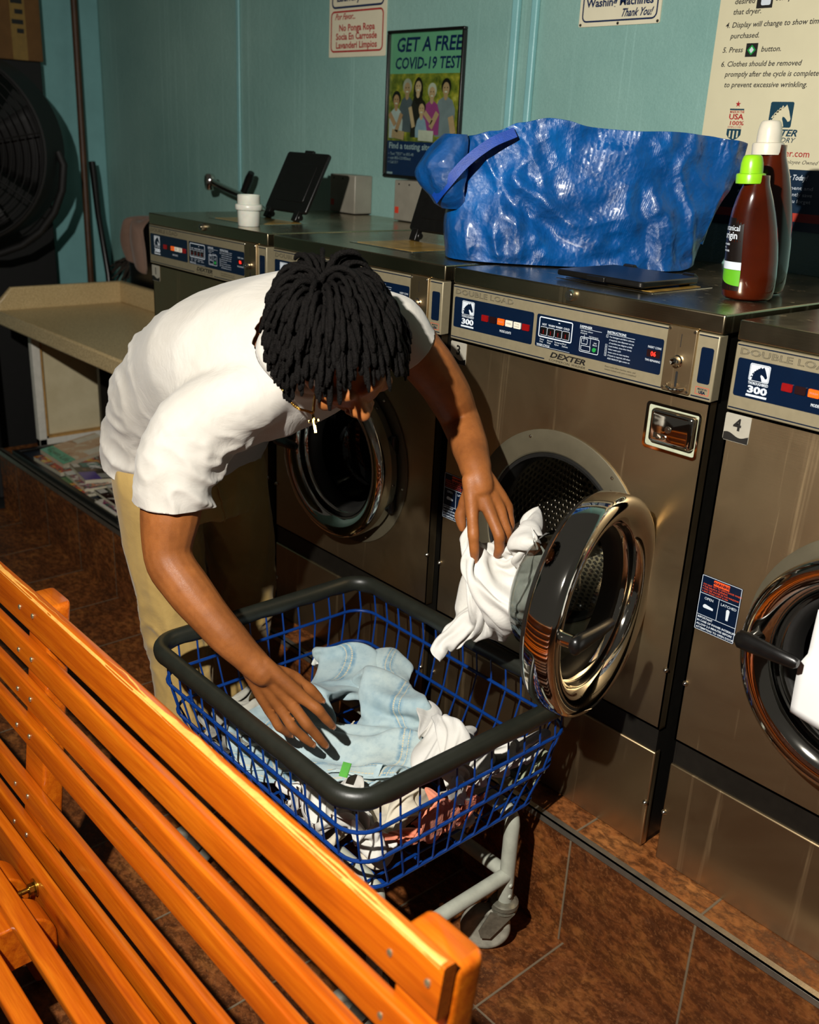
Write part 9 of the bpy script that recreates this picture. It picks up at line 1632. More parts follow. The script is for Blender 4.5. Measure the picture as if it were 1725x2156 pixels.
JEANS = (
-16,173,16,-21,9,2,-25,5,-4,-19,10,12,-19,3,8,-15,-4,-2,9,-13,1,-5,-6,-12,-11,6,-1,-6,-1,-9,-2,-2,-6,1,-5,-5,7,3,1,6,11,2,7,0,14,21,0,-1,18,8,-14,24,-6,0,19,-6,0,-14,-14,0,1,0,-3,2,0,14,4,0,4,0,-4,-7,2,-1,-1,-7,5,-14,-5,5,3,1,-3,6,
-1,7,6,-1,4,0,5,1,7,-1,-3,1,4,-12,-5,7,-5,-17,-14,16,-7,5,-12,14,-1,4,6,0,-2,-3,-11,2,-7,3,-10,15,5,1,6,-4,-4,-23,1,-2,3,1,-1,-1,-8,7,2,0,2,4,1,4,-7,-1,-4,8,4,-7,0,-1,7,-8,0,-3,1,-2,-3,2,-4,12,8,8,-15,-1,-3,8,7,0,-2,-5,-1,4,-9,-8,
-4,0,0,8,-1,0,-9,0,2,-3,-3,2,1,-6,0,2,-4,-7,1,12,2,9,6,1,-8,2,0,-1,-7,-1,2,-1,-1,5,6,-2,-6,-5,2,6,-4,3,-9,0,2,-3,8,-1,4,-8,-3,1,6,1,1,3,-9,-4,0,5,-3,4,-3,0,-7,-1,-1,1,2,2,-6,-1,5,2,0,6,0,0,-11,8,-1,1,0,2,3,-3,0,6,0,2,-8,-6,3,4,-2,
-5,8,7,1,0,-1,0,-1,-2,0,-13,0,-3,3,6,-1,0,-2,-7,-4,3,3,-5,2,0,4,-11,-1,-1,10,1,-2,0,0,3,6,6,-7,-11,-3,1,-9,5,-2,8,-1,-1,6,-5,0,0,-5,3,-4,4,5,10,5,-7,-6,-5,4,-10,-3,1,7,0,1,-1,1,-1,0,-1,2,-2,-5,-19,3,0,0,-2,2,-1,-4,1,-1,1,-1,3,14,1,
-4,-5,-4,0,4,13,-3,-10,-3,2,-10,0,-2,3,-2,0,12,-4,0,0,-5,3,-15,1,1,5,3,1,11,0,1,0,-1,2,4,0,0,-22,2,-2,11,-1,-11,21,-4,-13,-22,4,5,17,2,-6,-7,-1,-3,-10,-1,0,3,-2,2,8,6,2,3,8,-1,-7,0,0,0,-1,-2,-7,-7,-1,6,5,3,6,-8,-4,-11,-1,1,-5,1,4,
-4,0,2,-2,1,-2,10,0,1,6,-1,-18,-4,4,7,20,-3,-6,-5,-2,5,7,-1,3,2,0,-4,-4,3,-6,-9,-11,2,-3,9,3,8,8,-4,-13,0,1,-1,10,5,-1,-16,-5,-7,6,0,19,0,0,-3,-5,3,10,-1,4,1,0,5,2,-1,-1,-2,1,-6,-3,-2,-1,-1,1,-2,4,0,0,-2,0,0,0,3,7,-4,-2,-6,6,-1,1,
-2,-6,8,-1,1,-3,3,8,-2,-4,-7,1,6,1,-1,1,3,-2,-7,-1,-1,11,4,-1,-5,0,1,-6,0,1,-1,-2,-1,7,1,-4,-5,0,1,1,-1,1,-1,-1,-3,3,2,7,-4,-3,-9,3,0,4,-4,10,8,8,-11,-11,-7,-2,2,-2,-4,5,5,1,-2,5,12,-3,4,-4,2,-12,-2,-3,4,1,-1,1,1,1,-1,1,2,-1,1,-1,
0,5,-10,11,-6,5,-25,0,10,0,0,0,0,-3,-12,3,1,-4,14,14,13,-8,-14,-9,-4,0,0,1,-8,11,5,-2,-1,4,11,-7,-13,0,0,1,2,-8,11,5,5,-10,1,2,-2,0,-9,14,-3,1,-12,1,9,-4,35,-31,14,-2,-3,7,-9,-5,6,5,-19,6,-3,7,9,-3,-7,-14,4,9,-15,-1,-2,5,0,1,1,-13,
4,9,3,-2,-3,-4,4,5,1,-2,2,11,-5,-10,1,0,1,-5,2,13,2,5,4,4,-6,-1,2,-4,-5,-2,2,-20,4,-5,12,1,-1,-1,14,-4,5,10,-5,5,3,-16,-13,1,1,1,-2,10,-8,2,0,0,1,-6,4,2,-5,9,-1,6,20,6,-2,-14,-4,8,-13,-5,-10,6,-8,-1,15,1,-1,-2,7,-3,-7,-10,2,2,5,3,
11,8,-1,-4,-1,2,-17,0,2,-2,1,1,0,-2,-3,25,-1,1,2,-5,-8,-14,0,1,-10,1,1,-2,-1,-18,-1,-7,3,-5,4,-1,10,4,1,2,8,11,7,0,-1,-1,-3,-9,-15,-3,16,19,6,-10,-4,3,-7,-7,2,0,-11,-2,-2,2,-8,-2,10,5,-1,-3,-7,2,-13,2,4,-2,3,1,22,1,2,-1,-4,-4,-9,5,
8,-11,-4,-7,6,2,0,13,-2,-2,-3,-1,0,-10,-8,-7,10,4,3,3,13,3,-3,-1,-2,1,-6,-9,-8,1,1,-9,2,1,15,-2,-4,-3,-7,14,11,2,14,-4,8,-10,7,4,-8,-1,8,-5,-10,-1,-4,1,1,5,3,-19,-13,-12,3,8,-13,1,0,4,3,1,14,-3,0,-8,1,3,-5,-2,-3,1,-2,0,-1,-4,2,16,
-8,-3,15,10,-3,1,0,-1,0,-4,-9,-13,0,0,2,4,15,12,4,10,-2,1,2,-1,1,2,0,-5,-8,8,-10,9,-4,1,2,-3,-3,0,2,0,-6,5,10,-16,1,13,14,-7,-10,-23,-2,-4,-5,-14,-1,3,-6,2,0,6,0,1,-4,1,1,-4,-2,4,21,-8,7,2,12,-14,16,0,1,-2,-16,-5,-2,6,13,10,3,9,-1,
-1,-1,-1,-3,-5,1,0,-1,0,-1,-1,-1,1,3,1,1,3,1,0,3,0,-1,2,-1,1,2,-1,-6,7,-6,4,-13,8,6,7,-5,0,-1,1,-4,-16,0,-2,-10,-6,0,-2,-2,-1,9,9,-4,5,2,9,-5,-1,4,-14,21,-5,2,2,5,6,2,-4,-3,-1,0,0,-1,-2,-2,-3,-2,-2,-5,0,1,-1,2,1,-1,1,2,0,0,1,0,0,3,
2,0,0,1,7,9,-2,-1,-1,0,0,7,-3,0,3,-1,1,-4,6,2,5,-3,0,-4,5,-5,-10,6,-3,-15,-3,8,-2,-4,0,0,1,-5,-14,20,-1,-1,0,-3,-3,-3,0,-7,-14,1,0,-8,2,3,-7,1,3,-3,0,1,-1,0,1,3,4,-3,10,1,0,3,10,5,-1,4,4,-1,-12,-6,0,-9,0,-2,3,-3,5,0,-1,4,-6,-1,-7,
0,1,11,0,3,8,3,6,6,5,5,3,1,-11,-7,0,2,0,1,-17,9,-5,-1,-2,-1,-1,1,-1,4,7,-2,-4,-1,2,-6,-10,1,-1,-8,1,0,9,0,-1,-4,0,5,-15,5,5,-5,1,-1,1,7,-3,8,3,3,-4,-5,-5,4,-11,5,-8,-2,-6,7,2,-3,14,3,1,-9,1,1,1,-2,1,6,-3,3,5,-1,6,8,0,1,-1,-4,-10,
-8,8,-3,3,-1,0,2,-1,-2,3,-2,-1,4,-5,2,6,-3,-2,-1,-1,-1,-20,19,8,-8,4,4,-2,1,-13,11,-11,-6,3,-9,4,-8,3,-1,1,5,2,-2,-2,-1,1,0,3,-1,2,2,1,-5,-4,12,3,1,3,5,3,-5,3,6,-2,1,10,-4,-8,-9,0,7,-4,-18,-7,-2,0,8,-6,6,0,3,0,-1,-2,3,-2,-1,2,0,-1,
-1,-1,1,-4,-10,-1,-2,2,-1,-2,0,-1,-1,0,1,-1,-2,-1,0,-4,1,0,2,1,1,7,-6,10,-1,0,2,3,4,-3,6,4,-3,-1,0,2,3,4,-2,0,-1,-1,-2,-5,2,9,9,-2,19,-6,-16,-2,2,-1,-7,-1,-3,-1,-8,6,2,6,-1,0,0,2,-1,1,1,-1,-3,1,-1,1,-3,-8,-6,2,-3,2,-3,2,2,-3,-2,-5,
4,4,1,0,3,0,1,3,5,-1,3,13,0,0,5,4,1,-1,0,0,-9,-4,2,-2,-3,-3,3,-1,-2,0,-2,2,-3,-1,2,2,-23,5,-3,0,-1,1,0,1,-1,2,0,-13,9,-1,-2,8,2,5,-2,2,5,-1,-11,-7,10,5,0,-6,-2,4,-8,-2,-4,6,8,4,-4,-1,-2,0,6,5,10,-2,-2,-1,-6,-1,9,-2,-4,-13,2,5,-6,3,
17,-6,0,-1,2,1,-5,-4,4,-3,-3,-15,-5,-1,4,-12,-19,-7,5,-3,7,-2,2,2,0,1,4,5,0,-2,-8,6,-5,-6,13,1,1,1,0,1,3,3,2,-2,2,1,-4,-1,0,0,-2,-1,0,7,5,5,-3,-4,-7,-6,5,18,7,-4,-11,-1,-2,-3,-1,-1,4,1,-4,-5,-2,2,-10,-2,-1,-3,-15,1,9,13,5,-14,-3,
-18,-9,8,-1,4,-8,6,-8,2,-1,0,3,-5,5,7,13,-8,1,-7,7,-3,-2,18,0,-2,-5,-5,-1,1,11,7,-1,0,1,-6,-6,-5,5,-8,-2,-6,3,2,11,7,3,-18,1,-4,7,1,2,3,0,-1,-2,-3,-3,-1,0,-1,1,-8,-3,6,8,6,-21,1,-1,9,2,-9,11,-7,-5,-6,1,-1,1,-4,3,-11,1,8,-4,2,-10,9,
15,11,8,-1,-7,-9,0,-1,1,-6,1,11,0,-1,-1,8,5,-4,4,5,-6,-4,-7,8,-7,-4,-16,3,-1,4,0,3,-4,2,-1,7,-2,1,-2,-2,-1,3,-6,2,9,3,-1,-18,2,-7,14,-5,5,5,-17,-6,-4,-2,6,-1,0,-4,2,7,-8,10,11,-2,3,4,3,1,-3,-1,-4,4,-2,-3,3,-1,-2,0,0,-3,-15,3,8,9,1,
5,5,5,0,8,9,-5,-1,1,0,-10,-15,6,-2,-4,-7,1,1,-2,-2,0,-1,-2,2,-1,1,-2,-7,4,5,19,-8,3,4,-11,1,-10,-19,-13,8,8,-2,8,6,-3,-1,5,3,4,0,2,-2,1,2,-3,-5,-7,-7,1,2,2,3,-3,-3,2,0,-1,-1,1,3,-9,1,-5,4,1,7,3,3,4,3,1,0,6,22,0,-1,6,-6,-6,2,-6,-2,
0,1,-2,0,1,-11,-6,5,-9,-9,-13,2,-12,-5,-1,-1,5,2,-16,19,6,-2,-5,3,5,5,-4,2,-4,-14,-6,-3,-3,-3,-5,4,0,-2,1,1,2,-1,2,4,1,-1,-1,2,-3,-7,-4,1,1,0,0,-1,-2,1,-2,4,5,14,4,-6,-8,2,4,6,-6,-1,-3,-4,-1,-6,-3,0,0,3,-1,-9,-9,8,12,-2,4,4,15,-8,
8,4,-21,4,-6,0,3,-2,-1,-2,-4,0,-3,1,0,-2,1,-1,-1,0,-1,-1,2,-1,-3,2,0,0,0,0,-1,1,0,0,-1,0,1,-1,-1,0,1,0,1,-7,6,-10,0,-1,2,-2,-3,13,7,1,11,1,3,2,-9,-1,-10,1,2,4,15,-4,-5,7,4,-1,-4,1,1,-10,-19,-2,-6,3,-4,-5,6,-4,1,10,-4,10,13,-5,0,1,
-1,12,-9,-7,7,-10,1,0,-6,2,-1,-5,3,-2,-5,3,-4,-2,4,-8,3,-2,-6,1,1,7,-8,12,-1,0,1,0,4,-12,-7,10,-7,-9,-3,15,4,-3,14,1,2,1,1,1,-2,-1,1,1,4,-3,-6,-7,6,-19,0,-2,0,0,-1,0,2,3,-1,-2,0,-1,0,0,-1,-1,0,0,4,1,0,4,-4,-1,1,-1,1,1,-2,0,15,3,9,
-3,-8,-2,-6,-11,3,-12,9,-8,2,-3,1,0,-9,5,5,-3,8,8,6,-10,-3,16,-6,-7,12,3,2,3,3,1,-8,-3,0,-1,0,65,344,-15,19,1,0,19,0,9,22,-2,-9,22,-1,7,20,0,-4,16,1,1,12,0,-1,10,0,-2,-7,1,-3,-7,3,-2,-9,3,0,-9,7,-1,-15,4,1,-20,4,0,-22,2,3,-23,1,-3,
-21,-4,0,-17,-5,0,7,-18,9,-2,-2,-6,2,0,-6,1,0,5,0,0,-4,0,0,4,0,-1,2,-2,2,9,-11,-4,-7,7,0,-5,0,0,5,1,1,-1,1,0,-5,2,1,3,1,0,-2,0,1,-5,0,0,4,0,1,-1,0,0,1,6,-14,0,0,0,1,0,-1,-4,-1,0,5,0,0,-2,-1,0,3,0,0,1,2,0,-1,5,4,0,-8,-3,6,1,-3,-8,3,
3,-7,-5,-3,5,-1,3,-3,3,0,8,1,-1,-3,1,-1,-1,0,1,1,0,1,0,5,-8,-2,0,0,3,-1,2,4,-1,-1,-3,-1,-1,-1,-1,1,2,-1,3,4,2,-4,-7,4,3,4,1,-2,1,0,4,-4,-4,-4,3,1,0,0,0,1,1,-2,-3,-7,1,1,2,1,0,-1,1,1,3,1,-1,-3,6,-7,-1,0,2,6,-1,1,0,-2,-2,-2,0,2,-2,0,
0,3,1,-1,-1,-1,-2,-7,2,-1,0,-1,3,-3,-3,-3,10,7,1,-2,-2,5,5,-2,-4,-5,0,2,-4,0,-2,2,0,1,4,1,-2,-6,0,-1,2,7,-12,14,-3,1,1,0,-1,-2,-1,-1,-4,0,0,-1,4,0,-10,-2,1,6,1,7,8,-1,-4,-2,6,-2,-5,2,-1,-5,-6,4,12,0,-3,-9,-1,-2,-4,-2,-1,2,0,-1,2,0,
-3,-5,1,1,8,2,-1,-5,3,-19,18,1,0,-1,-1,0,-1,3,7,4,1,0,-2,-1,-4,-5,1,0,-24,-11,-4,13,2,3,9,6,2,1,0,2,3,2,-5,-14,1,-2,-3,0,0,1,-2,-1,0,-2,-2,-1,0,-1,4,0,-1,2,6,14,17,2,-23,7,0,0,-2,0,0,-2,0,-1,-3,-1,2,-7,-4,5,-8,4,-5,17,1,1,-1,-1,-1,
2,0,1,1,1,0,-4,0,0,0,3,0,-2,0,-1,-1,0,-1,6,-1,2,7,0,2,3,4,7,6,-5,-5,-3,1,-13,-9,-1,-3,2,1,-1,2,0,1,-1,-5,2,-5,7,-4,12,-3,1,4,5,0,-1,-1,1,-6,-8,0,0,4,0,-3,2,0,0,4,1,-1,-1,0,13,1,3,4,2,6,3,-1,2,1,-4,-12,-8,-2,-1,-5,2,5,-14,-2,-8,0,
-3,9,3,0,-5,0,4,-11,5,-2,1,13,1,-2,-1,5,2,-12,-3,3,-5,4,3,0,-2,-4,1,4,4,1,-7,-6,17,-2,-4,-6,-1,2,-2,-2,0,-4,2,9,-9,3,1,0,0,-3,0,-5,-5,-15,3,10,0,2,-11,2,-3,-3,19,1,2,0,2,0,-12,1,0,1,0,1,-2,-4,3,-1,4,-1,0,1,5,0,-9,-4,4,-1,6,-1,2,-4,
0,4,10,2,0,1,-3,0,-11,-7,-1,12,1,0,1,-1,-8,-14,2,0,4,-9,-1,1,1,0,3,1,3,1,12,-1,0,-8,2,1,-5,1,-3,3,1,-1,0,-3,3,0,-1,0,0,1,2,9,0,-2,-11,-2,10,2,-2,-9,3,2,2,-10,1,-8,12,1,2,-12,0,4,-3,-26,-25,7,4,-6,5,7,-7,2,-7,-9,8,-1,-3,-3,0,2,-11,
0,0,0,-2,0,5,-1,-1,1,0,-2,0,0,-1,-1,3,-1,1,-1,0,0,-1,1,1,1,0,2,0,1,-3,2,3,7,-2,4,-15,0,-2,16,-2,11,0,-2,-4,-1,7,-12,-8,-11,-3,5,-8,-5,-4,-16,-13,0,2,0,-8,1,1,-1,2,4,-7,1,-9,8,1,-1,5,3,0,-5,-3,-2,7,-2,-1,-2,-2,0,3,-2,1,-4,8,-7,4,1,
-1,0,-1,3,7,-4,1,-4,0,5,9,0,0,-20,1,0,13,1,4,-16,0,3,-3,2,-8,15,-6,5,7,3,-4,-13,-2,2,4,4,-24,12,-1,6,8,0,4,1,-1,6,3,-8,-4,-6,-3,-6,-6,-1,-2,-11,4,2,-11,2,-3,12,-1,1,-11,-8,-2,17,-11,11,-3,4,-3,0,11,-11,-11,0,3,-2,1,-1,7,-1,2,2,0,4,
-9,-1,-2,8,1,-1,7,1,-3,-17,-1,-1,2,-4,-1,10,4,2,10,8,4,27,0,0,-1,0,0,0,-5,-14,-1,3,3,-1,-3,-2,-4,-5,-3,-6,-1,7,1,0,0,-1,0,0,1,-5,-9,-21,2,-3,1,-1,1,13,-2,1,-3,2,-2,-9,0,3,0,0,3,12,0,-3,-1,0,-3,-10,0,-3,-5,-1,-2,15,3,1,10,7,11,10,7,
11,0,7,-1,23,1,-2,1,0,0,1,5,6,-4,-1,2,-1,-1,1,-2,-3,1,-3,-14,-20,-13,-1,3,-4,0,7,8,9,1,5,0,-3,-2,-2,-6,-18,-12,7,16,6,5,3,0,-6,-16,0,-6,5,0,-2,2,1,-4,4,1,-3,5,5,9,11,9,15,1,1,1,2,-3,-7,0,3,-5,15,0,-1,0,-1,-2,0,1,0,0,0,0,1,-5,-1,-1,
3,7,0,3,9,-5,-8,-11,-2,0,-2,-12,7,13,6,-3,-15,2,-5,6,3,3,-3,-11,-4,0,6,1,-1,-3,0,-1,-3,0,-4,1,0,-2,8,10,10,11,3,6,0,-6,-7,1,-2,-1,-2,8,1,-1,-3,-12,-1,0,1,0,1,0,0,0,1,4,2,2,4,4,3,2,-4,-4,-2,-5,2,-2,7,10,4,-2,-11,0,-2,-3,-8,-7,14,-6,
2,-8,5,4,9,8,1,-10,-12,-4,-1,6,0,0,-5,2,-2,0,10,7,12,-2,-5,-1,-3,-2,-3,0,-1,0,0,0,-2,-9,2,-2,-7,-15,-18,2,4,-3,2,4,0,-5,-4,5,0,-3,6,3,-1,11,0,1,3,6,1,4,-8,1,-13,-4,15,-6,-5,-10,12,1,4,2,0,7,-3,6,-15,-6,0,-1,1,0,0,4,1,-1,0,4,0,9,-6,
2,-11,-2,5,-6,-1,0,-3,0,-2,-2,0,-2,-1,4,-7,3,-17,-24,-8,1,0,-1,1,1,-3,5,12,-12,1,3,0,-9,-2,11,1,5,1,1,3,2,0,1,1,5,-14,11,3,0,-10,7,-2,-1,0,-1,0,-7,3,-1,-5,1,8,1,1,2,1,-1,2,-1,0,-3,8,-4,11,-3,-5,-13,-3,1,-8,-2,2,-6,8,-5,2,-4,0,-2,
-17,-15,-16,-5,-3,6,0,-2,4,2,-2,7,1,5,-11,11,4,-10,0,-7,20,-4,6,-2,1,0,2,0,2,3,-4,10,-10,2,-7,1,-2,3,2,0,-4,1,0,2,2,4,-1,10,0,-4,-6,11,-1,10,-9,-6,-11,1,-3,-4,1,-3,1,0,-1,2,-11,8,-7,-3,8,-9,-15,-11,-16,-1,2,1,0,1,-2,1,-1,0,-5,1,21,
0,0,-3,3,-1,-7,7,-5,8,-1,4,-1,0,1,-3,1,-1,2,-3,7,-1,4,-7,-2,-5,9,4,5,-2,10,-2,-5,-17,8,0,18,-13,4,-16,2,9,-10,6,15,5,-1,1,-1,-1,-6,-5,2,-14,-6,-1,-14,5,-11,2,-13,2,2,-4,-2,-4,5,-3,-5,5,1,-2,-1,-1,1,11,0,5,-8,1,-4,4,4,-3,4,-1,2,-4,
1,1,1,2,-4,0,-4,6,0,5,1,9,-2,-2,-18,5,-2,18,-8,6,-12,3,7,-5,0,2,-3,-2,-21,12,3,1,-12,0,-1,2,-3,17,-3,-1,2,1,-7,7,-2,-2,-6,1,-1,-4,-3,-3,-5,2,4,1,-1,-6,2,3,4,-1,1,0,0,-3,2,-2,4,-1,1,-2,1,-1,1,3,-1,1,-3,2,2,-1,1,-2,5,-5,-1,-2,14,-10,
3,7,1,-2,-11,-2,2,-7,23,-7,7,-11,8,-9,-4,-3,4,-5,-1,-1,5,0,9,-1,-5,-18,2,-5,0,3,-2,5,4,0,3,0,-5,-6,1,10,-2,-17,-3,-2,4,1,1,5,0,1,3,1,1,0,0,-1,-1,0,0,0,1,1,0,-2,0,-6,-6,10,11,0,-6,-12,8,-4,12,0,-2,-4,-4,5,-18,7,-10,11,-7,14,16,1,5,
0,0,-7,-3,-1,-4,-7,-13,-23,11,9,-2,-6,-5,0,2,0,1,1,4,-1,-12,-2,-2,9,1,2,4,1,3,2,-1,-1,-5,2,1,4,2,3,2,-4,0,-2,0,-1,-1,1,-1,-2,2,-2,-10,-1,4,16,-11,-1,-14,3,9,21,3,-13,-8,-4,6,-20,-1,-1,-2,1,-4,3,1,0,5,3,-1,10,3,-27,6,-2,1,4,4,-1,-3,
-4,0,1,-1,5,10,-1,2,-1,0,0,-1,-2,-4,-11,1,3,0,0,1,-4,2,3,10,-2,0,-1,3,-1,-2,1,0,-2,-1,-1,0,-3,-2,-4,1,-1,1,-1,-2,1,-7,7,16,3,3,0,1,-9,-9,0,-3,-4,1,1,3,0,0,0,4,-14,18,0,-4,-5,-3,2,2,3,1,1,1,-3,-6,0,-2,-2,0,2,-2,3,9,8,-1,9,2,0,0,-1,
-5,-15,-9,2,1,1,1,0,0,3,1,-3,-4,-1,4,2,1,3,-1,-2,-3,-5,-4,-12,7,2,10,-4,3,9,-4,5,1,2,-3,2,1,-7,-4,4,2,1,2,-14,8,0,6,6,5,-1,-2,3,-1,-6,0,-1,1,-1,6,4,0,7,1,-1,3,-2,3,-7,-2,-1,-3,-1,2,8,-4,0,-1,0,0,-6,0,-8,-8,2,5,6,4,-1,-4,-6,0,0,-5,
0,-1,1,-4,-1,-5,3,-1,12,0,0,6,-2,4,1,1,-1,-2,-1,-4,-3,8,-8,0,0,1,0,-1,-1,0,2,2,-2,1,3,0,1,0,-1,1,0,1,-4,1,-8,0,-7,6,2,0,2,-3,-1,0,-9,-3,3,4,1,0,1,4,10,0,-3,-6,8,4,-10,0,-1,7,-1,1,0,-2,-1,-7,-1,0,2,-1,3,-2,1,0,0,3,3,8,0,-1,-1,9,-3,
-13,-1,-3,0,3,1,-1,-3,9,0,0,2,-2,1,-2,-2,-2,-15,2,1,0,0,-1,-5,3,-1,-3,6,-3,1,-1,3,3,-1,-9,-3,7,9,4,-10,9,5,1,-7,-8,17,0,-1,1,1,0,0,-1,0,0,-5,0,-12,1,2,-1,4,7,-7,-2,2,-1,-1,0,1,8,-7,-24,-2,-1,0,-2,0,0,2,-3,-2,0,-3,1,-2,-7,2,3,5,-3,
2,-3,4,-1,4,0,-12,-9,9,1,0,2,8,0,1,10,9,-5,4,2,4,-12,-11,5,0,0,-3,0,0,-4,0,-1,-3,0,2,-3,12,15,-3,9,7,8,-3,-11,6,-3,3,-6,-5,5,-5,24,-3,-18,-9,-1,-7,-9,-6,-5,-1,-8,3,-1,-3,0,2,4,-1,0,0,1,2,-8,10,-8,-4,9,-2,23,-20,-3,10,2,0,6,1,-1,2,
3,-4,2,3,7,9,6,9,-9,-8,6,8,8,3,-1,-4,13,-23,0,3,1,3,-11,-18,-5,6,18,0,-1,-2,0,0,-2,0)
def triples(t): return [t[i:i+3] for i in range(0, len(t), 3)]
QZ = 0.0012
def cloth_grid(nm):
    nu, nv, s = CLOTH[nm]; r = triples(s); q = [None]*(nu*nv)
    for j in range(nv):
        for i in range(nu):
            k = j*nu+i; a = q[k-1] if i else None; b = q[k-nu] if j else None; d = q[k-nu-1] if (i and j) else None
            p = tuple(a[t]+b[t]-d[t] for t in range(3)) if d else (a or b or (0, 0, 0))
            q[k] = tuple(r[k][t]+p[t] for t in range(3))
    return nu, nv, [Vector(v)*QZ for v in q]
def in_cart(p, m=0.008):
    """keep a vertex inside the sloping wire sides"""
    z = p.z; a, b = (LOOPS[3], LOOPS[2]) if z < LOOPS[2][4] else (LOOPS[2], LOOPS[1]); t = max(0, (z-a[4])/(b[4]-a[4])) if z < LOOPS[1][4] else 1.0
    L = [lerp(a[i], b[i], min(t, 1)) for i in range(4)]
    def soft(v, lo, hi):
        if v < lo: return lo+0.010*(1-exp((v-lo)/0.05))*-1+0.010
        if v > hi: return hi-0.010+0.010*(1-exp((hi-v)/0.05))
        return v
    return Vector((soft(p.x, L[0]+m, L[1]-m), soft(p.y, L[2]+m, L[3]-m), max(z, 0.378)))
def garment(name, nm, mat, loc, rot, scl, label, cat, clamp=True, group=None, tilt=(0, 0), flip=False):
    nu, nv, V = cloth_grid(nm); Rm = Matrix.Rotation(radians(rot), 3, 'Z') @ Matrix.Rotation(radians(tilt[0]), 3, 'X') @ Matrix.Rotation(radians(tilt[1]), 3, 'Y')
    S = Vector(scl); W = [Vector(loc)+Rm @ Vector((v.x*S.x*(-1 if flip else 1), v.y*S.y, v.z*S.z)) for v in V]
    if clamp: W = [in_cart(p) for p in W]
    g = G(); g.add(W, [(j*nu+i, j*nu+i+1, (j+1)*nu+i+1, (j+1)*nu+i) for j in range(nv-1) for i in range(nu-1)], [(i/(nu-1), j/(nv-1)) for j in range(nv) for i in range(nu)])
    o = mk(name, g, mat, loc=loc, angle=180); tag(o, label, cat, group)
    md = o.modifiers.new('relax', 'SMOOTH'); md.factor = 0.35; md.iterations = 1
    md = o.modifiers.new('sub', 'SUBSURF'); md.levels = 1; md.render_levels = 2
    md = o.modifiers.new('thick', 'SOLIDIFY'); md.thickness = 0.0016
    return o
def m_denim():
    t = NT('light_wash_denim'); co = t.coord(); uv = t.coord('UV'); s = t.xyz(uv)
    n1 = t.noise(co, 7, 4, 0.6); n2 = t.noise(co, 60, 4, 0.65); tw = t.wave(t.mapping(uv, (1, 1, 1), rot=(0, 0, 0.9)), 260, 1.5, 2, 2.0)
    c = t.ramp(n1, [(0.3, hexc('#8fa7ae')), (0.5, hexc('#a9bcbe')), (0.7, hexc('#b9c7c3'))])
    c = t.mix(t.mapr(n2, 0.45, 0.7, 0.0, 0.35), c, hexc('#7893a1')); c = t.mix(t.mapr(tw, 0.2, 0.8, 0.14, 0.0), c, hexc('#6f8a99'))
    def line(v, p, w): return t.mapr(t.math('ABSOLUTE', t.math('SUBTRACT', v, p)), w*0.6, w, 1.0, 0.0)
    dash = t.math('GREATER_THAN', t.math('FRACT', t.math('MULTIPLY', s[0], 90.0)), 0.3); dv = t.math('GREATER_THAN', t.math('FRACT', t.math('MULTIPLY', s[1], 130.0)), 0.3)
    st = t.math('MULTIPLY', t.math('MAXIMUM', line(s[1], 0.012, 0.003), line(s[1], 0.055, 0.003)), dash)
    sv = t.math('MULTIPLY', t.math('MAXIMUM', t.math('MAXIMUM', line(s[0], 0.26, 0.004), line(s[0], 0.285, 0.003)), t.math('MAXIMUM', line(s[0], 0.75, 0.004), line(s[0], 0.775, 0.003))), dv)
    worn = t.math('MAXIMUM', line(s[1], 0.06, 0.02), t.math('MAXIMUM', line(s[0], 0.27, 0.035), line(s[0], 0.76, 0.035)))
    c = t.mix(t.math('MULTIPLY', worn, t.mapr(n2, 0.35, 0.6, 0.15, 0.8)), c, hexc('#5f88a0'))
    c = t.mix(t.math('MULTIPLY', t.math('MAXIMUM', st, sv), 0.8), c, hexc('#cfc09a'))
    hem = t.mapr(t.math('ADD', s[1], t.mapr(n2, 0.3, 0.7, -0.02, 0.02)), 0.975, 0.99, 0.0, 1.0); c = t.mix(hem, c, hexc('#d9dcd4'))
    t.set(color=c, rough=0.9, spec=0.15, sheen=0.1)
    t.bump(t.math('ADD', t.math('MULTIPLY', tw, 0.4), t.math('ADD', n2, worn)), 0.35, 0.0018); return t.m
M['denim'] = m_denim()
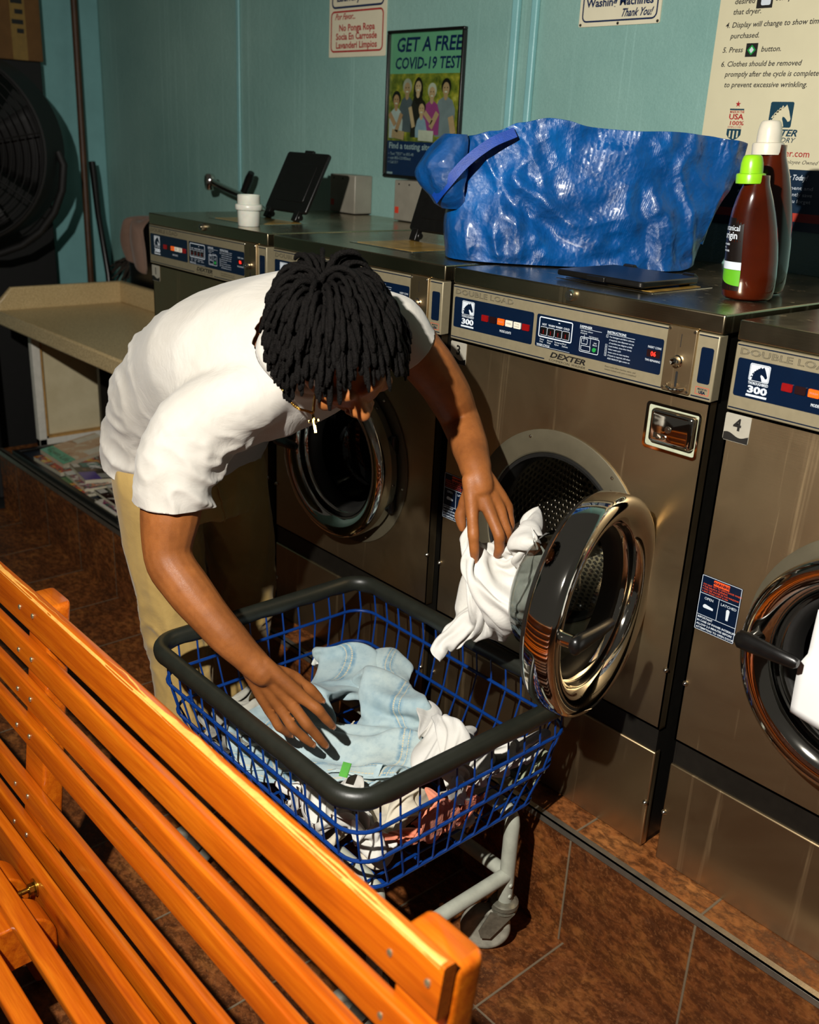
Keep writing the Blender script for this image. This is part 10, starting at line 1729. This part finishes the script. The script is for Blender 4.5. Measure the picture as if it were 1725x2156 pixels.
def build_jeans(loc, rot, scl, lift):
    n, rows = 24, 34; cr = int(0.30/0.78*(rows-1)); inner = [k for k in range(n) if min(k, n-k) <= 3]
    F = []; used = set()
    for side in (-1, 1):
        for r in range(rows-1):
            for k in range(n):
                k2 = (k+1) % n
                if r < cr and (k in inner and k2 in inner): continue
                F.append(((side, k, r), (side, k2, r), (side, k2, r+1), (side, k, r+1)))
    for r in range(cr):
        for k in (3, n-3): F.append(((-1, k, r), (1, k, r), (1, k, r+1), (-1, k, r+1)))
    arc = [k % n for k in range(-3, 4)]
    for a, b in zip(arc[:-1], arc[1:]): F.append(((-1, a, cr), (-1, b, cr), (1, b, cr), (1, a, cr)))
    for f in F: used.update(f)
    seq = sorted(used, key=lambda k: (k[0], k[2], k[1])); r = triples(JEANS); pos = {}; prev = (0, 0, 0)
    for i, k in enumerate(seq):
        a, b, d = pos.get((k[0], k[1], k[2]-1)), pos.get((k[0], k[1]-1, k[2])), pos.get((k[0], k[1]-1, k[2]-1))
        p = tuple(a[t]+b[t]-d[t] for t in range(3)) if (a and b and d) else (a or prev)
        prev = pos[k] = tuple(r[i][t]+p[t] for t in range(3))
    ix = {k: i for i, k in enumerate(seq)}; Rm = Matrix.Rotation(radians(rot), 3, 'Z'); W = []
    for k in seq:
        v = Vector(pos[k])*QZ; p = Rm @ Vector((v.x*scl[0], v.y*scl[1], v.z*scl[2])); p = p+Vector(loc); p.z += lift(p); W.append(in_cart(p))
    g = G(); g.add(W, [tuple(ix[q] for q in f) for f in F], [((k[1] % n)/n, k[2]/(rows-1)) for k in seq])
    me = bpy.data.meshes.new('tmpj'); me.from_pydata([tuple(p) for p in g.v], [], g.f); b = bmesh.new(); b.from_mesh(me); bmesh.ops.recalc_face_normals(b, faces=b.faces); b.faces.ensure_lookup_table()
    g.f = [tuple(v.index for v in f.verts) for f in b.faces]; b.free(); bpy.data.meshes.remove(me)
    o = mk('jeans', g, M['denim'], loc=loc, angle=180); tag(o, 'pale washed blue jeans crumpled in the middle of the cart under the hand', 'jeans')
    md = o.modifiers.new('relax', 'SMOOTH'); md.factor = 0.3; md.iterations = 1
    md = o.modifiers.new('sub', 'SUBSURF'); md.levels = 1; md.render_levels = 2
    md = o.modifiers.new('thick', 'SOLIDIFY'); md.thickness = 0.0022
    # waistband, belt loops and a button following the waist edge
    def ring(r, ks, side): return [W[ix[(side, k % n, r)]] for k in ks]
    path = ring(0, range(3, n-2), -1)+ring(0, range(n-3, 2, -1), 1)
    pts = catmull(path, 2, closed=True); mk('waist_seam', G().tube(pts, 0.0026, 6, closed=True), M['denim'], o, world=True, angle=180)
    for side, k in ((-1, 6), (-1, 12), (-1, 18), (1, 6), (1, 12), (1, 18)):
        a, m_, c = [W[ix[(side, k, q)]] for q in (0, 1, 2)]; nrm = (W[ix[(side, (k+1) % n, 1)]]-W[ix[(side, k-1, 1)]]).cross(c-a).normalized(); cen = sum(W, Vector())/len(W)
        sd = (W[ix[(side, (k+1) % n, 1)]]-m_).normalized()
        g = G(); rs = []
        for q, h in ((a, 0.0015), (a.lerp(m_, 0.5), 0.0055), (m_, 0.0060), (m_.lerp(c, 0.5), 0.0055), (c, 0.0015)): rs.append([q+nrm*h+sd*x+nrm*y for x, y in ((-0.0055, -0.0008), (0.0055, -0.0008), (0.0055, 0.0008), (-0.0055, 0.0008))])
        mk('belt_loop', g.rings(rs), M['denim'], o, world=True)
    return o
garment('bed_sheet', 'cream', M['cream'], (0.330, -0.455, 0.376), 60, (1.10, 1.00, 0.50), 'cream bed sheet bunched along the bottom of the cart', 'bed sheet')
garment('pillowcase', 'cream', M['cream'], (0.090, -0.430, 0.377), 200, (0.95, 0.85, 0.45), 'pale pillowcase lying under the jeans on the cart floor', 'pillowcase')
garment('checked_shirt', 'tee', M['greycloth'], (-0.050, -0.510, 0.378), 25, (1.30, 1.0, 0.85), 'grey mottled shirt in the left end of the cart', 'shirt')
garment('sage_top', 'coral', M['sage'], (0.462, -0.165, 0.384), 40, (0.85, 0.80, 0.55), 'sage green top squeezed into the far right corner of the cart', 'clothing')
garment('coral_top', 'white', M['coral'], (0.462, -0.425, 0.398), 165, (0.62, 0.92, 0.56), 'coral pink top pressed against the wires of the cart', 'clothing')
garment('white_shirt', 'white', M['tee2'], (0.395, -0.240, 0.440), 75, (1.35, 1.25, 0.70), 'white shirt heaped at the right end of the cart', 'shirt')
o = garment('white_tee', 'cream', M['tee2'], (0.335, -0.560, 0.418), 10, (0.80, 0.60, 0.58), 'white T-shirt with a small green tag in the near corner of the cart', 'T-shirt')
g = G().obox((0.318, -0.522, 0.510), Vector((0.007, 0.004, 0)), Vector((-0.011, 0.014, 0.004)), Vector((0, -0.001, 0.0006))); mk('green_tag', g, simple('green_tag_cloth', '#4f9a3a', 0.7), o, world=True)
build_jeans((0.055, -0.335, 0.420), 226, (1.06, 1.04, 0.76), lambda p: 0.015*smooth(-0.05, 0.2, p.y+0.35))
# the wet bundle lifted out of the drum
garment('white_cloth', 'held', M['tee2'], (0.336, -0.250, 0.985), 327, (1.10, 1.08, 1.06), 'white wet cloth bunched in the raised hand before the open drum', 'cloth', clamp=False, flip=True)
